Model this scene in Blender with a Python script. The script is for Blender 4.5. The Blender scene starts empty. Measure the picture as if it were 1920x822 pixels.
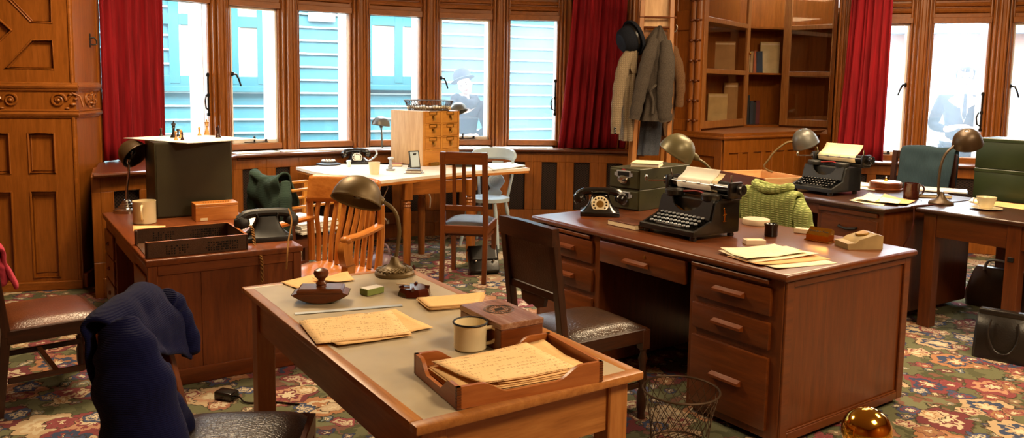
import bpy, bmesh, math, random
from mathutils import Vector, Matrix, noise
random.seed(7)
SC = bpy.context.scene
COL = SC.collection
PI = math.pi
# ---------------------------------------------------------------- camera geometry (1920 x 822 frame)
F, PX, PY = 1500.0, 960.0, 320.0
PITCH, ROLL, CH, YAW = .1063, .0154, 1.632, .585
cy_, sy_ = math.cos(YAW), math.sin(YAW)
def c2w(v): return Vector((v[0]*cy_+v[1]*sy_, -v[0]*sy_+v[1]*cy_, v[2]))
_f = Vector((0, math.cos(PITCH), -math.sin(PITCH))); _u = Vector((0, math.sin(PITCH), math.cos(PITCH))); _r = Vector((1, 0, 0))
FWD = c2w(_f); RT = c2w(math.cos(ROLL)*_r+math.sin(ROLL)*_u); UP = c2w(-math.sin(ROLL)*_r+math.cos(ROLL)*_u)
EYE = Vector((0, 0, CH))
HF = c2w((0, 1, 0)); HR = c2w((1, 0, 0))          # horizontal forward / right of the viewer
def ray(x, y): return (FWD*F+RT*(x-PX)-UP*(y-PY)).normalized()
def at(x, y, z):                                   # point of a horizontal surface at height z
    d = ray(x, y); return EYE+d*((z-CH)/d.z)
def atd(x, y, d):                                  # point at a horizontal distance d
    r = ray(x, y); return EYE+r*(d/r.dot(HF))
def atp(x, y, p0, n):
    r = ray(x, y); return EYE+r*((Vector(p0)-EYE).dot(Vector(n))/r.dot(Vector(n)))
def dep(p): return (Vector((p[0], p[1], 0))).dot(HF)
def proj(p):
    d = Vector(p)-EYE; z = d.dot(FWD); return PX+F*d.dot(RT)/z, PY-F*d.dot(UP)/z
def zat(p, py):                                    # height above the ground point p that is seen at row py
    a, b = -.5, 4.0
    for _ in range(40):
        m = (a+b)/2
        if proj((p[0], p[1], m))[1] > py: a = m
        else: b = m
    return a
def mpp(p): return dep(p)/F                        # metres per pixel there
# ---------------------------------------------------------------- materials
def lin(h):
    h = h.lstrip('#'); o = []
    for i in (0, 2, 4):
        c = int(h[i:i+2], 16)/255; o.append(c/12.92 if c <= .04045 else ((c+.055)/1.055)**2.4)
    return (*o, 1)
class NT:
    def __init__(s, name):
        s.m = bpy.data.materials.new(name); s.m.use_nodes = True; s.t = s.m.node_tree; s.n = s.t.nodes; s.n.clear()
        s.out = s.add('ShaderNodeOutputMaterial')
    def add(s, typ, **kw):
        n = s.n.new(typ)
        for k, v in kw.items():
            if k in n.inputs: n.inputs[k].default_value = v
            else: setattr(n, k, v)
        return n
    def link(s, a, b): s.t.links.new(a, b)
    def pr(s, base=(.5, .5, .5, 1), rough=.5, metal=0, spec=.5):
        p = s.add('ShaderNodeBsdfPrincipled'); p.inputs['Base Color'].default_value = base
        p.inputs['Roughness'].default_value = rough; p.inputs['Metallic'].default_value = metal
        p.inputs['Specular IOR Level'].default_value = spec
        s.link(p.outputs[0], s.out.inputs[0]); return p
    def coord(s, scale=(1, 1, 1), rot=(0, 0, 0), which='Object'):
        c = s.add('ShaderNodeTexCoord'); m = s.add('ShaderNodeMapping')
        m.inputs['Scale'].default_value = scale; m.inputs['Rotation'].default_value = rot
        s.link(c.outputs[which], m.inputs[0]); return m.outputs[0]
    def noise(s, vec, scale=5, detail=4, rough=.5, dist=0):
        n = s.add('ShaderNodeTexNoise', Scale=scale, Detail=detail, Roughness=rough, Distortion=dist)
        s.link(vec, n.inputs['Vector']); return n
    def ramp(s, fac, stops, mode='LINEAR'):
        r = s.add('ShaderNodeValToRGB'); cr = r.color_ramp; cr.interpolation = mode
        while len(cr.elements) > 1: cr.elements.remove(cr.elements[-1])
        cr.elements[0].position = stops[0][0]; cr.elements[0].color = stops[0][1]
        for p, c in stops[1:]:
            e = cr.elements.new(p); e.color = c
        s.link(fac, r.inputs[0]); return r.outputs[0]
    def mix(s, fac, a, b, typ='MIX'):
        m = s.add('ShaderNodeMix'); m.data_type = 'RGBA'; m.blend_type = typ
        for i, v in ((0, fac), (6, a), (7, b)):
            if hasattr(v, 'is_output'): s.link(v, m.inputs[i])
            else: m.inputs[i].default_value = v
        return m.outputs[2]
    def math(s, op, a, b=None, c=None):
        m = s.add('ShaderNodeMath', operation=op)
        for i, v in enumerate((a, b, c)):
            if v is None: continue
            if hasattr(v, 'is_output'): s.link(v, m.inputs[i])
            else: m.inputs[i].default_value = v
        return m.outputs[0]
    def bump(s, p, h, strength=.2, dist=.01):
        b = s.add('ShaderNodeBump', Strength=strength, Distance=dist); s.link(h, b.inputs['Height']); s.link(b.outputs[0], p.inputs['Normal'])
def plain(name, hexc, rough=.5, metal=0, spec=.5, var=.12, bump=0, bscale=60):
    t = NT(name); p = t.pr(lin(hexc), rough, metal, spec); v = t.coord()
    n = t.noise(v, 9, 3); c = lin(hexc); k = 1-var*2
    t.link(t.ramp(n.outputs[0], [(.3, (c[0]*k, c[1]*k, c[2]*k, 1)), (.7, c)]), p.inputs['Base Color'])
    if bump: t.bump(p, t.noise(v, bscale, 3).outputs[0], bump, .003)
    return t.m
def wood(name, dark, mid, light, axis='x', rough=.38, scale=1.0, spec=.5):
    t = NT(name); p = t.pr((1, 1, 1, 1), rough, 0, spec)
    st = {'x': (1, 11, 11), 'y': (11, 1, 11), 'z': (11, 11, 1)}[axis]
    v = t.coord(tuple(k*scale for k in st))
    n1 = t.noise(v, 3.2, 6, .6, .5); n2 = t.noise(v, 14, 3, .55, .1)
    f = t.math('ADD', t.math('MULTIPLY', n1.outputs[0], .72), t.math('MULTIPLY', n2.outputs[0], .28))
    c = t.ramp(f, [(.33, lin(dark)), (.5, lin(mid)), (.66, lin(light))])
    n3 = t.noise(t.coord((1, 1, 1)), 2.3, 2)
    c = t.mix(t.math('MULTIPLY', n3.outputs[0], .45), c, lin(dark))
    t.link(c, p.inputs['Base Color']); t.bump(p, n2.outputs[0], .08, .002)
    return t.m
M = {}
def W3(key, dark, mid, light, rough=.38, scale=1.0):
    for a in 'xyz': M[key+a] = wood(key+'_wood_'+a, dark, mid, light, a, rough, scale)
W3('oak', '#74400f', '#8a4e16', '#9c5b22', .34)             # panelling of the room
W3('mah', '#4a240a', '#5e2d0d', '#6c3711', .3)              # big desk
W3('dark', '#210f07', '#351a0c', '#492611', .3)             # dark chairs
W3('pine', '#84501f', '#9c642e', '#ad763c', .4)             # foreground desk
W3('red', '#55260b', '#6b3411', '#7c4017', .35)             # left desk
W3('orange', '#98561c', '#b4702e', '#c4813c', .33)
W3('tray', '#85481c', '#9c5a28', '#aa6933', .36)           # armchair, tray
W3('blond', '#b58a58', '#cda271', '#dcb586', .45)           # index cabinet
W3('honey', '#a86a22', '#c07f2d', '#cf9340', .4)
M['topbeige'] = plain('desk_leathercloth', '#a89a80', .42, 0, .4, .06)
M['topwhite'] = plain('glare_table_top', '#eee0ca', .25, 0, .6, .05)  # near-white base colour paints in the window glare on the table
M['black'] = plain('black_enamel', '#14120f', .28, 0, .6, .1)
M['bakelite'] = plain('bakelite', '#171411', .2, 0, .6, .1)
M['satin'] = plain('black_crackle', '#1c1c1a', .5, 0, .5, .1, .15, 300)
M['bronze'] = plain('bronze_paint', '#6b5836', .45, .4, .5, .1)
M['bronzedark'] = plain('dark_bronze_paint', '#4a3823', .4, .4, .5, .1)
M['greylamp'] = plain('lamp_grey_paint', '#66655f', .38, .4, .5, .08)
M['olivelamp'] = plain('lamp_olive_paint', '#6f6848', .4, .3, .5, .08)
M['chrome'] = plain('nickel', '#b9b6ae', .22, 1, .5, .04)
M['steel'] = plain('steel', '#b4bac0', .42, .75, .5, .05)
M['brass'] = plain('polished_brass', '#d9a23a', .1, 1, .5, .0)
M['agedbrass'] = plain('aged_brass', '#a87e38', .35, 1, .5, .1)
M['iron'] = plain('black_iron', '#1b1714', .45, .5, .5, .1)
M['rust'] = plain('rusty_wire', '#4c3826', .55, .6, .5, .15)
M['greenbox'] = plain('olive_steel', '#2f2a14', .42, .1, .5, .12)
M['greenfile'] = plain('olive_file_steel', '#3b391f', .42, .15, .5, .14)
M['greenright'] = plain('green_steel', '#233013', .42, .1, .5, .1)
M['cream'] = plain('cream_glaze', '#d8c9a4', .22, 0, .6, .04)
M['enamel'] = plain('enamel_cream', '#dccca6', .2, 0, .6, .03)
M['white'] = plain('white_paint', '#e6e2da', .5, 0, .4, .03)
M['paperc'] = plain('buff_paper_plain', '#e2d0a8', .8, 0, .2, .05)
M['paperw'] = plain('white_paper', '#e9e4d6', .8, 0, .2, .03)
M['glazebrown'] = plain('brown_glaze', '#3e140c', .18, 0, .6, .1)
M['ash'] = plain('tortoise_bakelite', '#4a1d0e', .16, 0, .6, .25)
M['stone'] = plain('onyx_stone', '#a58d62', .35, 0, .5, .2)
M['eraser'] = plain('green_card', '#7c8a4a', .6, 0, .3, .08)
M['ivory'] = plain('ivory', '#dcc6a8', .4)
M['wicker'] = plain('pierced_card', '#4e2f16', .5, 0, .4, .2, .5, 220)
M['felt'] = plain('green_blotter', '#57563a', .9, 0, .1, .1)
M['cordtan'] = plain('tan_cord', '#8c6231', .8, 0, .2, .2, .4, 400)
M['cordred'] = plain('red_brown_cord', '#4a2016', .7, 0, .2, .2)
M['ribbon'] = plain('ribbon_red', '#8f1c12', .6)
M['purple'] = plain('purple_leather', '#6d5560', .4, 0, .5, .1, .2, 120)
M['bagblack'] = plain('black_leather', '#17130f', .32, 0, .5, .1, .2, 120)
M['bluepaint'] = plain('pale_blue_paint', '#b2c3cc', .4, 0, .4, .06)
M['skin'] = plain('skin', '#c99f86', .55, 0, .4, .05)
M['hair'] = plain('dark_hair', '#16120f', .6, 0, .3, .1)
M['suit'] = plain('dark_suit_cloth', '#06080f', .9, 0, .1, .1)
M['shirt'] = plain('white_shirt', '#dedede', .8, 0, .2, .02)
M['ceil'] = plain('ceiling_plaster', '#cdbfa6', .9, 0, .1, .03)
def leather(name, dark, light, rough=.35, sc=70):
    t = NT(name); p = t.pr(lin(dark), rough); v = t.coord()
    w = t.add('ShaderNodeTexVoronoi', Scale=sc); w.feature = 'DISTANCE_TO_EDGE'; t.link(v, w.inputs['Vector'])
    n = t.noise(v, 6, 4)
    t.link(t.ramp(n.outputs[0], [(.3, lin(dark)), (.7, lin(light))]), p.inputs['Base Color'])
    t.bump(p, t.ramp(w.outputs['Distance'], [(0, (0, 0, 0, 1)), (.12, (1, 1, 1, 1))]), .25, .002); return t.m
M['leabrown'] = leather('brown_leather', '#341a0d', '#4c2a17')
M['leatan'] = leather('tan_leather', '#4a2410', '#643518')
M['leablack'] = leather('worn_dark_leather', '#1f1513', '#33231f', .3)
M['leagrey'] = leather('dark_brown_hide', '#2a1c14', '#46301f', .28)
M['hidedark'] = leather('dark_hide_seat', '#1c120b', '#2a1b11', .62)
def knit(name, hexc, sc=90, rib='z', rough=.95):
    t = NT(name); p = t.pr(lin(hexc), rough, 0, .15); v = t.coord()
    w = t.add('ShaderNodeTexWave', Scale=sc/4, Distortion=2.2, Detail=2); w.bands_direction = {'z': 'Z', 'x': 'X', 'd': 'DIAGONAL'}[rib]; t.link(v, w.inputs['Vector'])
    n = t.noise(v, sc*2, 2); n2 = t.noise(v, 5, 3); c = lin(hexc)
    t.link(t.mix(t.math('MULTIPLY', n2.outputs[0], .5), c, (c[0]*.55, c[1]*.55, c[2]*.55, 1)), p.inputs['Base Color'])
    h = t.math('ADD', t.math('MULTIPLY', w.outputs['Fac'], .5), t.math('MULTIPLY', n.outputs[0], .5))
    t.bump(p, h, .5, .006); p.inputs['Sheen Weight'].default_value = .03; return t.m
M['navy'] = knit('navy_knit', '#0b0f3a', 220)
M['dkgreen'] = knit('dark_green_knit', '#34463d', 160)
M['teal'] = knit('teal_knit', '#2b3c44', 110, 'x')
M['pink'] = knit('pink_wool', '#b03a4a', 60, 'd')
def cable():
    t = NT('lime_cable_knit'); p = t.pr(lin('#8d9a4c'), .95, 0, .15); v = t.coord((1, 1, 1))
    w = t.add('ShaderNodeTexWave', Scale=9, Distortion=1.5); w.bands_direction = 'X'; t.link(v, w.inputs['Vector'])
    w2 = t.add('ShaderNodeTexWave', Scale=22, Distortion=4); w2.bands_direction = 'Z'; t.link(v, w2.inputs['Vector'])
    n = t.noise(v, 160, 2); c = lin('#9fa86a')
    h = t.math('ADD', t.math('MULTIPLY', w.outputs['Fac'], w2.outputs['Fac']), t.math('MULTIPLY', n.outputs[0], .25))
    t.link(t.ramp(h, [(.1, (c[0]*.55, c[1]*.6, c[2]*.5, 1)), (.6, c)]), p.inputs['Base Color'])
    t.bump(p, h, .6, .008); return t.m
M['lime'] = cable()
def tweed(name, a, b, sc=120, check=False):
    t = NT(name); p = t.pr(lin(a), .95, 0, .1); v = t.coord(); n = t.noise(v, sc, 3, .7)
    c = t.ramp(n.outputs[0], [(.35, lin(a)), (.65, lin(b))])
    if check:
        w = t.add('ShaderNodeTexWave', Scale=17); w.bands_direction = 'Z'; t.link(v, w.inputs['Vector'])
        w2 = t.add('ShaderNodeTexWave', Scale=17); w2.bands_direction = 'X'; t.link(v, w2.inputs['Vector'])
        c = t.mix(t.math('MULTIPLY', t.math('MAXIMUM', w.outputs['Fac'], w2.outputs['Fac']), .5), c, lin('#2a2119'))
    t.link(c, p.inputs['Base Color']); t.bump(p, n.outputs[0], .3, .003); return t.m
M['coatgrey'] = tweed('grey_brown_tweed', '#3a342e', '#504840')
M['coatcheck'] = tweed('check_tweed', '#8a795f', '#a6947a', 120, True)
M['coatbrown'] = tweed('brown_overcoat', '#543c28', '#6b4f37')
M['trouser'] = tweed('blue_grey_wool', '#3f434b', '#565b64')
M['hat'] = tweed('navy_felt', '#15171d', '#20232b')
def velvet():
    t = NT('red_velvet'); p = t.pr(lin('#700b12'), .8, 0, .2); v = t.coord((6, 6, .4)); n = t.noise(v, 6, 4)
    t.link(t.ramp(n.outputs[0], [(.3, lin('#5e070d')), (.7, lin('#8a1019'))]), p.inputs['Base Color'])
    p.inputs['Sheen Weight'].default_value = .5; p.inputs['Sheen Tint'].default_value = lin('#c03040'); return t.m
M['velvet'] = velvet()
def written(name, paper, ink='#5a4424', lines=True, amount=.5):
    # sheets of squared paper with rows of pencil handwriting
    t = NT(name); p = t.pr(lin(paper), .85, 0, .15); v = t.coord()
    c = lin(paper)
    base = t.ramp(t.noise(v, 5, 3).outputs[0], [(.3, (c[0]*.9, c[1]*.88, c[2]*.82, 1)), (.7, c)])
    row = t.add('ShaderNodeTexWave', Scale=14); row.bands_direction = 'Y'; t.link(v, row.inputs['Vector'])
    nz = t.noise(t.coord((1.0, .25, 1)), 210, 3, .65); blk = t.noise(t.coord((1, 1.3, 1)), 17, 2)
    ink_f = t.math('MULTIPLY', t.math('GREATER_THAN', nz.outputs[0], .53), t.math('MULTIPLY', t.math('GREATER_THAN', row.outputs['Fac'], .5), t.math('GREATER_THAN', blk.outputs[0], .47)))
    g = t.add('ShaderNodeTexWave', Scale=38); g.bands_direction = 'X'; t.link(v, g.inputs['Vector'])
    g2 = t.add('ShaderNodeTexWave', Scale=38); g2.bands_direction = 'Y'; t.link(v, g2.inputs['Vector'])
    gf = t.math('MULTIPLY', t.math('GREATER_THAN', t.math('MAXIMUM', g.outputs['Fac'], g2.outputs['Fac']), .97), .18 if lines else 0)
    base = t.mix(gf, base, lin('#a88048'))
    t.link(t.mix(t.math('MULTIPLY', ink_f, amount), base, lin(ink)), p.inputs['Base Color']); return t.m
M['written'] = written('buff_squared_paper', '#e8c594')
M['buff'] = written('buff_sheet', '#e0ba84', amount=.12, lines=False)
M['writtenw'] = written('pale_sheet', '#e6dcc0', amount=.3, lines=False)
M['orangep'] = written('orange_sheet', '#dcab78', amount=.1, lines=False)
def glass(name, haze=.1, tint=(.97, .99, 1, 1), hv=0.0, gloss=.06):
    t = NT(name); tr = t.add('ShaderNodeBsdfTransparent'); tr.inputs[0].default_value = tint
    tl = t.add('ShaderNodeBsdfTranslucent'); tl.inputs[0].default_value = (.72, .86, 1, 1)
    gl = t.add('ShaderNodeBsdfGlossy', Roughness=.02)
    m1 = t.add('ShaderNodeMixShader'); m2 = t.add('ShaderNodeMixShader'); m2.inputs[0].default_value = gloss
    if hv:
        n = t.noise(t.coord(), 1.7, 3); t.link(t.math('MULTIPLY_ADD', n.outputs[0], hv, haze-hv*.5), m1.inputs[0])
    else: m1.inputs[0].default_value = haze
    t.link(tr.outputs[0], m1.inputs[1]); t.link(tl.outputs[0], m1.inputs[2])
    t.link(m1.outputs[0], m2.inputs[1]); t.link(gl.outputs[0], m2.inputs[2]); t.link(m2.outputs[0], t.out.inputs[0]); return t.m
M['glass'] = glass('window_pane', .018, hv=.014)
M['glassfog'] = glass('misted_window_pane', .055, hv=.04)
M['glasscab'] = glass('cabinet_glass', .0, (.96, .93, .88, 1), 0, .1)
def grille():
    t = NT('bronze_grille'); p = t.pr(lin('#120a07'), .5, .4); v = t.coord((1, 1, 1), (0, PI/4, 0))
    a = t.add('ShaderNodeTexWave', Scale=17); a.bands_direction = 'X'; t.link(v, a.inputs['Vector'])
    b = t.add('ShaderNodeTexWave', Scale=17); b.bands_direction = 'Z'; t.link(v, b.inputs['Vector'])
    f = t.math('GREATER_THAN', t.math('MAXIMUM', a.outputs['Fac'], b.outputs['Fac']), .86)
    t.link(t.mix(f, lin('#0d0705'), lin('#3d2a20')), p.inputs['Base Color']); t.bump(p, f, .6, .01); return t.m
M['grille'] = grille()
def carpet():
    t = NT('floral_carpet'); p = t.pr((.2, .2, .1, 1), .95, 0, .1); v0 = t.coord((1, 1, 1), (0, 0, .6))
    wob = t.noise(v0, 7, 4, .65)
    vm = t.add('ShaderNodeVectorMath', operation='MULTIPLY_ADD'); t.link(wob.outputs['Color'], vm.inputs[0]); vm.inputs[1].default_value = (.16, .16, 0); t.link(v0, vm.inputs[2]); v = vm.outputs[0]
    g = t.ramp(t.noise(v, 3.0, 3).outputs[0], [(0, lin('#5f6140')), (.42, lin('#73744e')), (.56, lin('#585a3a')), (.6, lin('#85503a')), (.64, lin('#7f8059'))], 'CONSTANT')
    def flowers(scale, stops, seed, petals=5, r0=.26):
        nonlocal g
        vo = t.add('ShaderNodeTexVoronoi', Scale=scale, Randomness=.85); vv = t.add('ShaderNodeVectorMath', operation='ADD'); t.link(v, vv.inputs[0]); vv.inputs[1].default_value = (seed, seed*1.7, 0); t.link(vv.outputs[0], vo.inputs['Vector'])
        vo.voronoi_dimensions = '2D'
        d = vo.outputs['Distance']
        # scalloped petals round each centre
        df = t.add('ShaderNodeVectorMath', operation='SUBTRACT'); t.link(vv.outputs[0], df.inputs[0]); t.link(vo.outputs['Position'], df.inputs[1])
        sp = t.add('ShaderNodeSeparateXYZ'); t.link(df.outputs[0], sp.inputs[0])
        an = t.math('ARCTAN2', sp.outputs[1], sp.outputs[0]); pet = t.math('MULTIPLY', t.math('ABSOLUTE', t.math('SINE', t.math('MULTIPLY', an, petals/2))), .09)
        dd = t.math('SUBTRACT', d, pet)
        sc = t.add('ShaderNodeSeparateColor'); t.link(vo.outputs['Color'], sc.inputs[0])
        hue = t.ramp(sc.outputs[0], [(0, lin(stops[0])), (.3, lin(stops[1])), (.55, lin(stops[2])), (.8, lin(stops[3]))], 'CONSTANT')
        hue2 = t.ramp(sc.outputs[1], [(0, lin(stops[4])), (.4, lin(stops[5])), (.7, lin(stops[6]))], 'CONSTANT')
        keep = t.math('GREATER_THAN', sc.outputs[2], .18)
        def layer(r, colr):
            nonlocal g
            g = t.mix(t.math('MULTIPLY', t.math('LESS_THAN', dd, r), keep), g, colr)
        layer(r0+.025, lin('#4a3a2a')); layer(r0, hue); layer(r0*.62, hue2); layer(r0*.33, hue); layer(r0*.12, lin('#e6d3a8'))
    flowers(8.0, ['#2f3f66', '#7a3f3c', '#8d7a55', '#35402c', '#a07a5a', '#6b2630', '#8a9a9c'], 3.1, 4, .2)
    flowers(3.0, ['#8f2430', '#b8722c', '#c9a877', '#7c1f2c', '#d8c39a', '#c88a5e', '#34466e'], 7.7, 7, .34)
    flowers(5.2, ['#d0b184', '#a4613b', '#3c4f7c', '#982a36', '#8f2430', '#d6c09a', '#b07a34'], 11.3, 5, .24)
    nb = t.noise(v0, 260, 2); hs = t.add('ShaderNodeHueSaturation', Saturation=.8, Value=.8); t.link(g, hs.inputs['Color']); t.link(t.mix(t.math('MULTIPLY', nb.outputs[0], .35), hs.outputs[0], lin('#2e2a1e')), p.inputs['Base Color']); t.bump(p, nb.outputs[0], .4, .004)
    return t.m
M['carpet'] = carpet()
# ---------------------------------------------------------------- mesh building
class MB:
    def __init__(s): s.bm = bmesh.new()
    def _tf(s, vs, m):
        if m is not None: bmesh.ops.transform(s.bm, matrix=m, verts=vs)
    def box(s, c, d, bev=.003, m=None, seg=1, taper=None):
        r = bmesh.ops.create_cube(s.bm, size=1); vs = r['verts']
        for v in vs:
            k = 1
            if taper and v.co.z < 0: k = taper
            v.co = Vector((v.co.x*d[0]*k, v.co.y*d[1]*k, v.co.z*d[2]))
        es = list({e for v in vs for e in v.link_edges})
        if bev and min(d) > bev*2.2:
            o = bmesh.ops.bevel(s.bm, geom=es, offset=bev, segments=seg, affect='EDGES', profile=.5); vs = list({v for f in o['faces'] for v in f.verts} | {v for v in vs if v.is_valid})
            vs = [v for v in vs if v.is_valid]
            st = list(vs); seen = set(vs)
            while st:
                q = st.pop()
                for e in q.link_edges:
                    w = e.other_vert(q)
                    if w not in seen: seen.add(w); st.append(w)
            vs = list(seen)
        mm = Matrix.Translation(Vector(c))
        if m is not None: mm = m @ mm
        bmesh.ops.transform(s.bm, matrix=mm, verts=vs); return s
    def bx(s, x0, x1, y0, y1, z0, z1, bev=.003, m=None, seg=1): return s.box(((x0+x1)/2, (y0+y1)/2, (z0+z1)/2), (abs(x1-x0), abs(y1-y0), abs(z1-z0)), bev, m, seg)
    def beam(s, a, b, w, h, bev=.003, up=(0, 0, 1), w2=None, h2=None):
        a, b = Vector(a), Vector(b); z = (b-a); L = z.length; z.normalize(); u = Vector(up)
        if abs(z.dot(u)) > .95: u = Vector((0, 1, 0))
        x = u.cross(z).normalized(); y = z.cross(x)
        m = Matrix((x, y, z)).transposed().to_4x4(); m.translation = (a+b)/2
        if w2 is None: return s.box((0, 0, 0), (w, h, L), bev, m)
        vs = []
        for k, (ww, hh, zz) in enumerate(((w, h, -L/2), (w2, h2 or h, L/2))):
            vs.append([s.bm.verts.new(m @ Vector((sx*ww/2, sy*hh/2, zz))) for sx, sy in ((-1, -1), (1, -1), (1, 1), (-1, 1))])
        s.bm.faces.new(vs[0][::-1]); s.bm.faces.new(vs[1])
        for i in range(4): s.bm.faces.new((vs[0][i], vs[0][(i+1) % 4], vs[1][(i+1) % 4], vs[1][i]))
        return s
    def tube(s, pts, r, n=8, closed=False):
        pts = [Vector(p) for p in pts]; k = len(pts); R = r if isinstance(r, (list, tuple)) else [r]*k
        rings = []; up = None
        for i, p in enumerate(pts):
            if closed: t = pts[(i+1) % k]-pts[i-1]
            else: t = pts[min(i+1, k-1)]-pts[max(i-1, 0)]
            if t.length < 1e-9: t = Vector((0, 0, 1))
            t.normalize()
            if up is None: up = Vector((0, 0, 1)) if abs(t.z) < .9 else Vector((1, 0, 0))
            x = up.cross(t)
            if x.length < 1e-6: x = Vector((1, 0, 0)).cross(t)
            x.normalize(); y = t.cross(x); up = y
            rings.append([s.bm.verts.new(p+(x*math.cos(2*PI*j/n)+y*math.sin(2*PI*j/n))*R[i]) for j in range(n)])
        m = k if closed else k-1
        for i in range(m):
            a, b = rings[i], rings[(i+1) % k]
            for j in range(n): s.bm.faces.new((a[j], a[(j+1) % n], b[(j+1) % n], b[j]))
        if not closed:
            s.bm.faces.new(rings[0][::-1]); s.bm.faces.new(rings[-1])
        return s
    def loft(s, rings, cap=True):
        rr = [[s.bm.verts.new(Vector(p)) for p in r] for r in rings]; n = len(rr[0])
        for a, b in zip(rr, rr[1:]):
            for j in range(n): s.bm.faces.new((a[j], a[(j+1) % n], b[(j+1) % n], b[j]))
        if cap: s.bm.faces.new(rr[0][::-1]); s.bm.faces.new(rr[-1])
        return s
    def lathe(s, prof, n=24, m=None, cap=True, sx=1, sy=1):
        m = m if m is not None else Matrix.Identity(4)
        rr = []
        for r, z in prof:
            if r < 1e-6: rr.append([s.bm.verts.new(m @ Vector((0, 0, z)))])
            else: rr.append([s.bm.verts.new(m @ Vector((r*sx*math.cos(2*PI*j/n), r*sy*math.sin(2*PI*j/n), z))) for j in range(n)])
        for a, b in zip(rr, rr[1:]):
            if len(a) == 1 and len(b) == 1: continue
            for j in range(n):
                j2 = (j+1) % n
                if len(a) == 1: s.bm.faces.new((a[0], b[j2], b[j]))
                elif len(b) == 1: s.bm.faces.new((a[j], a[j2], b[0]))
                else: s.bm.faces.new((a[j], a[j2], b[j2], b[j]))
        if cap:
            if len(rr[0]) > 2: s.bm.faces.new(rr[0][::-1])
            if len(rr[-1]) > 2: s.bm.faces.new(rr[-1])
        return s
    def prism(s, poly, h, m=None, z0=0):
        m = m if m is not None else Matrix.Identity(4)
        a = [s.bm.verts.new(m @ Vector((x, y, z0))) for x, y in poly]; b = [s.bm.verts.new(m @ Vector((x, y, z0+h))) for x, y in poly]
        s.bm.faces.new(a[::-1]); s.bm.faces.new(b); n = len(a)
        for i in range(n): s.bm.faces.new((a[i], a[(i+1) % n], b[(i+1) % n], b[i]))
        return s
    def grid(s, f, nu, nv, closed=False):
        g = [[s.bm.verts.new(Vector(f(i/nu, j/nv))) for j in range(nv+1)] for i in range(nu+(0 if closed else 1))]
        k = len(g)
        for i in range(nu):
            a, b = g[i], g[(i+1) % k]
            for j in range(nv): s.bm.faces.new((a[j], b[j], b[j+1], a[j+1]))
        return s
    def ball(s, c, r, sc=(1, 1, 1), n=16, m=None):
        mm = Matrix.Translation(Vector(c)) @ Matrix.Diagonal((*[r*k for k in sc], 1))
        if m is not None: mm = m @ mm
        bmesh.ops.create_uvsphere(s.bm, u_segments=n, v_segments=max(6, n*2//3), radius=1, matrix=mm); return s
    def quad(s, *p):
        s.bm.faces.new([s.bm.verts.new(Vector(q)) for q in p]); return s
    def obj(s, name, mat, parent=None, solid=0, sub=0, ang=35, off=-1, flat=False, label=None):
        bmesh.ops.recalc_face_normals(s.bm, faces=s.bm.faces)
        me = bpy.data.meshes.new(name); s.bm.to_mesh(me); s.bm.free()
        if not flat:
            for p in me.polygons: p.use_smooth = True
            me.set_sharp_from_angle(angle=math.radians(ang))
        me.materials.append(M[mat] if isinstance(mat, str) else mat)
        o = bpy.data.objects.new(name, me); COL.objects.link(o)
        if parent is not None: o.parent = parent
        if solid:
            q = o.modifiers.new('thick', 'SOLIDIFY'); q.thickness = solid; q.offset = off
        if sub:
            q = o.modifiers.new('sub', 'SUBSURF'); q.levels = sub; q.render_levels = sub
        if label: o['label'] = label
        return o
def parts(b, name, mat, parent):                    # every loose piece becomes a part of its own
    b.bm.verts.ensure_lookup_table(); seen = set(); out = []
    for v in list(b.bm.verts):
        if v in seen: continue
        st, isl = [v], {v}
        while st:
            q = st.pop()
            for e in q.link_edges:
                w = e.other_vert(q)
                if w not in isl: isl.add(w); st.append(w)
        seen |= isl; n = MB(); mp_ = {q: n.bm.verts.new(q.co) for q in isl}
        for f in {f for q in isl for f in q.link_faces}: n.bm.faces.new([mp_[q] for q in f.verts])
        out.append(n.obj(name, mat, parent))
    b.bm.free(); return out
def tag(o, label, cat, group=None, kind=None):
    o['label'] = label; o['category'] = cat
    if group: o['group'] = group
    if kind: o['kind'] = kind
    return o
def thing(name, label, cat, loc=(0, 0, 0), rz=0, group=None):
    o = bpy.data.objects.new(name, None); COL.objects.link(o); o.empty_display_size = .05
    o.location = loc; o.rotation_euler = (0, 0, rz); return tag(o, label, cat, group)
def struct(o): o['kind'] = 'structure'; return o
def copy_tree(o, loc=None, rz=None, label=None, parent=None):
    c = o.copy(); COL.objects.link(c)
    if parent is not None: c.parent = parent
    if loc is not None: c.location = loc
    if rz is not None: c.rotation_euler = (0, 0, rz)
    if label: c['label'] = label
    for ch in o.children: copy_tree(ch, parent=c)
    return c
def rotm(ax, deg): return Matrix.Rotation(math.radians(deg), 4, ax)
def T(x, y, z): return Matrix.Translation((x, y, z))
def bez(p0, p1, p2, p3, n=12):
    p0, p1, p2, p3 = map(Vector, (p0, p1, p2, p3)); o = []
    for i in range(n+1):
        t = i/n; o.append(p0*(1-t)**3+p1*3*t*(1-t)**2+p2*3*t*t*(1-t)+p3*t**3)
    return o
def spline(pts, per=6):
    P = [Vector(p) for p in pts]; o = []
    for i in range(len(P)-1):
        a, b, c, d = P[max(i-1, 0)], P[i], P[i+1], P[min(i+2, len(P)-1)]
        for k in range(per):
            t = k/per; o.append(.5*((2*b)+(c-a)*t+(2*a-5*b+4*c-d)*t*t+(3*b-a-3*c+d)*t**3))
    o.append(P[-1]); return o
VR = -YAW                                          # turns a thing square to the viewer
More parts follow.
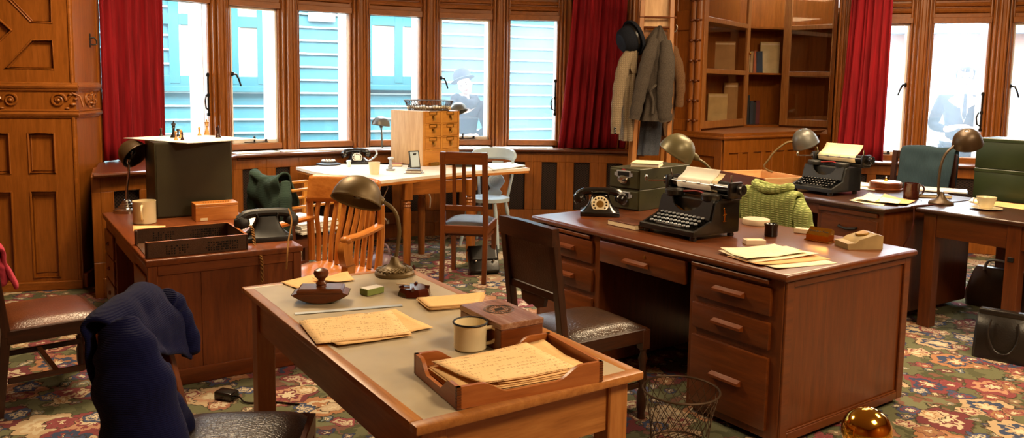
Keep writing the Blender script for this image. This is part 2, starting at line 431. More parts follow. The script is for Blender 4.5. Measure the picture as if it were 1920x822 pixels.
# ================================================================ the room
AC = Vector((2.816, 3.373, 0)); RW, RL, RD = 4.62, 4.33, 4.38      # bay: window line, ledge nose, dado face
ANG = [109.88, 101.55, 92.86, 83.54, 74.06, 64.4, 55.15, 45.78]
ZS, ZH, ZL = 1.025, 2.345, .945
def ap(a, R, z=0): return AC+Vector((R*math.cos(math.radians(a)), R*math.sin(math.radians(a)), z))
def frame(o, u, n, up=(0, 0, 1)):
    m = Matrix((Vector(u), Vector(up), Vector(n))).transposed().to_4x4(); m.translation = Vector(o); return m
def facet(a, b, inward):
    # x along a->b, y outward, z up
    x = (Vector(b)-Vector(a)); x.z = 0; L = x.length; x.normalize(); y = Vector((-x.y, x.x, 0))
    if y.dot(Vector(inward)-Vector(a)) > 0: y = -y
    m = Matrix((x, y, Vector((0, 0, 1)))).transposed().to_4x4(); m.translation = Vector((a[0], a[1], 0)); return m, L
# ---- floor, ceiling, plain walls behind the viewer
WLO = Vector((.6, 6.95, 0)); th = math.radians(17.5); WLU = Vector((-math.cos(th), math.sin(th), 0)); WLN = Vector((-math.sin(th), -math.cos(th), 0))
RO = Vector((8.15, 4.75, 0)); RU = Vector((.62, -.785, 0)).normalized(); RN = Vector((-RU.y*-1*-1, 0, 0))
RN = Vector((RU.y, -RU.x, 0)); RN = RN if RN.dot(-RO) > 0 else -RN            # towards the room
wl_end = WLO+WLU*3.3
arc = [ap(a, RW+.12) for a in range(112, 44, -4)]
rw_a, rw_b = RO-RU*.55, RO+RU*3.2
outline = [(-2.6, -2.6), (rw_b.x+.1, -2.6), (rw_b.x+.1, rw_b.y), (rw_a.x+.1, rw_a.y+.1), (9.0, 6.9), (6.4, 7.2)]+[(p.x, p.y) for p in reversed(arc)]+[(.7, 7.6), (WLO.x, WLO.y+.1), (wl_end.x, wl_end.y+.1), (-2.6, 8.0)]
b = MB(); b.prism(outline, .04, z0=-.04); struct(b.obj('floor', 'carpet', flat=True))
b = MB(); b.prism(outline, .08, z0=3.35); struct(b.obj('ceiling', 'ceil', flat=True))
b = MB(); b.bx(-2.75, -2.6, -2.6, 8.2, 0, 3.35, 0); struct(b.obj('wall_west', 'oakz'))
b = MB(); b.bx(-2.75, rw_b.x+.25, -2.75, -2.6, 0, 3.35, 0); struct(b.obj('wall_south', 'oakz'))
b = MB(); b.bx(rw_b.x, rw_b.x+.15, -2.6, rw_b.y, 0, 3.35, 0); struct(b.obj('wall_east', 'oakz'))
# ---- carved boolean slab
def carve(w, h, holes, depth, thick=.06, z0=0, u0=0):
    s = MB(); s.bx(u0, w, z0, h, -thick, 0, 0); c = MB()
    for p in holes: c.prism(p, .2, z0=-depth)
    def ob(bm):
        bmesh.ops.recalc_face_normals(bm, faces=bm.faces); me = bpy.data.meshes.new('t'); bm.to_mesh(me); bm.free(); o = bpy.data.objects.new('t', me); COL.objects.link(o); return o
    A, B = ob(s.bm), ob(c.bm); q = A.modifiers.new('b', 'BOOLEAN'); q.operation = 'DIFFERENCE'; q.object = B; q.solver = 'EXACT'
    dg = bpy.context.evaluated_depsgraph_get(); me = bpy.data.meshes.new_from_object(A.evaluated_get(dg)); bm = bmesh.new(); bm.from_mesh(me)
    for o in (A, B):
        d = o.data; bpy.data.objects.remove(o); bpy.data.meshes.remove(d)
    bpy.data.meshes.remove(me); return bm
def rect(u0, u1, z0, z1): return [(u0, z0), (u1, z0), (u1, z1), (u0, z1)]
# ---- left panelled wall
ML = frame(WLO, WLU, WLN)
lower = []
for k in range(9):
    u = .16+k*.305; lower += [rect(u, u+.178, .10, .77), rect(u, u+.178, .91, 1.215)]
upper = []
for k in range(3):
    o = k*1.03
    t1 = [(.14, 1.70), (.468, 1.70), (.28, 1.915), (.14, 1.915)]; hx = [(.41, 1.98), (.53, 2.10), (.75, 2.10), (.87, 1.98), (.75, 1.86), (.53, 1.86)]
    for p in (t1, [(1.28-x, y) for x, y in t1], [(x, 3.96-y) for x, y in t1], [(1.28-x, 3.96-y) for x, y in t1], hx): upper.append([(x+o, y) for x, y in p])
b = MB(); b.bm.free(); b.bm = carve(3.3, 3.35, lower+upper, .03)
bmesh.ops.transform(b.bm, matrix=ML, verts=b.bm.verts)
for p in lower+upper:                                   # bead round every panel
    c = Vector((sum(x for x, y in p)/len(p), sum(y for x, y in p)/len(p)))
    q = [(x+(c.x-x)*.0, y) for x, y in p]
    b.tube([ML @ Vector((x, y, .001)) for x, y in q], .008, 6, True)
    b.tube([ML @ Vector((x+(c.x-x)*.14, y+(c.y-y)*.1, -.03)) for x, y in q], .007, 6, True)
wl = struct(b.obj('wall_left', 'oakz'))
b = MB()                                                 # mouldings of the frieze, corner bead, skirting
def rail(bb, m, L, z, prof, u0=0):
    for zz, r in prof: bb.tube([m @ Vector((u0, z+zz, r*.2)), m @ Vector((L, z+zz, r*.2))], r, 8)
rail(b, ML, 3.3, 1.57, [(.0, .022), (-.025, .012), (.02, .012)], -.02); rail(b, ML, 3.3, 1.36, [(0, .018), (-.02, .01), (.025, .01)], -.02)
b.tube([ML @ Vector((.022, 0, .0)), ML @ Vector((.022, 1.34, .0))], .014, 8); b.tube([ML @ Vector((.022, 1.59, .0)), ML @ Vector((.022, 3.3, .0))], .014, 8)
b.bx(0, 3.3, 0, .07, 0, .03, .006, ML)
b.obj('moulding', 'oakx', wl)
def scroll(bb, m, c, s, flip=1):
    pts = []
    for i in range(26):
        t = i/25; a = t*3.6*PI; r = .055*(1-t*.8)
        pts.append(m @ Vector((c[0]+flip*r*math.cos(a)*s, c[1]+r*math.sin(a)*s, .006)))
    bb.tube(pts, [.011-.005*i/25 for i in range(26)], 6); bb.ball(m @ Vector((c[0], c[1], .008)), .016*s, n=8)
    for dx, dy, r in ((.085, .045, .014), (.1, -.03, .017), (.06, -.06, .012), (.12, .01, .012)):
        bb.ball(m @ Vector((c[0]+flip*dx*s, c[1]+dy*s, .004)), r, (1.4, 1, .8), 8)
    bb.tube([m @ Vector((c[0]+flip*.055*s, c[1], .004)), m @ Vector((c[0]+flip*.10*s, c[1]+.055, .006)), m @ Vector((c[0]+flip*.15*s, c[1]+.03, .004)), m @ Vector((c[0]+flip*.17*s, c[1]-.05, .003))], .009, 6)
b = MB()
for k in range(10): scroll(b, ML, (.12+k*.32, 1.465), 1, 1 if k % 2 else -1)
b.obj('carved_frieze', 'oakx', wl)
# reveal at the end of that wall
rv_b = atd(191, 300, 6.62); rv_b.z = 0
rvu = (rv_b-WLO).normalized(); rvn = Vector((rvu.y, -rvu.x, 0)); MR = frame(WLO, rvu, rvn); RVL = (rv_b-WLO).length
b = MB(); b.bx(0, RVL, 0, 3.35, -.05, 0, 0, MR)
rail(b, MR, RVL+.01, 1.57, [(0, .022), (-.025, .012), (.02, .012)]); rail(b, MR, RVL+.01, 1.36, [(0, .018), (-.02, .01), (.025, .01)])
for u in (RVL-.02,): b.tube([MR @ Vector((u, 0, 0)), MR @ Vector((u, 3.3, 0))], .012, 8)
b.bx(0, RVL, 0, .12, 0, .03, .006, MR)
rv = struct(b.obj('wall_return', 'oakz'))
b = MB(); scroll(b, MR, (RVL*.45, 1.465), 1, 1); scroll(b, MR, (RVL*.75, 1.465), .8, -1); b.obj('carved_frieze', 'oakx', rv)
hk = atp(168, 76, WLO, rvn); t = thing('coat_hook', 'small dark iron coat hook on the panelled post left of the red curtain', 'hook', hk)
t.rotation_euler = (0, 0, math.atan2(rvu.y, rvu.x)); b = MB(); b.box((0, -.004, 0), (.022, .006, .11), .002); b.obj('back_plate', 'iron', t)
b = MB(); b.tube([(0, -.006, .02), (.01, -.03, .025), (.02, -.045, .0), (.01, -.05, -.03), (0, -.03, -.035), (0, -.006, -.03)], .006, 8); b.obj('hook_arm', 'iron', t)
b = MB(); b.bx(rv_b.x-.05, rv_b.x+.02, rv_b.y, 8.1, 0, 3.35, 0); struct(b.obj('wall_bay_end', 'oakz'))
M['stonejamb'] = plain('stone_jamb', '#b8b4aa', .8)
# ---- window facets
CAS = {2: 'L', 5: 'L'}                       # windows with an opening casement (pale frame)
def mullion(name, p, rad, zb=ZL, zt=3.35):
    y = Vector((rad.x, rad.y, 0)).normalized(); x = Vector((y.y, -y.x, 0)); m = Matrix((x, y, Vector((0, 0, 1)))).transposed().to_4x4(); m.translation = Vector((p.x, p.y, 0)); b = MB()
    b.bx(-.045, .045, -.075, .1, zb, zt, .006, m); b.bx(-.085, .085, -.04, .1, zb, zt, .004, m); b.bx(-.115, .115, .0, .1, zb, zt, .004, m)
    for xx, yy, r in ((-.028, -.08, .014), (.028, -.08, .014), (-.065, -.043, .014), (.065, -.043, .014), (-.1, -.005, .012), (.1, -.005, .012)): b.tube([m @ Vector((xx, yy, zb)), m @ Vector((xx, yy, zt))], r, 8)
    o = struct(b.obj(name, 'oakz')); return o
def window(n, A, B, inward, cas=None, foggy=False, rod=False, zs=ZS, zh=ZH):
    m, L = facet(A, B, inward); e = .112
    b = MB()
    for z in (zs-.03, zh+.03): b.bx(e-.02, L-e+.02, -.03, .09, z-.03, z+.03, .004, m)
    b.bx(e-.03, e, -.0, .09, zs, zh, .003, m); b.bx(L-e, L-e+.03, 0, .09, zs, zh, .003, m)
    # moulded head above the opening
    b.bx(e-.06, L-e+.06, .02, .1, zh, 3.35, 0, m)
    for z, r in ((zh+.075, .02), (zh+.13, .028), (zh+.19, .022), (zh+.25, .018), (zh+.42, .02)): b.tube([m @ Vector((e-.05, .015, z)), m @ Vector((L-e+.05, .015, z))], r, 8)
    b.bx(e-.06, L-e+.06, -.005, .03, zh+.05, zh+.1, .003, m)
    b.bx(0, L, .03, .1, -.1, zs-.05, 0, m)
    w = struct(b.obj('window_%d' % n, 'oakx'))
    x0, x1, z0, z1 = e, L-e, zs, zh
    if cas:
        b = MB(); s = .022
        b.bx(x0, x0+s, .02, .055, z0, z1, .002, m); b.bx(x1-s, x1, .02, .055, z0, z1, .002, m); b.bx(x0, x1, .02, .055, z0, z0+s*1.6, .002, m); b.bx(x0, x1, .02, .055, z1-s, z1, .002, m)
        b.obj('casement_frame', 'white', w); hx = x0+.012 if cas == 'L' else x1-.012; sg = 1 if cas == 'L' else -1
        b = MB(); zc = 1.70; b.ball(m @ Vector((hx, .0, zc)), .022, (1, .6, 1), 8); b.tube([m @ Vector((hx, .005, zc)), m @ Vector((hx+sg*.03, -.02, zc-.005)), m @ Vector((hx+sg*.05, -.03, zc-.05)), m @ Vector((hx+sg*.07, -.03, zc-.115))], [.012, .011, .009, .008], 8); b.obj('fastener_handle', 'iron', w)
        b = MB(); b.box((L/2, .0, z0+.012), (.24, .012, .008), .002, m); b.tube([m @ Vector((L/2-.02, 0, z0+.01)), m @ Vector((L/2-.02, 0, z0+.055))], .008, 6); b.ball(m @ Vector((L/2-.02, 0, z0+.06)), .012, n=8); b.ball(m @ Vector((L/2+.1, 0, z0+.03)), .014, n=8); b.obj('casement_stay', 'iron', w)
        x0 += s; x1 -= s
    if rod:
        b = MB(); xr = L-e-.012; b.tube([m @ Vector((xr, -.01, zs+.28)), m @ Vector((xr, -.01, zs+.68))], .009, 8)
        for z in (zs+.29, zs+.47, zs+.66): b.box((xr, -.005, z), (.03, .02, .03), .003, m)
        b.tube([m @ Vector((xr, -.015, zs+.33)), m @ Vector((xr-.04, -.04, zs+.35)), m @ Vector((xr-.05, -.045, zs+.42)), m @ Vector((xr-.03, -.03, zs+.47))], .008, 6); b.obj('espagnolette', 'iron', w)
    b = MB(); b.bx(x0, x1, .036, .042, z0, z1, 0, m); b.obj('window_glass', 'glassfog' if foggy else 'glass', w)
    b = MB(); b.bx(L-e-.0, L-e+.2, .1, .36, zs-.2, zh+.2, .004, m); b.bx(e-.2, e, .1, .36, zs-.2, zh+.2, .004, m); b.bx(e, L-e, .1, .36, zs-.2, zs-.02, .004, m); b.obj('stone_jamb', 'stonejamb', w)
    return w
for i in range(6):
    window(i+1, ap(ANG[i], RW), ap(ANG[i+1], RW), AC, CAS.get(i+1), i in (4, 5), i in (0, 5))
for i, a in enumerate(ANG): mullion('trim_%d' % (i+1), ap(a, RW), ap(a, 1)-AC)
m, L = facet(ap(ANG[6], RW), ap(ANG[7], RW), AC); b = MB(); b.bx(0, L, 0, .1, 0, 3.35, 0, m); struct(b.obj('wall_bay_pier', 'oakz'))
# ---- ledge and dado of the bay
P0, P1 = Vector((.70, 6.55, 0)), Vector((1.06, 6.6, 0))
inn = [ap(a, RL) for a in [44, 47]+list(range(50, 101, 3))+[101.5]]
led = [(p.x, p.y) for p in inn]+[(1.75, 7.35), (P1.x, P1.y-.04), (P0.x-.05, P0.y-.06), (rv_b.x-.02, rv_b.y)]+[(p.x, p.y) for p in [ap(a, RW+.03) for a in [112]+list(range(110, 43, -3))]]
b = MB(); b.prism(led, .03, z0=ZL-.03)
path = [Vector((x, y, ZL-.016)) for x, y in led[:len(inn)+3]]; b.tube(path, .017, 8)
path2 = [p+Vector((0, 0, -.03)) for p in path]; b.tube([ap(a, RD-.01, ZL-.045) for a in range(44, 102, 3)], .014, 8)
struct(b.obj('trim_ledge', 'mahx'))
fac = [(Vector((rv_b.x+.0, rv_b.y+.02, 0)), P0, 1), (P0, P1, 1), (P1, ap(101.5, RD), 2)]
for i in range(1, 7):
    mid = (ANG[i]+ANG[i+1])/2; fac += [(ap(ANG[i], RD), ap(mid, RD), 1), (ap(mid, RD), ap(ANG[i+1], RD), 1)]
b = MB(); g = MB()
for A, B, nn in fac:
    m, L = facet(A, B, AC); st = .085
    b.bx(0, L, 0, .06, .80, ZL-.03, .003, m); b.bx(0, L, 0, .06, 0, .27, .003, m); b.bx(0, L, -.018, .01, 0, .15, .006, m)
    for k in range(nn):
        x0, x1 = L*k/nn, L*(k+1)/nn
        b.bx(x0, x0+st, .0, .06, .27, .80, .004, m); b.bx(x1-st, x1, 0, .06, .27, .80, .004, m)
        g.bx(x0+st, x1-st, .03, .045, .27, .80, 0, m)
        q = [(x0+st, .27), (x1-st, .27), (x1-st, .80), (x0+st, .80)]; b.tube([m @ Vector((x, .006, z)) for x, z in q], .009, 6, True)
db = struct(b.obj('wall_bay_dado', 'oakz')); g.obj('radiator_grille', 'grille', db)
# ---- right-hand window wall
def rp(t, off=0, z=0): return RO+RU*t+RN*off+Vector((0, 0, z))
TB = [-.62, .075, .80, 1.53, 2.26, 2.99]
for i in range(5):
    window(7+i, rp(TB[i]), rp(TB[i+1]), EYE, 'R' if i == 0 else ('L' if i == 2 else None), i in (0, 1), i == 1, .955, 2.335)
for i, tt in enumerate(TB): mullion('trim_%d' % (20+i), rp(tt), -RN, .9)
b = MB(); m, L = facet(rp(-.75), rp(3.2), EYE)
b.bx(0, L, -.3, .02, .87, .9, .01, m); b.tube([m @ Vector((0, -.3, .885)), m @ Vector((L, -.3, .885))], .017, 8); struct(b.obj('trim_ledge_right', 'mahx'))
b = MB(); g = MB()
b.bx(0, L, -.25, -.2, .76, .87, .003, m); b.bx(0, L, -.25, -.2, 0, .27, .003, m); b.bx(0, L, -.27, -.24, 0, .15, .005, m); b.bx(0, L, -.18, 0, 0, .87, 0, m)
k = 0
while k*.36 < L-.3:
    x = k*.36; b.bx(x, x+.09, -.25, -.2, .27, .76, .004, m); g.bx(x+.09, x+.36, -.215, -.2, .27, .76, 0, m); k += 1
dr = struct(b.obj('wall_right_dado', 'oakz')); g.obj('radiator_grille', 'grille', dr)
# ---- red curtains
def curtain(name, label, A, B, z0, z1, folds, amp, spread=(0, 0), seed=0, sway=0):
    A, B = Vector(A), Vector(B); x = (B-A); x.z = 0; L = x.length; x.normalize(); n = Vector((x.y, -x.x, 0)); rnd = random.Random(seed); ph = [rnd.uniform(-.5, .5) for _ in range(60)]
    def f(u, v):
        z = z0+(z1-z0)*v; k = (1-v)**1.6
        s = u*L-spread[0]*k*(1-u)+spread[1]*k*u
        w = math.sin(u*folds*2*PI+.6*math.sin(u*9+seed)+.25*v)*amp*(.75+.35*math.sin(u*17+seed*2))+.25*amp*math.sin(u*folds*4.3*PI+2*v)
        return A+x*(s+sway*k)+n*(w*(.8+.3*k))+Vector((0, 0, z+.006*math.sin(u*folds*2*PI)*(1-v)))
    b = MB(); b.grid(f, folds*14, 14); o = b.obj(name, 'velvet', solid=.008, ang=60, off=0); return tag(o, label, 'curtain', 'red velvet curtains')
c0 = atd(193, 300, 6.6); c1 = atd(313, 300, 7.12); c0.z = c1.z = 0
curtain('curtain', 'red velvet curtain hanging beside the carved panelling, behind the chess board', c0, c1, ZL+.01, 3.3, 6, .04, seed=1)
c0 = atd(1076, 100, 8.72); c1 = atd(1196, 100, 8.95); c0.z = c1.z = 0
curtain('curtain', 'full red velvet curtain hanging between the bay windows and the coats', c0, c1, ZL+.012, 3.3, 8, .038, (.16, -.08), 3)
c0 = atd(1594, 100, 8.35); c1 = atd(1668, 100, 7.95); c0.z = c1.z = 0
curtain('curtain', 'red velvet curtain between the open bookcase doors and the right window', c0, c1, .93, 3.3, 5, .045, (.04, .06), 5, -.06)
c0 = rp(1.56, .16); c1 = rp(2.0, .16)
curtain('curtain', 'sliver of red velvet curtain at the right edge of the photo, above the green boxes', c0, c1, .91, 3.3, 5, .04, seed=8)
# ---- hall corner: wall behind the bookcase
b = MB(); pa = ap(45.78, RW); b.prism([(pa.x, pa.y), (6.75, 6.8), (6.75, 7.0), (pa.x, pa.y+.25)], 3.35); struct(b.obj('wall_corner', 'oakz'))
# ================================================================ outside
b = MB(); b.prism([(-6, 6), (-6, 30), (40, 30), (40, -6), (10.6, -6), (10.6, 2.2), (8.9, 5.3), (8.9, 7.2), (6.6, 7.6), (4.6, 8.4), (2.4, 8.5), (.5, 8.2)], .05, z0=-.12); M['pave'] = plain('pale_paving', '#8f8d86', .9)
struct(b.obj('ground_outside', 'pave', flat=True))
M['tealboard'] = plain('teal_weatherboard', '#154b54', .6, 0, .3, .05); M['tealframe'] = plain('teal_frame_paint', '#11474d', .5, 0, .3, .05); M['boardhighlight'] = plain('board_highlight_paint', '#7f9496', .6); M['roomcream'] = plain('cream_blind', '#7c7765', .7)
BO = c2w((-2.6, 11.0, 0)); BU = Vector((math.cos(math.radians(-6.5)), math.sin(math.radians(-6.5)), 0)); BN = Vector((BU.y, -BU.x, 0)); MBD = frame(BO, BU, BN)
bt = thing('teal_building', 'teal weatherboarded building seen through the bay windows', 'building', BO)
bt.rotation_euler = (0, 0, math.atan2(BU.y, BU.x))
b = MB(); e = MB(); z = -.1
while z < 3.0:
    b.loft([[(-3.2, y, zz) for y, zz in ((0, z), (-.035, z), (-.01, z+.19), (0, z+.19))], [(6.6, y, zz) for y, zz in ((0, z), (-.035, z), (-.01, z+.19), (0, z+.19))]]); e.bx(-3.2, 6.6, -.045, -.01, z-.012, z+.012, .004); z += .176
b.bx(-3.2, 6.6, .0, .1, -.1, 3.08, 0); b.obj('weatherboard_wall', 'tealboard', bt); e.obj('board_highlights', 'boardhighlight', bt, label='pale strips painted as highlights along the boards')  # pale strips colour in the highlights along the board edges
def bpx(x, y): q = MBD.inverted() @ atp(x, y, BO, BN); return q.x, q.y
def bwin(px0, px1, nx):
    x0, _ = bpx(px0, 95); x1, _ = bpx(px1, 95); xm = (px0+px1)/2; _, zb = bpx(xm, 143); _, zt = bpx(xm, 50); zu0 = zt+.14; zu1 = min(zu0+.6, 2.85)
    f = MB(); f.bx(x0-.14, x1+.14, -.07, -.0, zb-.14, zb, .005); f.bx(x0-.14, x1+.14, -.07, 0, zt, zu0, .005); f.bx(x0-.14, x1+.14, -.07, 0, zu1, zu1+.14, .005)
    f.bx(x0-.2, x1+.2, -.12, 0, zb-.2, zb-.13, .005); w = (x1-x0)/nx
    for k in range(nx+1): f.bx(x0+k*w-.06, x0+k*w+.06, -.075, 0, zb-.1, zu1+.1, .005)
    fr = f.obj('window_frame', 'tealframe', bt)
    for k in range(nx):
        for za, zc in ((zb, zt), (zu0, zu1)):
            q = MB(); q.bx(x0+k*w+.06, x0+(k+1)*w-.06, -.05, -.03, za, zc, 0); q.obj('blind', 'roomcream', fr)
            q = MB(); q.bx(x0+k*w+.05, x0+k*w+.085, -.055, -.03, za, zc, 0); q.obj('glazing_bar', 'white', fr)
bwin(326, 490, 3); bwin(688, 800, 2)
lx, lz = bpx(601, 27); t = thing('bulkhead_lamp', 'white oval bulkhead lamp on the teal weatherboards', 'lamp', MBD @ Vector((lx, lz, .085))); t.rotation_euler = bt.rotation_euler
b = MB(); b.ball((0, -.02, 0), .16, (1, .4, .5)); b.obj('lamp_bowl', 'white', t); b = MB(); b.box((0, .02, 0), (.36, .05, .2), .01); b.obj('backplate', 'white', t)
b = MB(); b.loft([[(-3.4, -.25, 3.06), (-3.4, 4.2, 3.06), (-3.4, 4.2, 3.3), (-3.4, -.25, 3.12)], [(6.8, -.25, 3.06), (6.8, 4.2, 3.06), (6.8, 4.2, 3.3), (6.8, -.25, 3.12)]]); b.obj('roof', 'iron', bt)
# brick house beyond the right window
M['brickfar'] = plain('pale_brick', '#7d5a4d', .9); M['slate'] = plain('grey_slate', '#5f6b78', .7); M['render'] = plain('white_render', '#b9bcc0', .8)
b = MB(); tq = [rp(-.1, -.5), rp(2.2, -.5), rp(2.2, -2.2), rp(-.1, -2.2)]; b.prism([(q_.x, q_.y) for q_ in tq], .05, z0=-.07); struct(b.obj('ground_terrace', 'pave', flat=True))
hp = RO+RU*.4-RN*7.5; t = thing('brick_house', 'pale brick house with slate roof beyond the right window', 'building', (hp.x, hp.y, 0)); t.rotation_euler = (0, 0, math.atan2(RU.y, RU.x))
b = MB(); b.bx(-4.5, 5, 0, 3, -.1, 1.9, 0); b.obj('wall', 'render', t); b = MB(); b.bx(-4.5, 5, -.02, 0, 1.9, 2.75, 0); b.bx(-4.5, 5, 0, 3, 1.9, 2.75, 0); b.obj('brick_band', 'brickfar', t)
b = MB(); b.loft([[(-4.8, -.4, 2.7), (-4.8, 3.4, 2.7), (-4.8, 1.5, 3.5)], [(5.3, -.4, 2.7), (5.3, 3.4, 2.7), (5.3, 1.5, 3.5)]]); b.obj('roof', 'slate', t)
for x in (-2.6, -.4, 1.8): b = MB(); b.bx(x, x+.8, -.06, -.0, .8, 1.7, .01); b.obj('window', 'slate', t)
# ================================================================ desks and tables
def slab(b, x0, x1, y0, y1, z0, z1, r=.012): b.bx(x0, x1, y0, y1, z0, z1, r, seg=3)
def handle_bar(name, parent, x, z, y, L=.175, mat='redx'):
    b = MB(); b.loft([[(x-L/2, y, z-.014), (x-L/2, y-.03, z-.006), (x-L/2, y-.03, z+.006), (x-L/2, y, z+.016)], [(x+L/2, y, z-.014), (x+L/2, y-.03, z-.006), (x+L/2, y-.03, z+.006), (x+L/2, y, z+.016)]])
    return b.obj(name, mat, parent)
# ---- foreground desk with inset top
D1 = c2w((-.232, 1.945, 0)); D1H = .765; D1L, D1W = .776, 1.643
t = thing('writing_desk', 'oak desk with inset beige top in the foreground, carrying the letter tray and blotter', 'desk', D1); d1 = t
b = MB(); e = .042
b.bx(0, D1L, 0, e, D1H-.026, D1H, .006, seg=2); b.bx(0, D1L, D1W-e, D1W, D1H-.026, D1H, .006, seg=2); b.bx(0, e, e, D1W-e, D1H-.026, D1H, .006, seg=2); b.bx(D1L-e, D1L, e, D1W-e, D1H-.026, D1H, .006, seg=2)
b.obj('top_border', 'piney', t)
b = MB(); b.bx(e-.002, D1L-e+.002, e-.002, D1W-e+.002, D1H-.024, D1H-.002, 0); b.obj('writing_surface', 'topbeige', t, label='beige leathercloth writing surface')
b = MB(); o = .045
b.bx(o, D1L-o, o, o+.022, D1H-.18, D1H-.026, .002); b.bx(o, D1L-o, D1W-o-.022, D1W-o, D1H-.18, D1H-.026, .002); parts(b, 'apron', 'pinex', t)
b = MB(); b.bx(o, o+.022, o, D1W-o, D1H-.18, D1H-.026, .002); b.bx(D1L-o-.022, D1L-o, o, D1W-o, D1H-.18, D1H-.026, .002); parts(b, 'side_apron', 'piney', t)
for x in (o-.012, D1L-o-.063):
    for y in (o-.012, D1W-o-.063): b = MB(); b.bx(x, x+.075, y, y+.075, 0, D1H-.026, .004); b.obj('leg', 'pinez', t)
# ---- big pedestal desk
D2 = c2w((.122, 4.98, 0)); D2H = .82; D2L, D2W = 1.89, 1.0965; D2R = -1.5415
E2 = Vector((math.cos(D2R), math.sin(D2R), 0)); G2 = Vector((-E2.y, E2.x, 0))
def d2p(x, y, z=D2H): return D2+E2*x+G2*y+Vector((0, 0, z))
t = thing('pedestal_desk', 'large dark mahogany pedestal desk carrying the black telephone and paper-loaded typewriter', 'desk', D2, D2R); d2 = t
b = MB(); slab(b, 0, D2L, 0, D2W, D2H-.036, D2H, .015); b.obj('desk_top', 'mahx', t)
b = MB()
for x0, x1 in ((.05, .63), (1.31, 1.86)):
    b.bx(x0, x1, .03, D2W-.035, .03, D2H-.036, .004)
    for xx in (x0+.02, x1-.08):
        for yy in (.06, D2W-.12): b.bx(xx, xx+.06, yy, yy+.06, 0, .03, .003)
b.bx(.63, 1.31, D2W-.12, D2W-.09, .12, D2H-.036, .002); b.bx(.6, 1.34, .04, D2W-.1, D2H-.06, D2H-.036, 0)
b.obj('carcass', 'mahz', t)
b = MB(); X = 1.86
b.bx(X, X+.012, .032, .086, .03, .782, .003); b.bx(X, X+.012, 1.006, D2W-.037, .03, .782, .003); b.bx(X, X+.012, .086, 1.006, .752, .782, .003); b.bx(X, X+.012, .086, 1.006, .03, .071, .003)
b.bx(X, X+.009, .086, 1.006, .071, .080, .003); parts(b, 'side_panel_frame', 'mahy', t)
b = MB(); X = .05; b.bx(X-.012, X, .032, .086, .03, .782, .003); b.bx(X-.012, X, 1.006, D2W-.037, .03, .782, .003); b.bx(X-.012, X, .086, 1.006, .7, .782, .003); b.bx(X-.012, X, .086, 1.006, .03, .1, .003); parts(b, 'side_panel_frame', 'mahy', t)
for x0, x1, z0, z1 in ((.095, .575, .616, .748), (.095, .578, .447, .58), (.095, .58, .07, .412), (1.343, 1.8, .61, .74), (1.343, 1.8, .452, .578), (1.343, 1.8, .07, .415)):
    b = MB(); b.bx(x0, x1, .012, .04, z0, z1, .006, seg=2); d = b.obj('drawer', 'mahx', t); zz = (z0+z1)/2-.0 if z1-z0 < .2 else .25; handle_bar('handle', d, (x0+x1)/2, zz, .013)
b = MB(); b.bx(.64, 1.285, .014, .04, .645, .766, .006, seg=2); d = b.obj('drawer', 'mahx', t); handle_bar('handle', d, .94, .688, .015); b = MB(); b.lathe([(0, 0), (.009, 0), (.009, .003), (.004, .004), (0, .003)], 12, T(1.0, .0145, .735) @ rotm('X', 90)); b.obj('keyhole', 'agedbrass', d)
for x0, x1 in ((.08, .56), (1.33, 1.79)): b = MB(); b.bx(x0, x1, .006, .05, .757, .778, .004); b.obj('writing_slide', 'mahx', t)
# ---- left desk
D3 = Vector((.667, 4.416, 0)); D3H = .70; D3L, D3W = .83, 1.78
t = thing('pedestal_desk', 'reddish oak desk at the left carrying the tall dark box and chess set', 'desk', D3); d3 = t
b = MB(); slab(b, 0, D3L, 0, D3W, D3H-.035, D3H, .006); b.obj('desk_top', 'redy', t)
b = MB(); f = .012
for y0, y1 in ((.02, .52), (1.3, D3W-.02)): b.bx(.02, D3L-.02, y0, y1, .0, D3H-.035, .003)
b.bx(.4, .42, .5, 1.32, .1, D3H-.035, 0); b.bx(.02, .045, .5, 1.32, D3H-.13, D3H-.035, .002); b.bx(D3L-.045, D3L-.02, .5, 1.32, D3H-.13, D3H-.035, .002); b.obj('carcass', 'redz', t)
b = MB(); b.bx(.008, .056, .004, .03, 0, D3H-.035, .003); b.bx(D3L-.056, D3L-.008, .004, .03, 0, D3H-.035, .003); parts(b, 'stile', 'redz', t)
b = MB(); b.bx(.056, D3L-.056, .006, .03, .612, D3H-.035, .003); b.bx(.056, D3L-.056, .006, .03, 0, .088, .004); parts(b, 'rail', 'redx', t)
b = MB(); b.bx(.056, .272, .016, .024, .08, .62, .001); b.bx(.274, D3L-.05, .016, .024, .08, .62, .001); b.obj('end_panel', 'redz', t)
for k in range(3):
    for xs, hx in ((D3L-.022, D3L), (.0, .022)):
        for y0 in (.06, 1.34): b = MB(); b.bx(xs-.0 if xs > .1 else .006, hx-.006 if xs > .1 else .022, y0, y0+.4, .1+k*.17, .255+k*.17, .004); d = b.obj('drawer', 'redy', t); b = MB(); xx = D3L-.003 if xs > .1 else .003; b.ball((xx, y0+.2, .18+k*.17), .014, n=8); b.obj('knob', 'redx', d)
